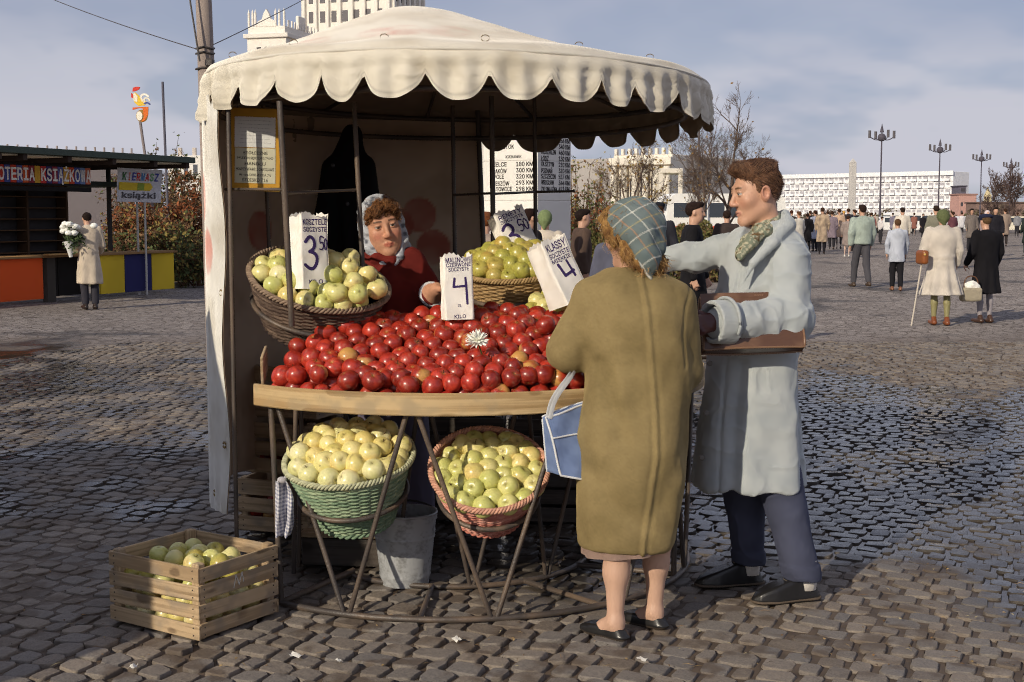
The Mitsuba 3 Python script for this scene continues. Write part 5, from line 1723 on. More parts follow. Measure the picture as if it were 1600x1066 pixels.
# ---------------------------------------------------------------- young man in the pale raincoat
def build_young_man():
    K = thing('person', 'young bareheaded person in a pale blue grey raincoat reaching an arm towards the stall', 'person')
    Y = 5.5

    def W(px, py, dy=0.0):
        return P(px, py, Y + dy)
    fwd = norm([-.90, -.42, 0])
    L = rows_loft([(345, 1172, 1222, .07), (356, 1152, 1236, .09), (372, 1136, 1254, .115), (395, 1128, 1262, .135), (440, 1122, 1262, .150), (500, 1112, 1254, .152), (560, 1105, 1248, .158), (640, 1097, 1249, .178), (720, 1088, 1255, .20), (752, 1084, 1258, .208), (760, 1087, 1256, .205)], Y, 2.7)
    nsh, nel, nwr = W(1230, 408, -.10), W(1230, 500, -.17), W(1132, 503, -.31)
    fsh, fel, fwr = W(1142, 392, .10), W(1086, 402, .16), W(1032, 404, .18)
    front_edge = np.array([W(x, y)[[0, 2]] for x, y in ((1152, 400), (1140, 470), (1128, 560), (1118, 660), (1112, 770))])
    lap = np.array([W(x, y)[[0, 2]] for x, y in ((1158, 452), (1178, 432), (1200, 415), (1222, 402))])
    side_pl = np.array([W(x, y)[[0, 2]] for x, y in ((1246, 560), (1244, 640), (1242, 775))])
    side_pl2 = np.array([W(x, y)[[0, 2]] for x, y in ((1150, 560), (1140, 640), (1133, 775))])

    def f(p):
        d = L(p)
        near = smin(cap(p, nsh, nel, .092, .102), cap(p, nel, nwr, .094, .076), .03)
        wr = np.sin((p @ norm(nwr - nel).astype(np.float32)) * 62 + 9 * p[:, 2]) * .5 + np.sin((p @ norm([.5, 0, .8]).astype(np.float32)) * 48) * .5
        nb = np.exp(-(np.linalg.norm(p - nel, axis=1) / .17) ** 2)
        near = near - .010 * wr * nb - folds(p, (9, 9, 8), .018, 12) - crease(p, (6, 6, 8), .0045, 33, .05)
        far = smin(cap(p, fsh, fel, .074, .064), cap(p, fel, fwr, .062, .058), .03)
        ar = (fwr - fsh)
        t = (p - fsh) @ norm(ar).astype(np.float32)
        far = far - .006 * np.sin(t * 46 + p[:, 2] * 34) - folds(p, (12, 8, 9), .016, 13) - crease(p, (9, 6, 7), .0045, 34, .045)
        d = smin(d, far, .03)
        d = smin(d, near, .022)
        # collar and lapels
        col = chain(p, [W(1196, 338, .10), W(1226, 338, .03), W(1231, 352, -.07), W(1206, 380, -.155), W(1176, 412, -.185), W(1160, 445, -.19)], [.020, .026, .030, .026, .020, .006], .01)
        col2 = chain(p, [W(1196, 338, .10), W(1172, 350, .10), W(1152, 378, .02), W(1146, 420, -.08)], [.020, .024, .020, .010], .01)
        d = smin(d, smin(col, col2, .01), .012)
        # open neck
        vn_ = chain(p, [W(1190, 338, -.02), W(1176, 362, -.11), W(1160, 392, -.20)], [.052, .044, .016], .02)
        d = smax(d, -vn_, .008)
        xz = p[:, [0, 2]]
        fr = np.clip((Y - .0 - p[:, 1]) / .05, 0, 1)
        d = d + fr * .007 * np.exp(-(seg_dist(xz, front_edge) / .006) ** 2)
        d = d + fr * .012 * np.exp(-(seg_dist(xz, side_pl2) / .022) ** 2) + fr * .016 * np.exp(-(seg_dist(xz, side_pl) / .014) ** 2)
        low = np.clip((1.0 - p[:, 2]) / .4, 0, 1)
        ang = np.arctan2(p[:, 1] - Y, p[:, 0] - W(1170, 600)[0])
        d = d - low * .005 * np.sin(ang * 7 + .7)
        return d - folds(p, (4, 4, 1.8), .026, 14) - folds(p, (12, 12, 8), .008, 15) - crease(p, (4.5, 4.5, 2.2), .0065, 31, .03) - crease(p, (9, 9, 6), .0035, 32, .035)
    lo, hi = W(1015, 785) - [0, .48, .03], W(1300, 325) + [.05, .42, .02]
    CO = np.array([.40, .425, .43])
    obj('raincoat', nets(f, lo, hi, .0065), 'm_cloth', lambda v: ink_on(CO, CO * [.86, .88, .90], np.clip((vn(v, 12, 6) - .4) * 3, 0, 1)), True, parent=K)
    # cuff band with strap
    ax = norm(nwr - nel)
    fc = lambda p: np.maximum(np.abs(cap(p, nel, nwr + ax * .06, .084, .078) + .002) - .009, np.abs((p - nwr) @ ax.astype(np.float32) - .018) - .045)  # noqa: E731
    obj('cuff', nets(lambda p: fc(p) - folds(p, (14, 14, 14), .012, 3), nwr - .15, nwr + .15, .0055), 'm_cloth', CO * .97, True, parent=K)
    obj('cuff_strap', tube([nwr + ax * -.005 + .094 * (math.cos(t) * norm(np.cross(ax, [0, 0, 1])) + math.sin(t) * np.array([0, 0, 1])) for t in np.linspace(.2, 3.6, 20)], .007, 6), 'm_cloth', CO * .9, True, parent=K)
    for px, py, dy in ((1109, 568, -.11), (1104, 645, -.12), (1097, 715, -.12)):
        c = W(px, py, dy)
        obj('button', place(lathe([(.001, .004), (.009, .004), (.0115, .002), (.0115, 0), (.001, -.002)], 16), frame([1, 0, 0], z=(-.35, -1, 0)), c), 'm_gloss', [.16, .15, .14], parent=K)

    # head and body
    hc = W(1181, 303, -.01)
    Rh = facing(math.radians(-103), math.radians(-9), math.radians(2))
    neck = W(1196, 352, .0)
    sc = 1.02
    ankN, ankF = G(1258, 942) + [0, 0, .09], G(1170, 918) + [0, 0, .09]
    hipN, hipF = W(1204, 610, -.05), W(1156, 610, .07)

    def fb(p):
        d = cap(p, hc + Rh @ [0, -.024, -.09], neck + [.008, .0, -.07], .053, .062)
        d = smin(d, cap(p, neck + [-.01, 0, -.20], W(1185, 560, 0), .125, .12), .05)
        d = smin(d, cap(p, W(1150, 385, .10), W(1214, 400, -.05), .045), .04)
        d = smin(d, chain(p, [nsh, nel, nwr, nwr + ax * .04], [.05, .045, .034, .03]), .03)
        d = smin(d, chain(p, [fsh, fel, fwr], [.05, .045, .034]), .03)
        for hp, an in ((hipN, ankN), (hipF, ankF)):
            d = smin(d, chain(p, [hp, hp * .48 + an * .52 + np.array([-.02, .0, 0]), an], [.07, .05, .036]), .03)
            d = smin(d, cap(p, an - [0, 0, .02], an + fwd * .06 - [0, 0, .05], .028, .02), .02)
        return d

    def colb(v):
        q = (v - hc) @ Rh / sc
        c = head_color(q, [.12, .065, .035], [.42, .17, .13], .35, SKIN * [1.02, 1, .98])
        # shaved hair edge and temples
        return c
    lo, hi = np.array([W(1020, 960)[0], 5.0, .0]), np.array([W(1300, 900)[0], 6.0, hc[2] + .17])
    obj('body', join(nets(fb, lo, hi, .008), head_mesh(hc, Rh, sc, False, neck + [.008, 0, 0])), 'm_skin', colb, True, parent=K)
    eyes(K, hc, Rh, sc, [.10, .13, .15], (0, -.2))

    # hair
    def fh(p):
        q = (p - hc) @ Rh / sc
        d = ell(q, (0, -.016, .034), (.078, .096, .088))
        d = smin(d, ell(q, (0, .048, .096), (.058, .050, .038)), .03)
        d = smin(d, ell(q, (0, .085, .082), (.045, .026, .022)), .02)
        d = smin(d, ell(q, (0, -.02, .098), (.064, .078, .033)), .03)
        # keep face, ears and neck free
        side = np.abs(q[:, 0])
        hairline = np.where(q[:, 1] > -.0, .046 - .55 * (q[:, 1] - .02) * 0 + 0.35 * np.clip(q[:, 1] - .03, 0, 1), .046 - 1.35 * np.clip(-q[:, 1], 0, .075))
        cut = hairline - q[:, 2]
        burn = np.maximum(np.maximum(np.abs(q[:, 1] - .013) - .010, side * -1 + .06), -.012 - q[:, 2])
        d2 = smax(d, np.minimum(cut, burn).astype(np.float32), .008)
        d2 = smax(d2, (q[:, 1] - .050 - .9 * np.clip(q[:, 2] - .055, 0, .05) - .0).astype(np.float32), .012)
        strand = np.sin(q[:, 0] * 230 + 16 * meshkit.noise(q * 28, 2) + q[:, 2] * 40)
        return (d2 - .0016 * strand - folds(q, (45, 16, 34), .009, 7) - folds(q, (120, 50, 100), .005, 8)) * sc
    hm = nets(fh, hc - .17, hc + .19, .0042)
    hk = obj('hair', hm, 'm_cloth', lambda v: ink_on(np.array([.135, .066, .036]), [.065, .032, .02], np.clip((vn(((v - hc) @ Rh) * [1.2, .35, .8], 95, 5) - .36) * 3.2, 0, 1)), True, parent=K)

    def flow(p):
        q = (p - hc) @ Rh
        d = np.stack([q[:, 0] * 4, np.where(q[:, 1] > .03, .5, -1.0), np.where(q[:, 2] > .08, .9, -.8)], 1)
        return d @ Rh.T
    hair_strands(hk, hm, flow, 4200, .022, .0007, ((.15, .075, .042), (.10, .05, .03), (.20, .11, .062), (.08, .04, .025)), 2, .16, .05, .14)
    # neckerchief
    def fk(p):
        d = chain(p, [W(1214, 336, .035), W(1213, 346, -.04), W(1196, 362, -.10), W(1172, 382, -.145), W(1156, 402, -.17)], [.014, .016, .020, .022, .014], .02)
        d = smin(d, chain(p, [W(1208, 340, -.02), W(1186, 358, -.075), W(1166, 380, -.10), W(1154, 402, -.12)], [.018, .023, .023, .012], .02), .02)
        d = smin(d, chain(p, [W(1214, 336, .035), W(1190, 345, .075), W(1165, 358, .05), W(1158, 385, -.06), W(1156, 402, -.15)], [.016, .018, .018, .022, .016], .02), .015)
        return d - .002 * np.sin(p @ np.array([50, 40, 70], np.float32)) - folds(p, (16, 16, 16), .014, 5)

    def colk(v):
        n1 = vn(v, 55, 3, 2)
        n2 = np.sin(v[:, 0] * 260 + 9 * n1) * np.sin(v[:, 2] * 240 + 7 * n1)
        c = ink_on(np.array([.17, .19, .14]), [.42, .39, .28], np.clip((n2 - .05) * 4, 0, 1))
        return ink_on([0, 0, 0], [1, 1, 1], np.zeros(len(v))) + c * (1 - np.clip((n1 - .62) * 8, 0, 1)[:, None]) + np.array([.12, .07, .03]) * np.clip((n1 - .62) * 8, 0, 1)[:, None]
    obj('neckerchief', nets(fk, W(1140, 415) - [0, .25, 0], W(1232, 322) + [0, .16, 0], .005), 'm_cloth', colk, True, parent=K)
    # pullover glimpsed in the collar opening
    fp = lambda p: ell(p, W(1176, 402, .0), (.085, .10, .11))  # noqa: E731
    obj('pullover', nets(fp, W(1172, 408, -.02) - .2, W(1172, 408, -.02) + .2, .012), 'm_cloth', [.24, .14, .05], True, parent=K)

    # trousers with turn-ups
    TR = np.array([.060, .066, .105])

    def ft(p):
        d = None
        for hp, an, kd in ((hipN, ankN + [-.012, 0, .025], (-.025, .03, 0)), (hipF, ankF + [0, 0, .03], (-.01, -.02, 0))):
            kn = hp * .5 + an * .5 + np.array(kd)
            e = smin(cap(p, hp, kn, .075, .086), cap(p, kn, an + [0, 0, .0], .090, .066), .04)
            e = smax(e, (an[2] - .012 - p[:, 2]), .006)
            tu = smax(cap(p, kn, an, .095, .0735), np.abs(p[:, 2] - (an[2] + .016)) - .028, .004)
            e = np.minimum(e, tu)
            d = e if d is None else smin(d, e, .01)
        crease_ = np.sin(p[:, 2] * 24 + 4 * p[:, 0])
        return d - folds(p, (9, 9, 6), .018, 17) - .002 * crease_ - crease(p, (6, 6, 4), .005, 35, .04)
    obj('trousers', nets(ft, np.array([W(1100, 900)[0] - .05, 5.15, .05]), np.array([W(1290, 900)[0], 5.85, 1.0]), .0065), 'm_cloth', lambda v: ink_on(TR, TR * .75, np.clip((vn(v, 8, 4) - .4) * 3, 0, 1)), True, parent=K)
    # socks and shoes
    for an, dv in ((ankN, norm([-.95, -.25, 0])), (ankF, norm([-.97, -.15, 0]))):
        obj('sock', rod(an + [0.002, 0, -.03], an + [0.002, 0, .09], .0425, 16), 'm_cloth', [.55, .52, .48], True, parent=K)
        heel, toe = an - dv * .058 - [0, 0, .078], an + dv * .232 - [0, 0, .078]
        g, R, LL = shoe(toe, heel, .053)
        k = obj('shoe', nets(g, np.minimum(heel, toe) - .07, np.maximum(heel, toe) + [.07, .07, .13], .0045), 'm_gloss', [.014, .013, .013], True, parent=K)
        sole = [(heel + dv * LL * u + np.array([-dv[1], dv[0], 0]) * s * .050 * w + [0, 0, .012]) for s, us in ((1, np.linspace(0, 1, 12)), (-1, np.linspace(1, 0, 12))) for u, w in zip(us, np.interp(us, [0, .1, .35, .7, .92, 1.0], [.40, .74, .72, 1.0, .80, .25]))]
        obj('welt', tube(spline(sole, 60, True), .0055, 5, True), 'm_matte', [.10, .075, .055], True, parent=k)
        for i in range(3):
            c = heel + dv * LL * (.44 + .075 * i) + [0, 0, .101 - .013 * i]
            obj('lace', rod(c + np.array([-dv[1], dv[0], 0]) * .018, c - np.array([-dv[1], dv[0], 0]) * .018, .0028, 5), 'm_matte', [.12, .10, .08], True, parent=k)
    # gloves: near hand holds the case, far hand reaches out
    GL = np.array([.070, .018, .016])
    hp = hand_prims(nwr + ax * .045, norm(ax + [0, -.1, -.1]), (.05, .75, -.35), -1, .55)
    hf = hand_prims(fwr + norm(fwr - fel) * .03, norm(fwr - fel), (0, .1, -1), -1, .35)
    for w0, bones, lo_ in ((nwr, hp, -.02), (fwr, hf, .0)):
        bones = [(a, b, ra + .002, rb + .002) for a, b, ra, rb in bones]
        el = nel if w0 is nwr else fel
        dd = norm(w0 - el)
        obj('glove', nets(lambda p: smin(prims(p, bones, .008), cap(p, w0 - dd * .03, w0 + dd * .06, .040, .034), .012), w0 - .24, w0 + .24, .004), 'm_gloss', GL, True, parent=K)


build_young_man()


def build_briefcase():
    k = thing('briefcase', 'worn brown leather briefcase clamped under the arm of the raincoat', 'briefcase')
    a, b, c_, d = P(1093, 466, 5.30), P(1240, 462, 5.34), P(1250, 545, 5.24), P(1096, 552, 5.16)
    ex = norm(b - a)
    dn = norm((c_ + d) / 2 - (a + b) / 2)
    n = norm(np.cross(ex, dn))
    if n[1] > 0:
        n = -n
    nx, nv = 40, 26
    LW, H = .40, .235
    o = a

    def surf(sgn, gap=0.0):
        V = np.zeros((nx, nv, 3))
        for i in range(nx):
            for j in range(nv):
                u, v = i / (nx - 1), j / (nv - 1)
                th = (.010 + .030 * math.sqrt(min(v * 1.2, 1)) * (1 - max(v - .86, 0) / .14 * .35)) * (0.55 + .45 * math.sin(math.pi * min(max(u * 1.1 - .05, 0.02), .98)) ** .4)
                th += .006 * math.sin(u * 9 + v * 5) * math.sin(v * 3)
                rc = .0
                V[i, j] = o + ex * LW * u + dn * H * v + n * sgn * th + n * gap
        return V
    F, B = surf(1), surf(-1)
    LE = np.array([.095, .045, .026])
    colr = lambda v: ink_on(LE, [.16, .085, .05], np.clip((vn(v, 16, 4) - .45) * 3, 0, 1))  # noqa: E731
    obj('front_panel', grid_mesh(F), 'm_gloss', colr, True, parent=k)
    obj('back_panel', grid_mesh(B), 'm_gloss', colr, True, parent=k)
    per = lambda g: np.vstack([g[:, 0], g[-1, 1:], g[::-1, -1][1:], g[0, ::-1][1:-1]])  # noqa: E731
    pf, pb = per(F), per(B)
    obj('gusset', grid_mesh(np.stack([pf, pf * .5 + pb * .5 + .0, pb], 1), True), 'm_gloss', LE * .7, True, parent=k)
    for q in (pf, pb):
        obj('edge_binding', tube(q, .0048, 6, True), 'm_gloss', [.19, .105, .06], True, parent=k)
    # flap over the top half of the front
    V = np.zeros((nx, 12, 3))
    for i in range(nx):
        for j in range(12):
            u, v = i / (nx - 1), j / 11
            jj = min(int(v * .30 * (nv - 1)), nv - 1)
            V[i, j] = F[i, jj] + n * (.006 + .002 * math.sin(u * 8)) + dn * (v * .30 * H - jj / (nv - 1) * H) + (-dn * .012 if j == 0 else 0)
    obj('flap', grid_mesh(V), 'm_gloss', lambda v: ink_on(LE * 1.15, [.2, .11, .065], np.clip((vn(v, 16, 9) - .45) * 3, 0, 1)), True, parent=k)
    obj('flap_edge', tube(V[:, -1], .004, 6), 'm_gloss', [.19, .105, .06], True, parent=k)


build_briefcase()


# ---------------------------------------------------------------- saleswoman
def build_seller():
    K = thing('person', 'person selling fruit in a dark red knitted cape and pale headscarf behind the apples', 'person')
    Y = 6.0

    def W(px, py, dy=0.0):
        return P(px, py, Y + dy)
    hc = W(597, 355, .0)
    Rh = rotz(-math.radians(164)) @ roty(math.radians(11)) @ rotx(math.radians(-4))
    CH = .05
    neck = W(603, 398, .06)
    L = rows_loft([(399, 584, 636, .07, .04), (405, 574, 646, .095, .04), (416, 564, 654, .125, .04), (440, 558, 662, .15, .04), (480, 556, 668, .17, .05), (540, 556, 670, .18, .05), (640, 558, 668, .18, .05)], Y)
    sh, el, wr = W(642, 412, .02), W(664, 472, .02), W(682, 452, -.16)
    sh2, el2, wr2 = W(572, 414, .04), W(560, 490, .02), W(590, 500, -.22)

    def f(p):
        d = L(p)
        d = smin(d, chain(p, [sh, el * .65 + sh * .35, el], [.062, .075, .082], .03), .04)
        d = smin(d, cap(p, el, el * .45 + wr * .55, .070, .052), .03)
        d = smin(d, chain(p, [sh2, el2], [.062, .075], .03), .04)
        # cowl neck
        d = smin(d, chain(p, [W(576, 402, .05), W(590, 406, -.06), W(612, 408, -.07), W(636, 402, .0), W(640, 399, .08)], [.022, .026, .026, .024, .022], .01), .018)
        r = np.sin((p[:, 2] * 40 + 26 * (p[:, 0] - W(610, 430)[0]) ** 2 * 8 - p[:, 0] * 12))
        return d - .006 * r - folds(p, (9, 9, 4), .030, 5)
    RD = np.array([.155, .020, .016])
    obj('cape', nets(f, W(540, 650) - [0, .3, 0], W(700, 392) + [.02, .32, 0], .0075), 'm_cloth', lambda v: ink_on(RD, RD * .7, np.clip((vn(v, 11, 4) - .4) * 3, 0, 1)), True, parent=K)
    # skirt and apron below the counter
    S = rows_loft([(635, 562, 664, .17, .05), (700, 556, 672, .18, .05), (800, 550, 680, .18, .05), (830, 552, 678, .18, .05)], Y)
    obj('skirt', nets(lambda p: S(p) - folds(p, (14, 14, 3), .03, 9), W(530, 840) - [0, .3, 0], W(700, 625) + [0, .35, 0], .012), 'm_cloth', [.085, .075, .11], True, parent=K)
    hand = hand_prims(wr, (.75, -.50, -.10), (-.1, -.3, -1), 1, .75)
    hand2 = hand_prims(wr2, (.3, -.9, .0), (0, -.2, -1), -1, .6)

    def fb(p):
        d = cap(p, hc + Rh @ [0, -.02, -.09], neck + [0, .02, -.10], .055, .062)
        d = smin(d, cap(p, neck + [0, 0, -.20], W(612, 640, .05), .10, .11), .05)
        d = smin(d, chain(p, [sh, el, el * .4 + wr * .6, wr], [.045, .045, .044, .031]), .02)
        d = smin(d, chain(p, [sh2, el2, wr2], [.045, .042, .031]), .02)
        d = prims(p, hand + hand2, .007, d)
        for x in (592, 634):
            d = smin(d, chain(p, [W(x, 640, .05), W(x, 760, .05), np.array([W(x, 900, .05)[0], Y + .05, .08]), np.array([W(x, 900, .05)[0], Y - .1, .03])], [.08, .058, .035, .025]), .03)
        return d
    sk = SKIN * [1.06, .93, .85]
    obj('body', join(nets(fb, [hc[0] - .25, Y - .48, .0], [hc[0] + .48, Y + .32, hc[2] + .02], .006), head_mesh(hc, Rh, 1.05, True, neck, .05)), 'm_skin', lambda v: head_color((v - hc) @ Rh / 1.05, [.07, .035, .02], [.45, .10, .07], .75, sk), True, parent=K)
    eyes(K, hc, Rh, 1.05, [.06, .045, .03], (.05, 0))
    cd = norm(wr - el)
    c0 = el * .40 + wr * .60
    obj('cuff', tube([c0 + .050 * (math.cos(t) * norm(np.cross(cd, [0, 0, 1])) + math.sin(t) * norm(np.cross(cd, norm(np.cross(cd, [0, 0, 1]))))) for t in np.linspace(0, 2 * np.pi, 28, endpoint=False)], .010, 7, True), 'm_cloth', [.60, .60, .62], True, parent=K)

    def fh(p):
        q = (p - hc) @ Rh / 1.05
        d = ell(q, (0, -.012, .036), (.076, .092, .084))
        curls = None
        for a, b, c, r in ((-.045, .070, .078, .022), (-.018, .080, .088, .022), (.015, .080, .084, .021), (.042, .072, .072, .020), (-.060, .052, .060, .018), (.060, .050, .052, .018), (-.030, .060, .102, .022), (.02, .06, .100, .021), (-.062, .042, .034, .014), (.062, .04, .03, .014), (.03, .088, .064, .012)):
            e = ell(q, (a, b, c), (r, r * .8, r * .85))
            curls = e if curls is None else smin(curls, e, .010)
        d = smin(d, curls, .012)
        d = smax(d, (.040 + .0 * q[:, 0] - q[:, 2] - .9 * np.clip(np.abs(q[:, 0]) - .045, 0, .05)), .010)
        d = smax(d, (-.02 - q[:, 1]), .01)
        return (d - .004 * np.sin(q[:, 0] * 210 + q[:, 2] * 130 + 8 * meshkit.noise(q * 30, 3)) - folds(q, (40, 40, 40), .014, 6)) * 1.05
    hm = nets(fh, hc - .18, hc + .2, .0045)
    hk = obj('hair', hm, 'm_cloth', lambda v: ink_on(np.array([.17, .07, .026]), [.05, .02, .011], np.clip((vn(v, 60, 5) - .36) * 3.2, 0, 1)), True, parent=K)

    hair_strands(hk, hm, lambda p: np.tile([.5, -.2, .6], (len(p), 1)), 2200, .022, .0008, ((.20, .085, .032), (.10, .045, .02), (.32, .15, .055)), 3, .12, .6)

    def fs(p):
        q = (p - hc) @ Rh / 1.05
        d = ell(q, (0, -.026, .032), (.096, .102, .104))
        d = smin(d, chain(q, [(-.080, -.01, -.01), (-.072, .028, -.075), (-.035, .070, -.128), (0, .085, -.142)], [.022, .020, .015, .012], .02), .03)
        d = smin(d, chain(q, [(.080, -.01, -.01), (.072, .028, -.075), (.035, .070, -.128), (0, .085, -.142)], [.022, .020, .015, .012], .02), .03)
        d = smin(d, chain(q, [(-.05, -.07, -.04), (-.07, -.06, -.11), (-.03, -.08, -.15)], [.06, .045, .03], .02), .03)
        d = smin(d, ell(q, (.0, .088, -.146), (.024, .016, .014)), .01)
        face = np.maximum(ell(q, (0, .075, -.012), (.066, .09, .112)), -1)
        d = smax(d, -face, .006)
        d = smax(d, (q[:, 1] - .034 - 1.1 * np.clip(-.02 - q[:, 2], 0, .1) + .35 * np.clip(q[:, 2] - .06, 0, .1)), .006)
        return (d - .003 * np.sin(q[:, 2] * 120 + q[:, 1] * 70) - folds(q, (22, 22, 22), .014, 4)) * 1.05

    def cs(v):
        a = vn(v, 42, 7, 2)
        return ink_on(np.array([.43, .45, .50]), [.10, .11, .14], np.clip((a - .56) * 7, 0, 1))
    obj('headscarf', nets(fs, hc - .22, hc + .2, .0048), 'm_cloth', cs, True, parent=K)


build_seller()

# ================================================================ passers-by
def passer(label, x, Y, H, heading, coat=None, hem=.30, flare=.04, belt=False, legs=('trousers', C(50, 48, 52)), shoes=C(40, 30, 26), hair=C(60, 40, 28), hat=None, stride=0.0, arms=(0.1, 0.1), bend=(0.15, 0.15), skin=SKIN, group=None, bulk=1.0, bow=0.0, collar=None, extras=None):
    """figure in its own frame (x right, y forward) of height H at distance Y under picture column x"""
    K = thing('person', label, 'person', group)
    X = (x - 800) / FPX * Y / cp
    h = max(.009, Y * .0010)
    s = H / 1.72
    R = rotz(-math.radians(heading))
    O = np.array([X, Y, .012])
    seed = int(x + Y * 7) % 90
    coat = np.asarray(coat)
    mute = lambda c: (np.asarray(c) * .66 + np.mean(c) * .34) * [.90, .90, .97]  # noqa: E731
    coat = mute(coat)
    hat = None if hat is None else (hat[0], mute(hat[1]))
    legs = (legs[0], mute(legs[1]))

    def put(m):
        return place(m, R, O)
    pel = .90 * s
    st = stride * s
    shl, shr = np.array([-.175 * bulk * s, .0, 1.40 * s]), np.array([.175 * bulk * s, 0, 1.40 * s])

    def arm(sh, sgn, sw, bd):
        el = sh + np.array([sgn * .070, sw * .27 - .02, -.280]) * s
        fa = math.radians(10) + bd
        wr = el + np.array([-sgn * .01, math.sin(fa) * .25 + sw * .1, -math.cos(fa) * .25]) * s
        return el, wr
    ell_, wrl = arm(shl, -1, arms[0], bend[0])
    elr, wrr = arm(shr, 1, arms[1], bend[1])
    an = [np.array([-.085 * s, st * .33, .075 * s]), np.array([.085 * s, -st * .33, (.075 + max(abs(stride) - .5, 0) * .22) * s])]
    kn = [np.array([-.088 * s, st * .20 + .02, .49 * s]), np.array([.088 * s, -st * .12 + .03, .49 * s])]
    hp = [np.array([-.085 * s, 0, pel]), np.array([.085 * s, 0, pel])]
    nk = np.array([0, .0 + .03 * bow, 1.44 * s])
    hc = np.array([0, .025 + .07 * bow, (1.60 - .02 * bow) * s])
    Rh = rotx(-.35 * bow)
    toe = [a + np.array([-.02 + .04 * i, .17 * s, -.045 * s]) for i, a in enumerate(an)]

    def fbody(p):
        q = (p - hc) @ Rh / s
        if h < .03:
            d = smin(ell(q, (0, -.012, .03), (.073, .092, .086)), ell(q, (0, .028, -.035), (.056, .056, .082)), .03)
            d = smin(d, cap(q, (0, .085, .02), (0, .104, -.028), .008, .013), .014)
            for k in (-1, 1):
                d = smin(d, ell(q, (k * .075, -.01, -.005), (.012, .02, .03)), .01)
            d = d * s
        else:
            d = ell(q, (0, 0, .0), (.075, .092, .112)) * s
        d = smin(d, cap(p, hc - [0, .02, .07], nk - [0, 0, .06], .052 * s), .02)
        d = smin(d, cap(p, nk - [0, 0, .14], hp[0] * .5 + hp[1] * .5 + np.array([0, .01, .16]), .10 * s, .09 * s), .04)
        for sh, el, wr, sg in ((shl, ell_, wrl, -1), (shr, elr, wrr, 1)):
            d = smin(d, chain(p, [sh, el, wr], [.042 * s, .036 * s, .026 * s]), .02)
            dv = norm(wr - el)
            if h < .02:
                d = prims(p, [(a, b, ra * s, rb * s) for a, b, ra, rb in hand_prims(wr, dv, (-sg, .2, 0), -sg, .6)], .006, d)
            else:
                d = smin(d, cap(p, wr, wr + dv * .13 * s, .032 * s, .022 * s), .01)
                d = smin(d, cap(p, wr + dv * .03, wr + dv * .08 + np.array([0, .04, 0]), .014 * s), .01)
        for i in (0, 1):
            d = smin(d, chain(p, [hp[i], kn[i], kn[i] * .6 + an[i] * .4 - np.array([0, .012, 0]), an[i]], [.075 * s, .052 * s, .052 * s, .034 * s]), .02)
        return d
    hosiery = np.asarray(legs[1]) if legs[0] == 'hose' else np.asarray(skin)

    def cbody(v):
        c = np.tile(np.asarray(skin), (len(v), 1))
        c[v[:, 2] < .62 * s] = hosiery
        q = (v - hc) @ Rh / s
        if h < .03:
            lip = (np.abs(q[:, 2] + .066) < .009) & (np.abs(q[:, 0]) < .022) & (q[:, 1] > .06)
            c[lip] = [.40, .13, .10]
            eye = (np.abs(q[:, 2] - .012) < .008) & (np.abs(np.abs(q[:, 0]) - .031) < .013) & (q[:, 1] > .06)
            c[eye] = [.12, .07, .05]
        return c
    obj('body', put(nets(fbody, [-.42 * s, -.5 * s, 0], [.42 * s, .6 * s, 1.76 * s], h)), 'm_skin', lambda v: cbody((v - O) @ R), True, parent=K)

    # coat
    hz = hem * H
    w = bulk * s
    rows = [(1.475 * s, 0, -.005, .075 * s, .075 * s), (1.44 * s, 0, -.01, .135 * w, .095 * w), (1.38 * s, 0, -.01, .19 * w, .115 * w), (1.2 * s, 0, 0, .185 * w, .135 * w)]
    if hem < .5:
        rows += [(1.03 * s, 0, 0, (.165 if belt else .18) * w, .13 * w), (.88 * s, 0, 0, .185 * w, .14 * w), (hz, 0, 0, (.185 + flare) * w, (.145 + flare * .8) * w)]
    else:
        rows += [(hz, 0, 0, .175 * w, .135 * w)]
    Lf = Loft(rows)
    nf = 9 if flare > .05 else 6

    def fcoat(p):
        d = Lf(p, lambda a, z: (.010 + .10 * flare) * np.sin(a * nf + seed) * np.clip((1.0 * s - z) / .4, 0, 1))
        for sh, el, wr in ((shl, ell_, wrl), (shr, elr, wrr)):
            cu = el * .1 + wr * .9
            d = smin(d, smin(cap(p, sh, el, .070 * w, .062 * w), cap(p, el, cu, .060 * w, .050 * w), .02), .025)
        if belt:
            d = np.minimum(d, np.maximum(Lf(p) - .012, np.abs(p[:, 2] - 1.02 * s) - .022))
        if collar is not None:
            d = smin(d, chain(p, [nk + np.array(q) * s for q in ((-.085, .02, -.01), (-.05, -.065, .025), (.05, -.065, .025), (.085, .02, -.01))], [.03 * s] * 4, .01), .02)
        return d - folds(p, (6, 6, 2.6), .030, seed) - (folds(p, (16, 16, 9), .010, seed + 1) if h < .02 else 0)
    cc = lambda v: ink_on(coat, coat * .78, np.clip((vn(v, 7, seed) - .4) * 3, 0, 1))  # noqa: E731
    obj('coat', put(nets(fcoat, [-.5 * s, -.5 * s, hz - .05], [.5 * s, .65 * s, 1.56 * s], h)), 'm_cloth', cc, True, parent=K)
    if legs[0] == 'trousers':
        def ft(p):
            d = None
            for i in (0, 1):
                e = smin(cap(p, hp[i], kn[i], .092 * s, .078 * s), cap(p, kn[i], an[i] + np.array([0, 0, .01]), .076 * s, .060 * s), .03)
                e = smax(e, an[i][2] - .0 - p[:, 2], .008)
                d = e if d is None else smin(d, e, .012)
            return d - folds(p, (9, 9, 5), .02, seed)
        obj('trousers', put(nets(ft, [-.3 * s, -.5 * s, 0], [.3 * s, .5 * s, 1.0 * s], h)), 'm_cloth', np.asarray(legs[1]), True, parent=K)
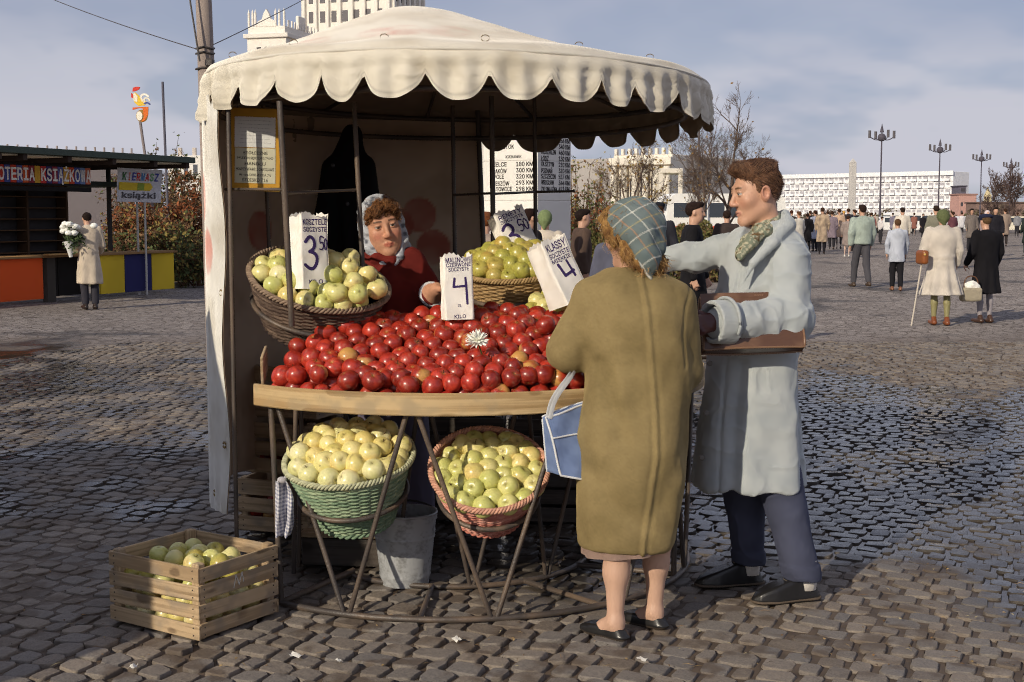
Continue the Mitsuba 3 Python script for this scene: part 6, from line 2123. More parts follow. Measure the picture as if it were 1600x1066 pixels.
    for i in (0, 1):
        a = an[i] - np.array([0, .055 * s, .045 * s])
        fsh = lambda p: smax(smin(chain(p, [a, a + np.array([0, .10 * s, -.004]), toe[i]], [.042 * s, .042 * s, .032 * s], .02), cap(p, a, an[i] + np.array([0, -.01, .02]), .04 * s, .042 * s), .01), a[2] - .035 * s - p[:, 2], .006)  # noqa: E731
        obj('shoe', put(nets(fsh, np.minimum(a, toe[i]) - .09, np.maximum(a, toe[i]) + [.09, .09, .13], h)), 'm_gloss', np.asarray(shoes), True, parent=K)
    # hair and headgear
    if hat is None or hat[0] != 'scarf':
        def fh(p):
            q = (p - hc) @ Rh / s
            d = ell(q, (0, -.022, .038), (.084, .098, .090))
            d = smin(d, ell(q, (0, .045, .095), (.06, .05, .03)), .02)
            d = smax(d, np.minimum(.035 + .3 * q[:, 1] - q[:, 2], np.maximum(q[:, 1] + .035, -.075 - q[:, 2])), .01)
            return (d - folds(q, (50, 50, 50), .014, seed)) * s
        obj('hair', put(nets(fh, hc - .17 * s, hc + .19 * s, min(h, .02))), 'm_cloth', lambda v: ink_on(np.asarray(hair), np.asarray(hair) * .55, np.clip((vn(v, 60, 3) - .4) * 3, 0, 1)), True, parent=K)
    if hat is not None:
        kind, hcol = hat

        def fhat(p):
            q = (p - hc) @ Rh / s
            if kind == 'scarf':
                d = ell(q, (0, -.026, .03), (.096, .108, .104))
                d = smin(d, chain(q, [(0, -.08, -.03), (0, -.10, -.11)], [.07, .02]), .04)
                d = smax(d, q[:, 1] - .05, .01)
                return (d - folds(q, (25, 25, 18), .016, seed)) * s
            if kind == 'beret':
                d = ell(q, (.01, -.02, .092), (.112, .118, .040), rotx(.18))
                return (smin(d, cap(q, (-.05, -.01, .065), (.05, -.01, .065), .045), .02)) * s
            d = ell(q, (0, -.01, .10), (.098, .108, .038), rotx(-.12))       # peaked cap
            d = smin(d, ell(q, (0, -.01, .065), (.086, .1, .035)), .01)
            return smin(d, ell(q, (0, .095, .055), (.062, .045, .010)), .008) * s
        obj('cap' if kind == 'cap' else ('headscarf' if kind == 'scarf' else 'beret'), put(nets(fhat, hc - .2 * s, hc + .2 * s, min(h, .02))), 'm_cloth', np.asarray(hcol), True, parent=K)
    return K, lambda q: O + R @ (np.asarray(q) * s), dict(wl=O + R @ wrl, wr=O + R @ wrr, s=s, R=R, O=O)


def build_people():
    Bt, Nv, Bk, Gy = C(206, 184, 146), C(38, 40, 56), C(30, 28, 31), C(120, 112, 108)
    # at the book kiosk
    K, at, j = passer('person in a belted beige trench coat standing at the book lottery counter', 143, 22.2, 1.60, -28, coat=C(214, 192, 152), hem=.26, flare=.03, belt=True, legs=('trousers', C(56, 54, 62)), hair=C(38, 28, 24), bow=1.0, arms=(.1, .1), bend=(1.3, .9), collar=True)
    b = thing('bouquet', 'bunch of white chrysanthemums held by the person in the trench coat', 'flowers')
    rg = np.random.default_rng(5)
    c = P(116, 374, 22.0)
    heads, leaves, stems = [], [], []
    for i in range(9):
        q = P(97 + 24 * (i % 5) / 4 + rg.uniform(-3, 3), 353 + 9 * (i // 5) + rg.uniform(-3, 3), 22.0 + rg.uniform(-.1, .1))
        m = trimesh.creation.icosphere(2, .058)
        m.vertices += (meshkit.noise(m.vertices * 90, i)[:, None] - .5) * m.vertices * .5
        heads.append(place(m, np.diag([1, 1, .75]), q))
        stems.append(rod(q, P(108 + i * .6, 384, 22.0), .006, 5))
    q = P(147, 353, 22.05)
    heads.append(place(trimesh.creation.icosphere(2, .06), np.diag([1, 1, .8]), q))
    for i in range(160):
        q = c + rg.normal(0, 1, 3) * [.075, .05, .08]
        a, d = norm(rg.normal(0, 1, 3)), norm(rg.normal(0, 1, 3))
        leaves.append(grid_mesh(np.array([[q - d * .012, q + d * .012], [q + a * .05 - d * .018, q + a * .05 + d * .018], [q + a * .09, q + a * .092]])))
    obj('blooms', join(*heads), 'm_matte', [.80, .80, .74], True, parent=b)
    obj('leaves', join(*leaves), 'm_matte', [.05, .075, .03], False, parent=b)
    obj('stalks', join(*stems), 'm_matte', [.06, .09, .03], True, parent=b)
    for k in ('blooms', 'leaves', 'stalks'):
        labels[f'{b}__{k}'] = {'kind': 'stuff'}
    obj('paper_wrap', tube([P(111, 402, 22.0), P(109, 388, 22.0), P(107, 377, 22.0)], [.03, .055, .10], 14, caps=False), 'm_matte', [.62, .62, .60], True, parent=b)

    # middle distance, behind the stall and the two customers
    passer('dark haired man in a black overcoat facing right in front of the hedge', 1081, 14.6, 1.69, 100, coat=Bk, hem=.34, hair=C(40, 28, 24), arms=(.2, -.1))
    passer('person in a brown jacket walking right beside the distance pillar', 908, 17.0, 1.62, 75, coat=C(92, 68, 50), hem=.46, hair=C(34, 25, 22), arms=(.3, -.2))
    passer('person in a cream coat and green headscarf at the foot of the distance pillar', 851, 16.2, 1.60, 10, coat=C(214, 196, 160), hem=.3, hat=('scarf', C(120, 140, 70)), legs=('hose', C(170, 130, 105)))
    passer('dark haired person in a black coat partly hidden by the leaning bag sign', 826, 15.2, 1.62, 60, coat=C(34, 30, 32), hem=.32, hair=C(40, 24, 20))
    passer('person in a fawn coat seen between the stall poles left of the pillar', 758, 14.0, 1.58, 20, coat=C(170, 145, 118), hem=.3, hair=C(120, 70, 40))
    passer('person in a slate blue coat just behind the checked headscarf', 978, 9.2, 1.60, 200, coat=C(92, 94, 112), hem=.3, legs=('hose', C(160, 120, 100)), hat=('beret', C(60, 60, 72)))
    passer('person in a dark uniform with a peaked cap standing behind the checked headscarf', 1027, 20.0, 1.72, 20, coat=C(46, 46, 54), hem=.45, hat=('cap', C(36, 38, 46)))
    passer('person in a dark brown coat just below the chin of the young man', 1133, 25.0, 1.63, 15, coat=C(70, 56, 50), hem=.3, hair=C(44, 32, 26))
    # on the square at the right
    K, at, j = passer('man in a mint green jacket walking away across the square', 1343, 29.0, 1.76, -8, coat=C(166, 184, 160), hem=.52, legs=('trousers', C(78, 76, 80)), shoes=C(70, 56, 44), hair=C(48, 34, 28), stride=.62, arms=(-.2, .2), bulk=1.12, collar=True)
    passer('child in a pale blue jacket and black trousers walking beside the mint green jacket', 1398, 27.6, 1.46, 8, coat=C(186, 194, 202), hem=.40, flare=.02, legs=('trousers', C(34, 32, 36)), shoes=C(120, 78, 52), hair=C(92, 66, 46), stride=.25, arms=(-.1, .5), collar=True)
    K, at, j = passer('person in a pale belted coat and green headscarf walking with a cane', 1468, 19.0, 1.62, 5, coat=C(214, 200, 172), hem=.26, flare=.10, belt=True, legs=('hose', C(150, 140, 66)), shoes=C(120, 66, 36), hat=('scarf', C(98, 108, 50)), bulk=1.12, collar=True, stride=.15, bend=(1.2, .3))
    c = thing('cane', 'pale walking cane beside the person in the green headscarf', 'cane')
    top, bot = P(1440, 412, 18.9), G(1425, 474) + [0, 0, .02]
    bot = np.array([P(1425, 474, 18.7)[0], 18.7, .02])
    obj('stick', rod(top, bot, .011, 7), 'm_gloss', C(190, 180, 165), parent=c)
    obj('handle', tube(top + np.array([[0, 0, 0], [.02, 0, .03], [.06, 0, .035], [.085, 0, .01]]), .012, 7), 'm_gloss', C(190, 180, 165), parent=c)
    hb = thing('handbag', 'brown leather handbag under the arm of the person with the cane', 'handbag')
    q = P(1441, 402, 18.85)
    obj('pouch', place(nets(lambda p: rbox(p, (0, 0, 0), (.05, .12, .10), .04), [-.2] * 3, [.2] * 3, .014), rotz(.2), q), 'm_gloss', C(130, 74, 36), True, parent=hb)
    obj('clasp', place(trimesh.creation.icosphere(1, .016), None, q + [0, -.125, .04]), 'm_gloss', C(200, 170, 90), parent=hb)
    K, at, j = passer('person in a black coat and navy beret carrying a shopping bag', 1537, 19.4, 1.56, -12, coat=C(28, 26, 30), hem=.27, flare=.06, legs=('hose', C(150, 140, 140)), shoes=C(70, 48, 36), hair=C(96, 74, 52), hat=('beret', C(34, 38, 66)), bow=.5, bend=(.5, .3), bulk=1.05)
    sb = thing('shopping_bag', 'grey shopping bag stuffed with white paper carried by the person in black', 'bag')
    q = P(1517, 457, 19.1)
    obj('pouch', place(nets(lambda p: rbox(p, (0, 0, -.03), (.155, .07, .10), .04) - folds(p, (9, 9, 9), .02, 4), [-.25] * 3, [.25] * 3, .014), rotz(.15), q), 'm_cloth', C(160, 150, 130), True, parent=sb)
    obj('paper_parcel', place(nets(lambda p: ell(p, (.02, 0, .09), (.12, .05, .08)) - folds(p, (16, 16, 16), .05, 5), [-.25] * 3, [.25] * 3, .014), rotz(.15), q), 'm_matte', C(232, 230, 222), True, parent=sb)
    obj('handle', tube(spline([q + [-.10, 0, .06], q + [-.05, 0, .22], q + [.05, 0, .22], q + [.10, 0, .06]], 16), .010, 6), 'm_gloss', C(90, 60, 40), True, parent=sb)

    far = [
        ('person in a long camel overcoat standing with legs apart in the crowd', 1281, 53, 1.82, 8, dict(coat=C(206, 172, 122), hem=.26, legs=('trousers', C(34, 32, 38)), hair=C(60, 42, 30))),
        ('person in an apricot belted coat in the crowd', 1307, 61, 1.80, 0, dict(coat=C(222, 176, 124), hem=.3, belt=True, legs=('hose', C(60, 50, 50)))),
        ('stooping person in a grey brown coat and white shoes', 1320, 49, 1.52, 30, dict(coat=C(160, 138, 122), hem=.28, legs=('hose', C(210, 170, 140)), shoes=C(220, 215, 205), bow=.8)),
        ('person in a black coat at the left end of the crowd', 1258, 56, 1.60, 5, dict(coat=C(40, 36, 38), hem=.28, legs=('trousers', C(30, 28, 30)))),
        ('person with a cream shawl right behind the raincoat shoulder', 1245, 47, 1.66, 330, dict(coat=C(216, 206, 180), hem=.4, hair=C(90, 60, 40))),
        ('person in a pale blue coat left of the camel overcoat', 1270, 57, 1.72, 340, dict(coat=C(178, 184, 200), hem=.3)),
        ('person in a mauve coat between the camel and apricot coats', 1296, 60, 1.70, 20, dict(coat=C(140, 118, 126), hem=.3)),
        ('person in a dark grey suit behind the apricot coat', 1321, 66, 1.84, 0, dict(coat=C(58, 54, 58), hem=.45)),
        ('person in a navy coat beside the head of the man in mint green', 1331, 58, 1.76, 330, dict(coat=C(40, 42, 56), hem=.32)),
        ('person in a red jacket right of the man in mint green', 1357, 76, 1.66, 15, dict(coat=C(190, 62, 40), hem=.45)),
        ('person in a cream coat walking beyond the child in pale blue', 1405, 44, 1.78, 4, dict(coat=C(226, 212, 180), hem=.3, belt=True, hair=C(50, 36, 30))),
        ('person in a white jacket bending near the red jacket', 1371, 72, 1.45, 70, dict(coat=C(226, 216, 204), hem=.5, bow=1.0)),
        ('person in black standing alone in the middle of the square', 1437, 86, 1.60, 170, dict(coat=C(38, 34, 38), hem=.24, flare=.08)),
        ('person in an olive coat just behind the green headscarf', 1457, 38, 1.80, 0, dict(coat=C(134, 130, 100), hem=.34, hair=C(50, 38, 30))),
        ('person in a red and blue coat right of the green headscarf', 1483, 62, 1.68, 340, dict(coat=C(120, 60, 70), hem=.32)),
        ('man in a grey tweed overcoat walking towards the camera', 1512, 58, 1.80, 178, dict(coat=C(126, 112, 98), hem=.3, hair=C(40, 32, 28), stride=.3)),
        ('man in a dark suit facing the camera behind the black coat', 1549, 46, 1.80, 182, dict(coat=C(38, 36, 44), hem=.42, hair=C(44, 34, 30))),
        ('person in a pale pink headscarf beside the man in the dark suit', 1536, 50, 1.70, 175, dict(coat=C(150, 130, 128), hem=.3, hat=('scarf', C(222, 196, 186)))),
        ('person in a tan coat walking away at the far right', 1564, 66, 1.84, 0, dict(coat=C(160, 134, 108), hem=.3, legs=('trousers', C(60, 50, 48)))),
        ('person in a dark green coat cut by the right edge of the view', 1600, 50, 1.66, 350, dict(coat=C(46, 58, 50), hem=.3)),
        ('person in a dark jacket at the edge of the crowd by the raincoat collar', 1233, 60, 1.74, 15, dict(coat=C(64, 50, 46), hem=.4, hair=C(70, 40, 30))),
        ('person in a violet grey coat far beyond the man in mint green', 1390, 96, 1.66, 10, dict(coat=C(130, 122, 140), hem=.3)),
        ('person in a rust coat far beyond the child in pale blue', 1423, 98, 1.66, 20, dict(coat=C(160, 90, 62), hem=.3)),
        ('person in a white coat far behind the tweed overcoat', 1497, 104, 1.70, 10, dict(coat=C(220, 216, 210), hem=.3)),
        ('person in a grey jacket far away near the right edge', 1583, 90, 1.68, 10, dict(coat=C(140, 140, 140), hem=.45)),
        ('person in a brown coat far away by the white van', 1450, 110, 1.7, 190, dict(coat=C(120, 84, 60), hem=.3)),
        ('person in a black coat far behind the pink headscarf', 1527, 84, 1.66, 5, dict(coat=C(40, 38, 42), hem=.3)),
        ('person in a beige mackintosh far behind the red jacket', 1363, 100, 1.7, 5, dict(coat=C(200, 180, 150), hem=.3)),
        ('person in a dark blue coat at the back of the crowd', 1289, 74, 1.74, 5, dict(coat=C(46, 48, 66), hem=.32)),
        ('person in a black jacket at the back of the crowd', 1262, 72, 1.74, 355, dict(coat=C(36, 34, 36), hem=.45)),
        ('person with fair hair at the back of the crowd', 1314, 80, 1.76, 350, dict(coat=C(190, 182, 176), hem=.3, hair=C(210, 160, 80))),
    ]
    for lb, x, Y, H, hd, kw in far:
        passer(lb, x, Y, H, hd, **kw)


build_people()


# ================================================================ surroundings
def oriented(o, ex):
    """box maker in a frame: along ex, depth to its left, up"""
    ex = norm(ex)
    ey = np.array([-ex[1], ex[0], 0])
    B = np.stack([ex, ey, [0, 0, 1.0]], 1)

    def bx(a0, a1, b0, b1, c0, c1, ch=.004):
        m = cbox((a1 - a0, b1 - b0, c1 - c0), min(ch, (a1 - a0) / 4, (b1 - b0) / 4, (c1 - c0) / 4))
        return place(m, B, np.asarray(o, float) + B @ [(a0 + a1) / 2, (b0 + b1) / 2, (c0 + c1) / 2])
    return bx, B, (lambda a, b, c: np.asarray(o, float) + B @ [a, b, c])


def grime(c, s=3.0, k=.25, seed=1):
    c = np.asarray(c, float)
    return lambda v: ink_on(c, c * (1 - k), np.clip((vn(v, s, seed, 4) - .38) * 3, 0, 1))


def build_book_kiosk():
    K = thing('book_kiosk', 'open book lottery kiosk with dark shelves, flat roof and bright counter panels', 'kiosk')
    k0 = G(0, 479)
    k1 = G(275, 456)
    e = norm(k1 - k0)
    bx, B, at = oriented(k0, e)          # depth b runs to the left of e: away from the square

    def s_of(px):
        t = (px - 800) / FPX / cp
        # x = t*y along the base line
        return (t * k0[1] - k0[0]) / (e[0] - t * e[1])
    OR, YE, NA, DK = C(222, 88, 36), C(218, 186, 52), C(48, 48, 96), C(38, 34, 32)
    for a, b, col, nm in ((-2.6, s_of(71), OR, 'counter_panel'), (s_of(90), s_of(117), DK, 'counter_panel'), (s_of(117), s_of(160), DK, 'counter_panel'), (s_of(160), s_of(198), YE, 'counter_panel'), (s_of(198), s_of(240), NA, 'counter_panel'), (s_of(240), s_of(275), YE, 'counter_panel')):
        obj(nm, bx(a + .006, b - .006, 0.0 if col is not DK else .35, .05 if col is not DK else .40, .07, .80), 'm_matte', grime(col, 2.5, .22), parent=K)
    obj('counter_post', bx(s_of(76), s_of(89), -.02, .10, .0, .86), 'm_matte', grime(C(70, 64, 58)), parent=K)
    obj('counter_top', bx(-2.7, s_of(277), -.06, .62, .80, .84), 'm_matte', grime(C(150, 116, 78)), parent=K)
    obj('counter_flap', bx(s_of(66), s_of(112), -.22, -.07, .845, .87), 'm_matte', grime(C(176, 138, 88)), parent=K)
    L1 = s_of(168)
    obj('back_panel', bx(-2.7, L1, 1.10, 1.14, .80, 2.18), 'm_matte', grime(C(62, 58, 58), 2, .3), parent=K)
    for i in range(7):
        obj('shelf', bx(-2.7, L1, .86, 1.09, .86 + .205 * i, .878 + .205 * i), 'm_matte', grime(C(92, 66, 44)), parent=K)
    for px in (-60, -10, 47, 106, 166):
        obj('shelf_divider', bx(s_of(px) - .025, s_of(px) + .025, .84, 1.095, .80, 2.18), 'm_matte', grime(C(74, 54, 38)), parent=K)
    obj('roof', bx(-3.0, s_of(264), -.75, 2.4, 2.58, 2.69), 'm_matte', grime(C(74, 84, 76)), parent=K)
    for px in (-40, 0, 70, 140, 205, 255):
        obj('rafter', bx(s_of(px) - .05, s_of(px) + .05, -.70, 2.3, 2.47, 2.575), 'm_matte', grime(C(62, 50, 44)), parent=K)
    for a, b in ((-40, 0), (0, 70), (70, 140), (140, 205), (205, 255)):
        obj('ceiling_panel', bx(s_of(a) + .06, s_of(b) - .06, -.6, 2.2, 2.55, 2.574), 'm_matte', grime(C(210, 200, 176)), parent=K)
    obj('lower_roof', bx(s_of(110), s_of(279), .5, 2.3, 2.12, 2.20), 'm_matte', grime(C(58, 66, 60)), parent=K)
    obj('sign_backing', bx(-3.0, s_of(150), .02, .10, 2.08, 2.46), 'm_matte', grime(C(40, 36, 36)), parent=K)
    obj('valance_board', bx(-3.0, s_of(150), .0, .06, 1.98, 2.06), 'm_matte', grime(C(36, 33, 33)), parent=K)
    for px in (-50, 168, 240):
        obj('roof_post', bx(s_of(px) - .035, s_of(px) + .035, .98, 1.05, .84, 2.5), 'm_matte', grime(C(60, 56, 54)), parent=K)
    # lettering, one coloured tile per letter
    text = 'LOTERIA KSIĄŻKOWA'
    cols = [C(200, 60, 46), C(196, 64, 50), C(70, 80, 140), C(196, 70, 48), C(90, 92, 150), C(200, 92, 50), C(140, 50, 60), C(206, 160, 60), C(196, 62, 60), C(70, 60, 110), C(150, 60, 76), C(96, 100, 160), C(206, 158, 70), C(196, 80, 54), C(72, 84, 150), C(110, 130, 170), C(196, 110, 84)]
    s0, s1 = s_of(-4), s_of(149)
    step = (s1 - s0) / len(text)
    Bf = np.stack([e, [0, 0, 1.0], np.cross(e, [0, 0, 1.0])], 1)
    for i, ch in enumerate(text):
        a = s0 + step * i
        obj('letter_tile', bx(a + .004, a + step - .004, -.005, .018, 2.12, 2.42), 'm_matte', cols[i], parent=K)
        if ch != ' ':
            m = words(ch, .21, True, .006)
            lo, hi = m.bounds
            w = min(step * .86, (hi - lo)[0])
            v = (m.vertices - [(lo[0] + hi[0]) / 2, 0, 0]) * [w / (hi - lo)[0], 1, 1]
            obj('letter', place((v, m.faces), Bf, at(a + step / 2, -.008, 2.165)), 'm_matte', C(235, 230, 222), False, parent=K)

    # banner
    b = thing('banner', 'white cloth banner with coloured lettering hung at the right end of the kiosk roof', 'banner')
    c = [P(183, 262, 25.9), P(255, 266, 26.6), P(250, 317, 26.6), P(181, 315, 25.9)]
    n = 20
    V = np.zeros((n, n, 3))
    nb = norm(np.cross(c[1] - c[0], c[3] - c[0]))
    if nb[1] > 0:
        nb = -nb

    def S(u, v):
        return (c[0] * (1 - u) + c[1] * u) * (1 - v) + (c[3] * (1 - u) + c[2] * u) * v + nb * (.03 * math.sin(u * 5 + v * 2) + .012 * math.sin(v * 9))
    for i in range(n):
        for q in range(n):
            V[i, q] = S(i / (n - 1), q / (n - 1))
    obj('cloth', grid_mesh(V), 'm_canvas', [.60, .60, .63], True, parent=b)

    def on(m, u0, u1, v0, v1, col, nm):
        m = m.subdivide_to_size(.15) if nm.startswith('arrow') else (m.subdivide() if len(m.faces) < 60 else m)
        lo, hi = m.bounds
        q = (m.vertices - lo) / (hi - lo)
        w = np.array([S(u0 + (u1 - u0) * a, v1 + (v0 - v1) * bb) for a, bb in q[:, :2]]) + nb * (.012 + .004 * q[:, 2:3] + (.006 if nm == 'arrow_patch' else 0))
        obj(nm, (w, m.faces), 'm_matte', col, False, parent=b)
    kc = [C(72, 120, 80), C(210, 96, 60), C(80, 84, 160), C(200, 64, 60), C(90, 140, 190), C(196, 64, 70), C(110, 160, 110), C(70, 76, 150)]
    for i, ch in enumerate('KIERMASZ'):
        wdt = .028 if ch == 'I' else .082
        x0 = .10 + .105 * i + (.03 if ch == 'I' else 0)
        on(words(ch, 1, True, 1), x0, x0 + wdt, .12, .36, kc[i], 'letter')
    on(flat_poly(shapely.Polygon([(0, 0), (.92, 0), (1, .5), (.92, 1), (0, 1)]), 1), .04, .82, .42, .65, C(214, 186, 60), 'arrow')
    on(flat_poly(shapely.box(0, 0, 1, 1), 1.6), .46, .62, .43, .64, C(140, 160, 70), 'arrow_patch')
    on(words('książki', 1, True, 1), .10, .88, .70, .93, C(86, 84, 88), 'lettering')
    for px in (214, 226):
        q0 = P(px, 318, 26.4)
        obj('post', rod([q0[0], q0[1], 0], q0 + [0, 0, .2], .022, 8), 'm_matte', C(190, 186, 180), parent=b)

    # cockerel sign on a mast
    r = thing('cockerel_sign', 'painted flat cockerel emblem on a tall thin mast beyond the kiosk', 'sign')
    Y = 33.0
    foot, tip = P(231, 262, Y), P(219, 190, Y)
    obj('mast', rod([foot[0] + .3, Y, 0], tip, .035, 8), 'm_matte', C(130, 120, 118), parent=r)
    o = P(219, 163, Y)
    u = Y / FPX
    Bs = np.stack([[1, 0, 0], [0, 0, 1], [0, -1, 0]], 1).astype(float)

    def part(nm, pts, col, dz=0.0, buf=0):
        pl = shapely.Polygon([((x - 219) * u, (163 - y) * u) for x, y in pts]) if buf == 0 else shapely.LineString([((x - 219) * u, (163 - y) * u) for x, y in pts]).buffer(buf * u)
        m = flat_poly(pl, .03 + dz)
        obj(nm, place(m, Bs, o), 'm_matte', col, False, parent=r)
    circ = lambda cx, cy, rx, ry: [(cx + rx * math.cos(t), cy + ry * math.sin(t)) for t in np.linspace(0, 2 * np.pi, 24, endpoint=False)]  # noqa: E731
    part('base', [(207.5, 168), (207.5, 172), (214, 170), (218, 169), (225, 170), (226, 181), (224, 187), (219, 190), (222, 184), (224, 175), (226, 169), (232, 167)], C(214, 100, 52))
    part('base', circ(221.5, 181, 9, 9.5), C(150, 120, 60), -.006)
    part('base', [(223, 168), (232, 167), (231, 180), (226, 188), (221, 190), (225, 182)], C(216, 110, 50), .006)
    part('egg', circ(218, 181, 4.6, 7.0), C(236, 228, 210), .012)
    part('body', [(208, 148), (212, 145), (218, 150), (224, 157), (230, 160), (226, 165), (217, 166), (211, 161), (209, 155)], C(226, 190, 70))
    part('breast', [(209, 148), (212, 146), (216, 152), (215, 160), (210, 158)], C(232, 224, 200), .008)
    part('comb', [(208, 144), (209, 138), (214, 136.5), (220, 137), (218, 141), (213, 143)], C(206, 70, 60), .006)
    part('wattle', [(206, 146), (209, 148), (209, 154), (206, 153)], C(206, 70, 60), .008)
    part('tail', spline([(223, 158, 0), (221, 151, 0), (226, 148, 0), (232, 151, 0)], 16)[:, :2], C(236, 230, 216), .0, 1.5)
    part('tail', spline([(226, 160, 0), (227, 154, 0), (231, 154, 0), (234, 157, 0)], 16)[:, :2], C(226, 220, 200), .002, 1.2)
    part('tail', spline([(226, 162, 0), (231, 161, 0), (234, 163, 0)], 10)[:, :2], C(80, 90, 150), .004, 1.2)
    solo('thin_mast', rod([P(262, 262, 36)[0], 36, 0], P(254, 128, 36), .034, 8), 'm_matte', C(92, 90, 100), 'bare dark mast standing right of the cockerel sign', 'mast')
    m = scene.pop('thin_mast')
    scene['thin_mast'] = m


build_book_kiosk()


def build_offstage_kiosk():
    """neighbouring market kiosk, left of the frame: it throws the shade on the paving at the left"""
    K = thing('market_kiosk', 'green timber market kiosk left of the fruit stall, outside the frame', 'kiosk')
    bx, B, at = oriented([-5.9, 4.85, 0], [2.95, -1.2, 0])
    Lw = 3.40
    for i in range(16):
        obj('wall_board', bx(.0, Lw, -.012 - .002 * (i % 2), .012, .10 + .128 * i, .10 + .128 * (i + 1) - .004), 'm_matte', grime(C(86, 110, 88)), parent=K)
        obj('wall_board', bx(.0, Lw, -1.72, -1.70 + .002 * (i % 2), .10 + .128 * i, .10 + .128 * (i + 1) - .004), 'm_matte', grime(C(86, 110, 88)), parent=K)
        for a in (0, Lw):
            obj('wall_board', bx(a - .014, a + .012, -1.69, -.02, .10 + .128 * i, .10 + .128 * (i + 1) - .004), 'm_matte', grime(C(86, 110, 88)), parent=K)
    for a in (.02, Lw - .02):
        for b in (-.03, -1.68):
            obj('corner_post', bx(a - .04, a + .04, b - .04, b + .04, 0, 2.16), 'm_matte', grime(C(70, 90, 74)), parent=K)
    obj('roof', bx(-.16, Lw + .02, -1.95, .12, 2.17, 2.24), 'm_matte', grime(C(90, 88, 86)), parent=K)
    obj('counter_shelf', bx(.3, Lw - .3, -1.98, -1.725, .95, .99), 'm_matte', grime(C(150, 116, 78)), parent=K)
    obj('shutter', bx(.35, Lw - .35, -1.745, -1.725, 1.02, 1.95), 'm_matte', grime(C(120, 130, 110)), parent=K)


build_offstage_kiosk()


def building(name, label, o, ex, L, D, H, col, windows, cornice=None, seed=1):
    """block with recessed windows: windows = list of (face, a0, a1, z0, z1)"""
    K = thing(name, label, 'building')
    bx, B, at = oriented(o, ex)
    return K, bx, at


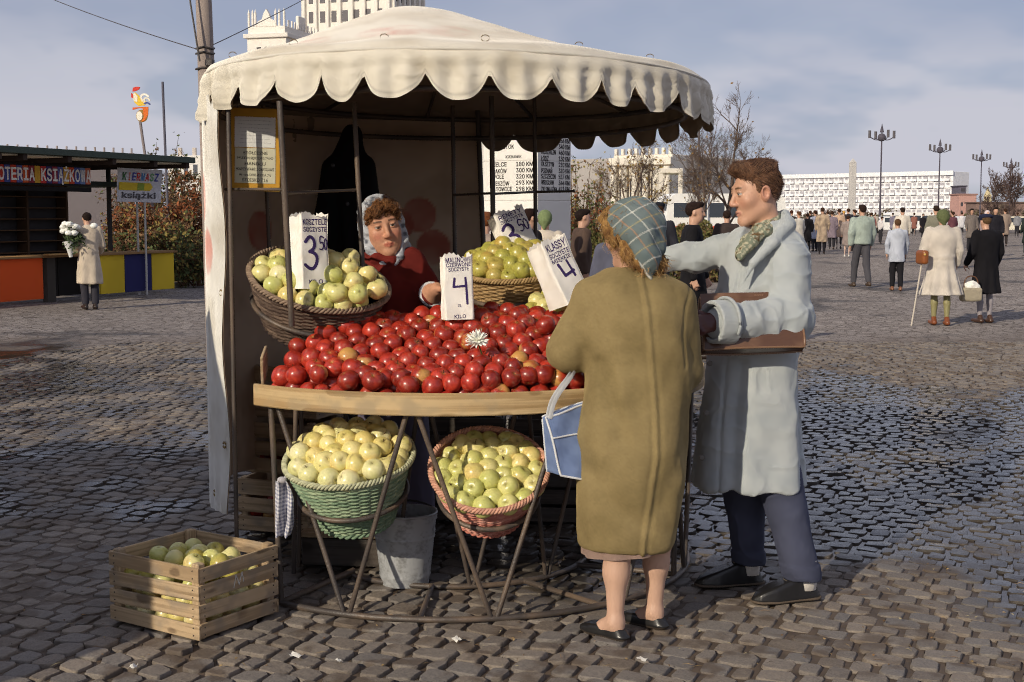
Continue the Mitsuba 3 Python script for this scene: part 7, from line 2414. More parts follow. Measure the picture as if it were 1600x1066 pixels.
def build_palace():
    K = thing('palace_tower', 'tall pale stone tower block rising behind the dome of the canopy', 'building')
    Y = 250.0
    st, stS = C(230, 224, 214), C(84, 80, 84)
    corner = P(612, 40, Y) * [1, 1, 0]
    left = P(472, 40, Y + 6) * [1, 1, 0]
    ex = norm(corner - left)
    Lf = np.linalg.norm(corner - left)
    bx, B, at = oriented(left, ex)
    Dp = 15.0
    obj('wall', bx(0, Lf, 0, Dp, 0, 62, .05), 'm_matte', grime(st, .2, .1), parent=K)
    rows = np.arange(33.5, 60, 3.55)
    cols = np.linspace(2.0, Lf - 2.4, 7)
    for z in rows:
        for a in cols:
            obj('window', bx(a - .55, a + .55, -.02, .3, z, z + 2.1, .01), 'm_gloss', stS, False, parent=K)
        for b in np.linspace(2, Dp - 2, 6):
            obj('window', bx(Lf - .3, Lf + .02, b - .55, b + .55, z, z + 2.1, .01), 'm_gloss', stS, False, parent=K)
    for a in np.linspace(.5, Lf - .5, 8):
        obj('pilaster', bx(a - .35, a + .35, -.55, -.01, 30, 62, .05), 'm_matte', grime(st, .2, .1), parent=K)
    for b in np.linspace(.6, Dp - .6, 7):
        obj('pilaster', bx(Lf + .01, Lf + .5, b - .35, b + .35, 30, 62, .05), 'm_matte', grime(st, .2, .1), parent=K)
    # left wing with attic
    K = thing('palace_wing', 'pale stone wing with a gabled attic and pinnacles left of the tower', 'building')
    a0, a1 = P(386, 60, 232) * [1, 1, 0], P(447, 60, 230) * [1, 1, 0]
    bx, B, at = oriented(a0, a1 - a0)
    L = np.linalg.norm(a1 - a0)
    top = P(400, 58, 230)[2]
    obj('wall', bx(0, L, 0, 14, 0, top, .05), 'm_matte', grime(st, .2, .1), parent=K)
    obj('cornice', bx(-.5, L + .5, -.5, 14.3, top + .005, top + .7, .05), 'm_matte', grime(st * .95, .2, .1), parent=K)
    obj('attic', bx(.2, L - .2, .0, 13.8, top + .705, top + 1.9, .05), 'm_matte', grime(st, .2, .1), parent=K)
    for i in range(3):
        a = L * (.30 + .20 * i)
        obj('window', bx(a - .4, a + .4, -.03, .3, top - 3.1, top - 1.5, .01), 'm_gloss', stS * .6, False, parent=K)
    g = flat_poly(shapely.Polygon([(-1.9, 0), (1.9, 0), (1.5, .9), (.8, 1.2), (.5, 2.1), (0, 2.9), (-.5, 2.1), (-.8, 1.2), (-1.5, .9)]), .6)
    obj('gable', place(g, np.stack([B[:, 0], [0, 0, 1.0], -B[:, 1]], 1), at(L * .5, .55, top + 1.9)), 'm_matte', grime(st, .2, .1), False, parent=K)
    for a in (.3, 1.0, 1.5, L - 2.0, L - 1.3, L - .4):
        obj('pinnacle', bx(a - .16, a + .16, .05, .4, top + 1.9, top + 4.2, .05), 'm_matte', grime(st, .2, .1), parent=K)
        obj('pinnacle_tip', place(trimesh.creation.cone(.2, .7, sections=6), None, at(a, .22, top + 4.2)), 'm_matte', st, False, parent=K)
    for b in np.linspace(1.5, 13, 10):
        obj('pinnacle', bx(L - .35, L - .05, b - .14, b + .14, top + 1.9, top + 3.0, .05), 'm_matte', grime(st, .2, .1), parent=K)
    obj('side_gable', bx(L - .8, L - .2, 5.5, 8.5, top + 1.9, top + 4.3, .3), 'm_matte', grime(st, .2, .1), parent=K)
    # right wing
    K = thing('palace_wing', 'low pale stone wing with pinnacles right of the tower', 'building')
    a0, a1 = P(736, 60, 262) * [1, 1, 0], P(787, 60, 262) * [1, 1, 0]
    bx, B, at = oriented(a0, a1 - a0)
    L = np.linalg.norm(a1 - a0)
    top = P(760, 58, 262)[2]
    obj('wall', bx(0, L, 0, 12, 0, top, .05), 'm_matte', grime(st * .8, .2, .1), parent=K)
    for a in np.linspace(.3, L - .3, 7):
        obj('pinnacle', bx(a - .14, a + .14, .05, .4, top, top + 1.5 + .5 * math.sin(a * 3), .05), 'm_matte', grime(st * .8, .2, .1), parent=K)
    obj('ornament', place(trimesh.creation.icosphere(2, 1.0), np.diag([1, 1, .9]), at(L * .62, 1, top + 1.0)), 'm_matte', st * .7, True, parent=K)
    obj('spire', place(trimesh.creation.cone(.3, 3.4, sections=6), None, at(.4, 1, top)), 'm_matte', st * .9, False, parent=K)


build_palace()


def build_far_buildings():
    # crenellated block beyond the kiosk
    K = thing('crenellated_building', 'long grey stone building with a crenellated roof edge beyond the kiosk', 'building')
    a0, a1 = P(-160, 230, 150) * [1, 1, 0], P(209, 236, 168) * [1, 1, 0]
    bx, B, at = oriented(a0, a1 - a0)
    L = np.linalg.norm(a1 - a0)
    top = P(100, 238, 158)[2]
    g = C(150, 140, 138)
    obj('wall', bx(0, L, 0, 10, 0, top, .05), 'm_matte', grime(g, .3, .15), parent=K)
    obj('cornice', bx(-.2, L + .2, -.25, -.005, top - .9, top - .5, .03), 'm_matte', grime(g * 1.1, .3, .15), parent=K)
    a = .4
    while a < L:
        obj('merlon', bx(a - .30, a + .30, .0, .5, top + .005, top + .35, .05), 'm_matte', grime(g, .3, .15), parent=K)
        obj('merlon_tip', bx(a - .09, a + .09, .1, .35, top + .35, top + .95, .03), 'm_matte', grime(g * 1.1, .3, .15), parent=K)
        a += 1.18
    K = thing('white_building', 'white building glimpsed above the autumn shrubs left of the stall', 'building')
    a0, a1 = P(262, 250, 150) * [1, 1, 0], P(330, 250, 150) * [1, 1, 0]
    bx, B, at = oriented(a0, a1 - a0)
    L = np.linalg.norm(a1 - a0)
    top = P(290, 243, 150)[2]
    obj('wall', bx(0, L, 0, 9, 0, top, .05), 'm_matte', grime(C(226, 222, 214), .3, .1), parent=K)
    for i in range(3):
        obj('chimney', bx(.9 + 1.6 * i, 1.3 + 1.6 * i, 1, 1.5, top, top + .9, .04), 'm_matte', C(190, 180, 170), parent=K)
    for i in range(4):
        obj('window', bx(.7 + 1.05 * i, 1.2 + 1.05 * i, -.02, .2, top - 2.2, top - 1.0, .02), 'm_gloss', C(80, 84, 92), False, parent=K)
    # pavilion with columns
    K = thing('pavilion', 'white columned pavilion behind the bare trees', 'building')
    Y = 105.0
    st = C(226, 218, 204)
    a0, a1 = P(952, 260, Y) * [1, 1, 0], P(1044, 260, Y - 3) * [1, 1, 0]
    bx, B, at = oriented(a0, a1 - a0)
    L = np.linalg.norm(a1 - a0)
    top = P(1000, 243, Y)[2]
    obj('wall', bx(0, L, .6, 12, 0, top, .05), 'm_matte', grime(st, .4, .1), parent=K)
    obj('cornice', bx(-.15, L + .15, .1, .595, top - .8, top - .2, .04), 'm_matte', grime(st, .4, .1), parent=K)
    for a in np.linspace(.25, L - .25, 6):
        obj('column', place(trimesh.creation.cylinder(.26, top - 1.0, sections=14), None, at(a, .3, (top - 1.0) / 2 + .1)), 'm_matte', grime(st, .4, .1), parent=K)
    for a in np.linspace(.25, L - .25, 6)[:-1]:
        obj('window', bx(a + .33, a + .33 + .9 * .34, .56, .62, .6, top - 1.8, .01), 'm_gloss', C(60, 58, 60), False, parent=K)
    for a in np.linspace(.2, L - .2, 9):
        obj('merlon', bx(a - .12, a + .12, .6, .9, top, top + .5, .02), 'm_matte', grime(st, .4, .1), parent=K)
    b0, b1 = P(1046, 260, Y - 1) * [1, 1, 0], P(1108, 260, Y + 9) * [1, 1, 0]
    bx, B, at = oriented(b0, b1 - b0)
    L2 = np.linalg.norm(b1 - b0)
    tp = P(1080, 247, Y)[2]
    obj('side_wing', bx(.05, L2, 0, 9, 0, tp, .05), 'm_matte', grime(C(170, 164, 160), .4, .15), parent=K)
    for i in range(5):
        obj('window', bx(.6 + i * L2 / 5.4, .6 + i * L2 / 5.4 + .5, -.02, .3, 1.0, tp - 1.6, .01), 'm_gloss', C(50, 48, 52), False, parent=K)
    obj('chimney_block', bx(L2 - .1, L2 + .9, .2, 1.6, 0, tp + .3, .05), 'm_matte', grime(C(96, 88, 84), .4, .15), parent=K)
    p0 = P(1030, 262, Y - 8) * [1, 1, 0]
    bx, B, at = oriented(p0, [1, -.05, 0])
    obj('porch', bx(0, 1.7, 0, 3.5, P(1040, 271, Y - 8)[2], P(1040, 263, Y - 8)[2], .04), 'm_matte', grime(st, .4, .1), parent=K)
    for a in (.15, 1.55):
        obj('porch_pier', bx(a - .15, a + .15, .05, .5, 0, P(1040, 271, Y - 8)[2], .03), 'm_matte', grime(st, .4, .1), parent=K)
    # long apartment block
    K = thing('apartment_block', 'long white apartment block with rows of balconies across the square', 'building')
    a0, a1 = P(1140, 290, 640) * [1, 1, 0], P(1489, 290, 560) * [1, 1, 0]
    bx, B, at = oriented(a0, a1 - a0)
    L = np.linalg.norm(a1 - a0)
    top = P(1489, 268, 560)[2]
    wh = C(232, 232, 234)
    obj('wall', bx(0, L, 0, 14, 0, top, .1), 'm_matte', grime(wh, .05, .08), parent=K)
    obj('roof_band', bx(-.3, L + .3, -1.0, -.01, top - 1.5, top + .3, .05), 'm_matte', grime(wh, .05, .05), parent=K)
    fl = (top - 2.4) / 6
    win, bal, slabs = [], [], []
    ncol = 44
    for r in range(6):
        z = 1.6 + fl * r
        for c in range(ncol):
            a = 1.0 + (L - 2) * (c + .5) / ncol
            w = (L - 2) / ncol
            if (c + r) % 2 == 0:
                win.append(bx(a - w * .42, a + w * .42, -.03, .3, z + .2, z + fl * .70, .01))
                bal.append(bx(a - w * .48, a + w * .48, -1.2, -1.05, z - .20, z + fl * .26, .02))
            else:
                win.append(bx(a - w * .26, a + w * .26, -.03, .3, z + fl * .30, z + fl * .66, .01))
        slabs.append(bx(.2, L - .2, -.40, -.02, z - .36, z - .26, .02))
    for nm, ms, col in (('windows', win, C(170, 168, 174)), ('balconies', bal, wh), ('balcony_slabs', slabs, C(200, 196, 190))):
        k = obj(nm, join(*ms), 'm_matte', col, False, parent=K)
        labels[k] = {'kind': 'stuff'}
    # more distant blocks and a church at the right
    for nm, lb, x0, x1, y, Y, col in (('pink_building', 'small pink building at the right end of the white apartment block', 1499, 1526, 305, 480, C(190, 150, 140)), ('dark_building', 'dark building rising behind the pink one at the right', 1500, 1510, 292, 520, C(96, 92, 104)),
                                      ('low_building', 'low brown building beyond the far right trees', 1526, 1660, 318, 420, C(130, 108, 100))):
        K = thing(nm, lb, 'building')
        p0, p1 = P(x0, y, Y) * [1, 1, 0], P(x1, y, Y) * [1, 1, 0]
        bx, B, at = oriented(p0, p1 - p0)
        L = np.linalg.norm(p1 - p0)
        tp = P(x0, y, Y)[2]
        obj('wall', bx(0, L, 0, 10, 0, tp, .1), 'm_matte', grime(col, .1, .15), parent=K)
        for i in range(max(2, int(L / 3))):
            for zz in np.arange(1.5, tp - 1.5, 2.9):
                a = 1.0 + i * (L - 2) / max(1, int(L / 3) - 1) if L > 6 else .8 + i * .8
                obj('window', bx(a - .4, a + .4, -.03, .2, zz, zz + 1.4, .01), 'm_gloss', C(70, 66, 70), False, parent=K)
        obj('roof', bx(-.4, L + .4, -.4, 10.4, tp + .01, tp + .5, .1), 'm_matte', col * .6, parent=K)
    K = thing('church_tower', 'pale yellow church tower far away at the right', 'building')
    p0 = P(1540, 312, 450) * [1, 1, 0]
    z0 = P(1540, 304, 450)[2]
    bx, B, at = oriented(p0, [1, 0, 0])
    obj('tower', bx(0, 2.0, 0, 2, 0, z0, .1), 'm_matte', C(206, 190, 150), parent=K)
    obj('spire', place(trimesh.creation.cone(1.1, 2.6, sections=8), None, at(1, 1, z0)), 'm_matte', C(190, 176, 140), False, parent=K)
    # obelisk
    K = thing('obelisk', 'pale slender stone pillar in front of the white apartment block', 'monument')
    Y = 160.0
    p0, p1 = P(1328, 300, Y) * [1, 1, 0], P(1337.5, 300, Y) * [1, 1, 0]
    bx, B, at = oriented(p0, p1 - p0)
    L = np.linalg.norm(p1 - p0)
    zt = P(1332, 254, Y)[2]
    obj('shaft', bx(0, L, 0, .7, .6, zt, .04), 'm_matte', grime(C(186, 182, 178), .8, .12), parent=K)
    obj('tip', place(trimesh.creation.cone(L * .7, .5, sections=4), rotz(math.pi / 4), at(L / 2, .35, zt)), 'm_matte', C(186, 182, 178), False, parent=K)
    obj('plinth', bx(-.4, L + .4, -.4, 1.1, 0, .6, .04), 'm_matte', C(176, 172, 168), parent=K)


build_far_buildings()


def build_pillar():
    K = thing('distance_pillar', 'white square pillar lettered with distances to cities behind the stall', 'pillar')
    w, al = .97, math.radians(33)
    c = np.array([P(840, 300, 20.0)[0], 20.0, 0])
    dl, drr = np.array([-math.cos(al), math.sin(al), 0]), np.array([math.sin(al), math.cos(al), 0])
    o = c + dl * w
    bx, B, at = oriented(o, -dl)
    H = 3.55
    for i in range(6):
        z0, z1 = H * i / 6, H * (i + 1) / 6
        obj('stone_block', bx(.0, w, .0, w, z0 + .003, z1 - .003, .006), 'm_matte', grime(C(226, 222, 214), 2.5, .12, i), parent=K)
    obj('core', bx(.01, w - .01, .01, w - .01, 0, H - .01, .002), 'm_matte', C(180, 176, 170), parent=K)
    obj('cap', bx(-.05, w + .05, -.05, w + .05, H + .001, H + .12, .01), 'm_matte', grime(C(220, 214, 206)), parent=K)
    Bl = np.stack([-dl, [0, 0, 1.0], np.cross(-dl, [0, 0, 1.0])], 1)
    Br = np.stack([drr, [0, 0, 1.0], np.cross(drr, [0, 0, 1.0])], 1)

    def put(text, base, Bm, u, px, py, h, right, wd):
        z = P(px, py, 20.2)[2]
        m = words(text, h, True, .004)
        lo, hi = m.bounds
        v = (m.vertices - [hi[0] if right else lo[0], (lo[1] + hi[1]) / 2, 0]) * [wd / (hi - lo)[0], 1, 1]
        obj('lettering', place((v, m.faces), Bm, base + Bm[:, 0] * u + [0, 0, z] + Bm[:, 2] * .0005), 'm_matte', C(52, 48, 48), False, parent=K)
    for i, (a, b) in enumerate((('KIELCE', '180 KM'), ('KRAKÓW', '300 KM'), ('OPOLE', '320 KM'), ('RZESZÓW', '293 KM'), ('KATOWICE', '298 KM'))):
        y = 256.5 + 9.7 * i
        put(a, o, Bl, w * .14, 800, y, .062, False, .048 * len(a))
        put(b, o, Bl, w * .92, 800, y, .062, True, .30)
    put('KIERUNEK', o, Bl, w * .42, 800, 245.0, .04, False, .28)
    for i, y in enumerate((219, 229)):
        put(('LUBLIN', 'BIAŁYSTOK')[i], o, Bl, w * .14, 800, y, .062, False, (.28, .42)[i])
    for i, (a, b) in enumerate((('BYDGOSZCZ', '256 KM'), ('GDAŃSK', '340 KM'), ('KOSZALIN', '460 KM'), ('ŁÓDŹ', '130 KM'), ('OLSZTYN', '210 KM'), ('POZNAŃ', '310 KM'), ('SZCZECIN', '517 KM'), ('WROCŁAW', '344 KM'), ('ZIELONA GÓRA', '413 KM'))):
        y = 218 + 9.6 * i
        put(a, c, Br, w * .10, 866, y, .068, False, min(.052 * len(a), .46))
        put(b, c, Br, w * .95, 866, y, .068, True, .32)


build_pillar()


# ---------------------------------------------------------------- utility pole, wires, lamps, vehicles
def build_pole():
    K = thing('utility_pole', 'grey concrete utility pole with wire straps standing behind the left edge of the canopy', 'pole')
    Y = 7.9
    a, b = P(331, 330, Y), P(309, -260, Y)
    base = np.array([a[0] + .02, Y, 0])
    obj('shaft', tube(np.linspace(base, b, 16), np.linspace(.062, .040, 16), 14), 'm_matte', grime(C(156, 142, 134), 6, .3), parent=K)
    for py in (76, 84, 108):
        q = P(320.5, py, Y)
        obj('strap', tube([q + [.052 * math.cos(t), .052 * math.sin(t), .004 * math.sin(3 * t)] for t in np.linspace(0, 2 * np.pi, 24, endpoint=False)], .006, 6, True), 'm_iron', IRON, True, parent=K)
    q = P(331, 100, Y)
    obj('bracket', place(cbox((.05, .05, .05), .01), None, q + [0, -.05, 0]), 'm_iron', IRON, parent=K)
    obj('stay_wire', rod(P(292, -30, Y - .1), P(312, 96, Y - .1), .006, 6), 'm_iron', IRON, parent=K)
    for lb, p, q, sag in (('wire running from the utility pole up to the left', P(308, 77, Y), P(60, -10, 11.0), .015), ('wire running from the utility pole up to the right', P(329, 72, Y), P(520, -26, 13.0), .012)):
        t = np.linspace(0, 1, 24)[:, None]
        pts = p * (1 - t) + q * t - np.array([0, 0, 1]) * sag * 4 * t * (1 - t)
        solo('overhead_wire', tube(pts, .0030, 6), 'm_iron', IRON, lb, 'wire')


build_pole()


def build_lamps():
    names = ['nearest and tallest', 'second', 'third', 'farthest and smallest']
    for i, (px, py, Y) in enumerate(((1378, 207, 136), (1469, 228, 164), (1534, 243, 192), (1580, 255, 221))):
        K = thing('street_lamp', f'dark four armed street lamp, {names[i]} of the row across the square', 'street lamp', 'street lamps in a row across the square')
        t = P(px, py, Y)
        c = C(84, 80, 90)
        obj('post', tube(np.linspace([t[0], Y, 0], t, 8), np.linspace(.11, .06, 8), 8), 'm_matte', c, parent=K)
        obj('finial', place(trimesh.creation.cone(.22, .9, sections=8), None, t), 'm_matte', c, False, parent=K)
        obj('boss', place(trimesh.creation.icosphere(1, .42), None, t - [0, 0, .5]), 'm_matte', c, True, parent=K)
        for k in range(4):
            a = math.radians(12 + 90 * k)
            d = np.array([math.cos(a), math.sin(a), 0])
            e = t - [0, 0, .45] + d * .95 * 1.0
            obj('arm', tube(spline([t - [0, 0, .55], t - [0, 0, .75] + d * .5, e + d * .35], 10), .05, 6), 'm_matte', c, True, parent=K)
            obj('lantern', place(trimesh.creation.cylinder(.14, .75, sections=8), None, e + d * .38 + [0, 0, .25]), 'm_matte', C(96, 92, 96), False, parent=K)


build_lamps()


def vehicle(label, cat, px, Y, L, W, H, col, heading, bus=False, name='parked_car'):
    K = thing(name, label, cat)
    X = (px - 800) / FPX * Y / cp
    R = rotz(math.radians(heading))
    o = np.array([X, Y, 0])
    if bus:
        prof = [(0, .35), (0, H * .55), (.12, H * .92), (.45, H), (L - .4, H), (L - .08, H * .9), (L, H * .5), (L, .35)]
    else:
        prof = [(0, .3), (.02, H * .55), (L * .12, H * .60), (L * .28, H * .95), (L * .40, H), (L * .66, H), (L * .82, H * .66), (L * .98, H * .56), (L, .3)]
    B = np.stack([[1, 0, 0], [0, 0, 1], [0, -1, 0]], 1).astype(float)
    m = place(flat_poly(shapely.Polygon(prof).buffer(-.05).buffer(.05), W), B, (-L / 2, W / 2, 0))
    put = lambda q: place(q, R, o)  # noqa: E731
    obj('body', put(m), 'm_gloss', col, 25, parent=K)
    n = 6 if bus else 2
    for s in (-1, 1):
        for i in range(n):
            a0 = -L / 2 + L * (.06 + .88 * i / n) if bus else -L / 2 + L * (.30 + .20 * i)
            w = L * .88 / n - .12 if bus else L * .17
            obj('window', put(place(cbox((w, .03, H * .26), .01), None, (a0 + w / 2, s * (W / 2 + .005), H * (.70 if bus else .78)))), 'm_gloss', C(60, 66, 74), False, parent=K)
        for a in (-.30, .32):
            k = obj('wheel', put(place(trimesh.creation.cylinder(.36 if bus else .30, .2, sections=18), rotx(math.pi / 2), (a * L, s * (W / 2 - .08), .36 if bus else .30))), 'm_matte', C(34, 32, 32), False, parent=K)
            obj('hub', put(place(trimesh.creation.cylinder(.16, .03, sections=14), rotx(math.pi / 2), (a * L, s * (W / 2 + .03), .36 if bus else .30))), 'm_gloss', C(180, 178, 172), False, parent=k)
    obj('windscreen', put(place(cbox((.03, W * .8, H * .26), .01), None, (-L / 2 + (.06 if bus else L * .2), 0, H * (.72 if bus else .78)))), 'm_gloss', C(60, 66, 74), False, parent=K)
    obj('bumper', put(place(cbox((.12, W, .16), .03), None, (-L / 2 - .03, 0, .42))), 'm_gloss', C(170, 168, 164), parent=K)


vehicle('white bus with a red stripe parked behind the hedge', 'bus', 1122, 62, 5.6, 2.2, 2.5, C(232, 230, 224), 8, True, 'parked_bus')
obj('stripe', place(cbox((5.5, .02, .18), .005), rotz(math.radians(8)), np.array([(1122 - 800) / FPX * 62 / cp + 1.115 * math.sin(math.radians(8)), 62 - 1.115 * math.cos(math.radians(8)), .95])), 'm_gloss', C(190, 70, 50), parent='parked_bus')
vehicle('white delivery van far across the square beyond the child in pale blue', 'van', 1418, 118, 4.4, 1.9, 1.75, C(236, 234, 230), 4, True, 'delivery_van')
vehicle('white car parked far away left of the olive coat', 'car', 1388, 112, 4.2, 1.7, 1.4, C(232, 230, 226), 3)
vehicle('pale grey car parked far away right of the tweed overcoat', 'car', 1504, 120, 4.2, 1.7, 1.4, C(206, 206, 206), 178)
vehicle('cream car parked far away near the right edge', 'car', 1578, 112, 4.2, 1.7, 1.4, C(224, 216, 196), 5)


# ---------------------------------------------------------------- trees, shrubs, hedge
def tree(label, base, H, spread, seed, bark=C(104, 88, 78), leaves=0, leafcols=((.3, .2, .05),), leafsize=.09, levels=5, fork=.30, minr=.010, name='bare_tree', r0=None, group=None):
    rg = np.random.default_rng(seed)
    K = thing(name, label, 'tree', group)
    trunk, limbs, twigs, tips = [], [], [], []

    def grow(p, d, L, r, lv):
        n = 5
        pts = [p]
        q = p.copy()
        dd = d.copy()
        for i in range(n):
            dd = norm(dd + rg.normal(0, .10, 3) + np.array([0, 0, .05]))
            q = q + dd * L / n
            pts.append(q)
        pts = np.array(pts)
        rr = np.linspace(r, max(r * .55, minr * .7), len(pts))
        (trunk if lv == 0 else limbs if lv < 3 else twigs).append(tube(pts, rr, 7 if lv < 2 else 4 if lv < 3 else 3, caps=False))
        if lv >= levels:
            tips.append(pts)
            return
        k = {0: 6, 1: 4, 2: 4, 3: 3}.get(lv, 2)
        for i in range(k):
            t = rg.uniform(.35 if lv else fork, 1.0)
            j = min(int(t * n), n - 1)
            b = pts[j] + (pts[j + 1] - pts[j]) * (t * n - j)
            s = norm(np.cross(dd, rg.normal(0, 1, 3)))
            ang = rg.uniform(.45, .95) * (1 if lv else .85)
            nd = norm(dd * math.cos(ang) + s * math.sin(ang) * spread + [0, 0, .12])
            grow(b, nd, L * rg.uniform(.42, .66), max(r * (.5 if lv else .42) * rg.uniform(.7, 1.1), minr), lv + 1)
        grow(pts[-1], norm(dd + rg.normal(0, .12, 3)), L * .55, max(r * .5, minr), lv + 1)
    r0 = r0 or H * .016
    grow(np.asarray(base, float), np.array([0.02, 0, 1.0]), H * .46, r0, 0)
    obj('trunk', join(*trunk), 'm_matte', grime(bark, 8, .35), True, parent=K)
    obj('limbs', join(*limbs), 'm_matte', grime(bark, 8, .3), True, parent=K)
    k = obj('twigs', join(*twigs), 'm_matte', np.asarray(bark) * .9, True, parent=K)
    labels[k] = {'kind': 'stuff'}
    if leaves:
        T = np.vstack(tips)
        leafy(T[rg.integers(len(T), size=leaves)] + rg.normal(0, .10, (leaves, 3)), leafsize, leafcols, rg, K)
    return K


def leafy(c, size, cols, rg, parent, nm='leaves'):
    n = len(c)
    a = rg.normal(0, 1, (n, 3))
    a /= np.linalg.norm(a, axis=1, keepdims=True)
    b = np.cross(a, rg.normal(0, 1, (n, 3)))
    b /= np.linalg.norm(b, axis=1, keepdims=True)
    s = size * rg.uniform(.6, 1.3, (n, 1))
    V = np.stack([c - a * s, c + b * s * .55 + np.cross(a, b) * s * .15, c + a * s, c - b * s * .55 + np.cross(a, b) * s * .15], 1)
    F = (np.array([[0, 1, 2], [0, 2, 3]])[None] + 4 * np.arange(n)[:, None, None]).reshape(-1, 3)
    cols = np.array(cols)
    col = cols[rg.integers(len(cols), size=n)] * rg.uniform(.65, 1.25, (n, 1))
    k = obj(nm, (V.reshape(-1, 3), F), 'm_matte', np.repeat(col, 4, 0), False, parent=parent)
    labels[k] = {'kind': 'stuff'}


def shrub(label, base, w, d, h, seed, cols, n=2200, size=.07, stems=26, twig=C(92, 66, 50), name='shrub', group=None, cat='shrub'):
    rg = np.random.default_rng(seed)
    K = thing(name, label, cat, group)
    ms, tips = [], []
    for i in range(stems):
        a = rg.uniform(0, 6.28)
        r = math.sqrt(rg.uniform(0, 1))
        p0 = np.asarray(base) + [w * .3 * r * math.cos(a), d * .3 * r * math.sin(a), 0]
        p1 = np.asarray(base) + [w * .5 * r * math.cos(a) + rg.normal(0, .1), d * .5 * r * math.sin(a), h * rg.uniform(.6, 1.05) * (1 - .25 * r)]
        pts = spline([p0, p0 * .55 + p1 * .45 + rg.normal(0, .08, 3), p1], 7)
        ms.append(tube(pts, np.linspace(.022, .008, 7), 4, caps=False))
        for j in range(7):
            t = rg.integers(2, 7)
            q = pts[t] + rg.normal(0, 1, 3) * [.22, .22, .2] * (.6 + h * .2)
            ms.append(tube(np.array([pts[t], pts[t] * .5 + q * .5 + rg.normal(0, .03, 3), q]), [.010, .008, .005], 3, caps=False))
            tips.append(np.linspace(pts[t], q, 4))
        tips.append(pts[2:])
    k = obj('branches', join(*ms), 'm_matte', grime(twig, 8, .3), True, parent=K)
    labels[k] = {'kind': 'stuff'}
    T = np.vstack(tips)
    leafy(T[rg.integers(len(T), size=n)] + rg.normal(0, .07, (n, 3)), size, cols, rg, K)


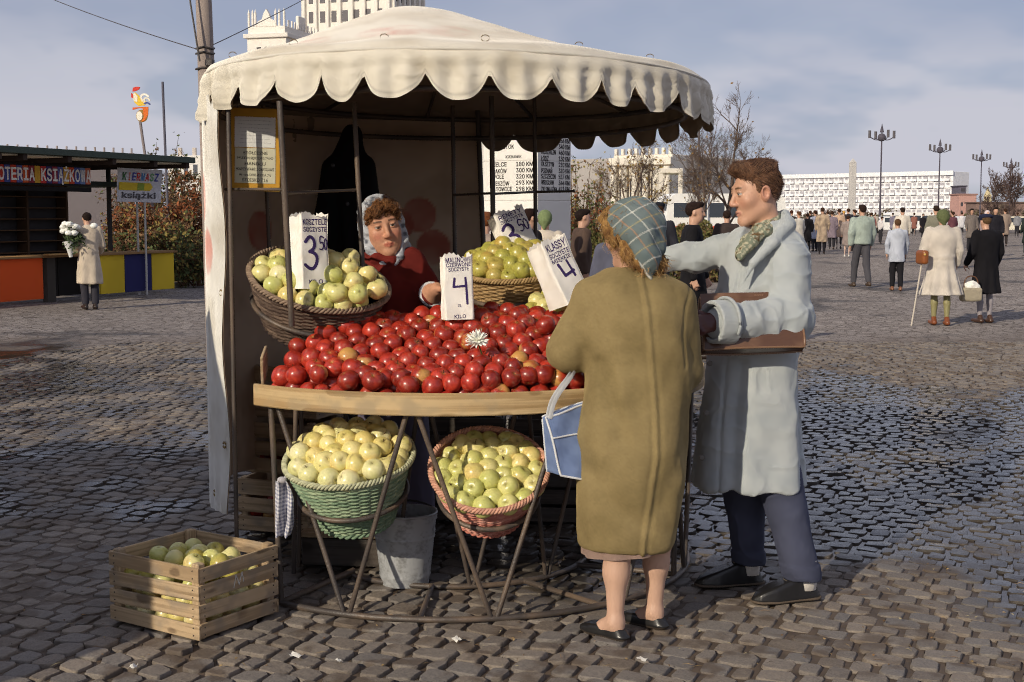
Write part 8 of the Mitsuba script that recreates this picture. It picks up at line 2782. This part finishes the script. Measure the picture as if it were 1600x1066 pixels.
def build_green():
    # soil and grass strips
    def sheet(name, pts, mat_col, z, seed):
        pl = shapely.Polygon(pts)
        m = trimesh.creation.extrude_polygon(pl, .02, engine='earcut')
        m = m.subdivide_to_size(2.5)
        obj(name, place(m, None, (0, 0, z - .02)), 'm_matte', mat_col, False)
        labels[name] = {'kind': 'structure'}
    gr = lambda v: ink_on(np.array([.10, .105, .04]), [.16, .12, .07], np.clip((vn(v, 1.3, 3, 4) - .35) * 3, 0, 1))  # noqa: E731
    a, b, c, d = G(176, 456), G(318, 446), G(330, 368), G(60, 366)
    sheet('verge', [a[:2], b[:2], c[:2] + [6, 0], d[:2] - [20, 0], (a + norm(d - a) * 6)[:2]], gr, .05, 1)
    kb = thing('kerb_stone', 'pale kerb along the planted verge left of the stall', 'kerb')
    m, uv = plank(a + [0, -.05, .05], b + [0, -.05, .05], .12, .14, (0, 0, 1))
    obj('kerb', m, 'm_matte', C(150, 140, 130), False, parent=kb)
    e, f = G(890, 372), G(1146, 372)
    sheet('lawn', [e[:2], f[:2], (f * 2.2)[:2], (e * 2.4)[:2]], lambda v: ink_on(np.array([.10, .125, .04]), [.14, .125, .055], np.clip((vn(v, .8, 5, 4) - .35) * 3, 0, 1)), .03, 2)
    h0, h1 = G(1535, 349), G(1900, 348)
    sheet('far_lawn', [h0[:2], h1[:2], (h1 * 1.6)[:2], (h0 * 1.7)[:2]], lambda v: ink_on(np.array([.09, .13, .035]), [.12, .12, .05], np.clip((vn(v, .2, 6, 4) - .35) * 3, 0, 1)), .03, 3)
    rust, brown, green, yel = (.23, .075, .028), (.16, .095, .05), (.085, .105, .04), (.26, .20, .06)
    spots = [(186, 30.0, 1.7, 1.2, (brown, green), 'brown green autumn shrub half hidden behind the banner'), (214, 31.5, 1.9, 1.8, (brown, rust, yel), 'tall brown shrub directly under the banner'), (248, 32.5, 2.0, 2.2, (rust, brown, rust), 'rust red autumn shrub right of the banner'),
             (276, 31.0, 1.7, 1.5, (green, yel, brown), 'olive green shrub between the rust shrubs and the stall'), (300, 33.0, 1.9, 2.5, (rust, brown, rust), 'rust brown shrub against the left edge of the canvas'), (305, 29.0, 1.2, 1.0, (green, green, yel), 'low green shrub at the foot of the canvas edge'),
             (262, 38.0, 2.6, 3.4, (brown, green, brown), 'tall brownish shrub behind the rust coloured ones'), (292, 41.0, 2.8, 3.2, (green, brown, yel), 'tall greenish shrub beyond the left edge of the stall'), (228, 42.0, 2.8, 3.0, (brown, brown, green), 'brown shrub far behind the banner posts'),
             (330, 40.0, 2.8, 3.0, (brown, rust, green), 'shrub mostly hidden by the stall canvas')]
    for i, (px, Y, w, h, cols, lb) in enumerate(spots):
        shrub(lb, [(px - 800) / FPX * Y, Y, .04], w, w * .8, h, 40 + i, cols, n=2600 if h > 1.4 else 1500, size=.055)
    tree('small bare dark tree behind the cockerel mast', [(236 - 800) / FPX * 60, 60, 0], 4.2, 1.0, 71, levels=4, minr=.010)
    # hedge right of the pillar
    rg = np.random.default_rng(12)
    K = thing('hedge', 'clipped olive green hedge behind the man in the black overcoat', 'hedge')
    p0, p1 = np.array([(905 - 800) / FPX * 34, 34, 0]), np.array([(1148 - 800) / FPX * 31, 31, 0])
    n = 15000
    t = rg.uniform(0, 1, n)
    ph = rg.uniform(0, math.pi, n)
    rad = np.sqrt(rg.uniform(.55, 1, n))
    bump_ = 1 + .12 * np.sin(t * 40) + .1 * np.sin(t * 17 + 1)
    q = p0 + (p1 - p0) * t[:, None] + np.stack([np.zeros(n), .75 * rad * np.cos(ph) * -1, .06 + 1.18 * bump_ * rad * np.sin(ph) ** .7], 1)
    leafy(q, .05, ((.115, .115, .035), (.15, .13, .045), (.09, .10, .03), (.17, .11, .05)), rg, K)
    st = [tube(np.array([p0 + (p1 - p0) * u + [0, rg.uniform(-.5, .5), 0], p0 + (p1 - p0) * (u + rg.normal(0, .01)) + [0, rg.uniform(-.6, .6), rg.uniform(.6, 1.1)]]), [.018, .006], 4, caps=False) for u in rg.uniform(0, 1, 240)]
    k = obj('branches', join(*st), 'm_matte', C(86, 66, 50), True, parent=K)
    labels[k] = {'kind': 'stuff'}
    shrub('bushy green and brown shrub between the pillar and the pavilion', [(918 - 800) / FPX * 38, 38, 0], 2.4, 1.6, 2.1, 61, (green, brown, rust), n=2600, size=.06)
    shrub('tall thin shrub rising right of the pillar', [(908 - 800) / FPX * 44, 44, 0], 1.6, 1.4, 3.6, 62, (green, yel, brown), n=1400, size=.06)
    shrub('brown shrub in front of the pavilion columns', [(1000 - 800) / FPX * 40, 40, 0], 3.2, 1.6, 1.6, 63, (brown, yel, brown), n=1600, size=.055)
    # trees of the middle distance
    tree('spreading tree with a few yellow leaves in front of the pavilion', [(972 - 800) / FPX * 46, 46, 0], 4.7, 1.35, 81, leaves=420, leafcols=((.30, .20, .05), (.24, .13, .04), (.34, .25, .09)), leafsize=.06, levels=5, fork=.2, minr=.006)
    tree('bare tree with a tall open crown behind the head of the young man', [(1141 - 800) / FPX * 50, 50, 0], 6.6, 1.15, 84, leaves=60, leafcols=((.26, .15, .05),), leafsize=.06, levels=5, fork=.35, minr=.007)
    tree('small bare tree between the yellowing tree and the young man', [(1086 - 800) / FPX * 48, 48, 0], 4.4, 1.1, 87, leaves=160, leafcols=((.30, .18, .05), (.22, .12, .04)), leafsize=.055, levels=5, fork=.25, minr=.006)
    solo('thin_mast', rod([P(1094, 330, 60)[0], 60, 0], P(1092, 186, 60), .045, 8), 'm_matte', C(92, 88, 94), 'thin dark mast rising below the right end of the canopy', 'mast')
    for i, (px, Y, h, lb) in enumerate(((1556, 120, 6.2, 'bare brown tree right of the last street lamp'), (1590, 112, 6.4, 'bare brown tree at the right edge of the view'), (1575, 140, 6.8, 'bare tree between the two at the right edge'), (1620, 130, 7.0, 'bare tree just outside the right edge'))):
        tree(lb, [(px - 800) / FPX * Y, Y, 0], h, 1.25, 91 + i, bark=C(92, 76, 72), levels=4, fork=.12, minr=.022, leaves=120, leafcols=((.13, .09, .07),), leafsize=.08)
    rg = np.random.default_rng(33)
    for i, (x0, x1, Y, h, lb) in enumerate(((1180, 1500, 330, 3.2, 'far line of bushes at the foot of the white apartment block'), (1500, 1760, 260, 4.0, 'far line of bushes at the right end of the square'))):
        K = thing('far_bushes', lb, 'bushes', kind='stuff')
        n = 3500
        px = rg.uniform(x0, x1, n)
        q = np.stack([(px - 800) / FPX * Y, Y + rg.uniform(-3, 3, n), h * rg.uniform(0, 1, n) * (.55 + .45 * np.sin(px * .11) * np.sin(px * .037))], 1)
        leafy(q, .34, ((.12, .085, .065), (.10, .09, .05), (.15, .11, .08)), rg, K)


build_green()
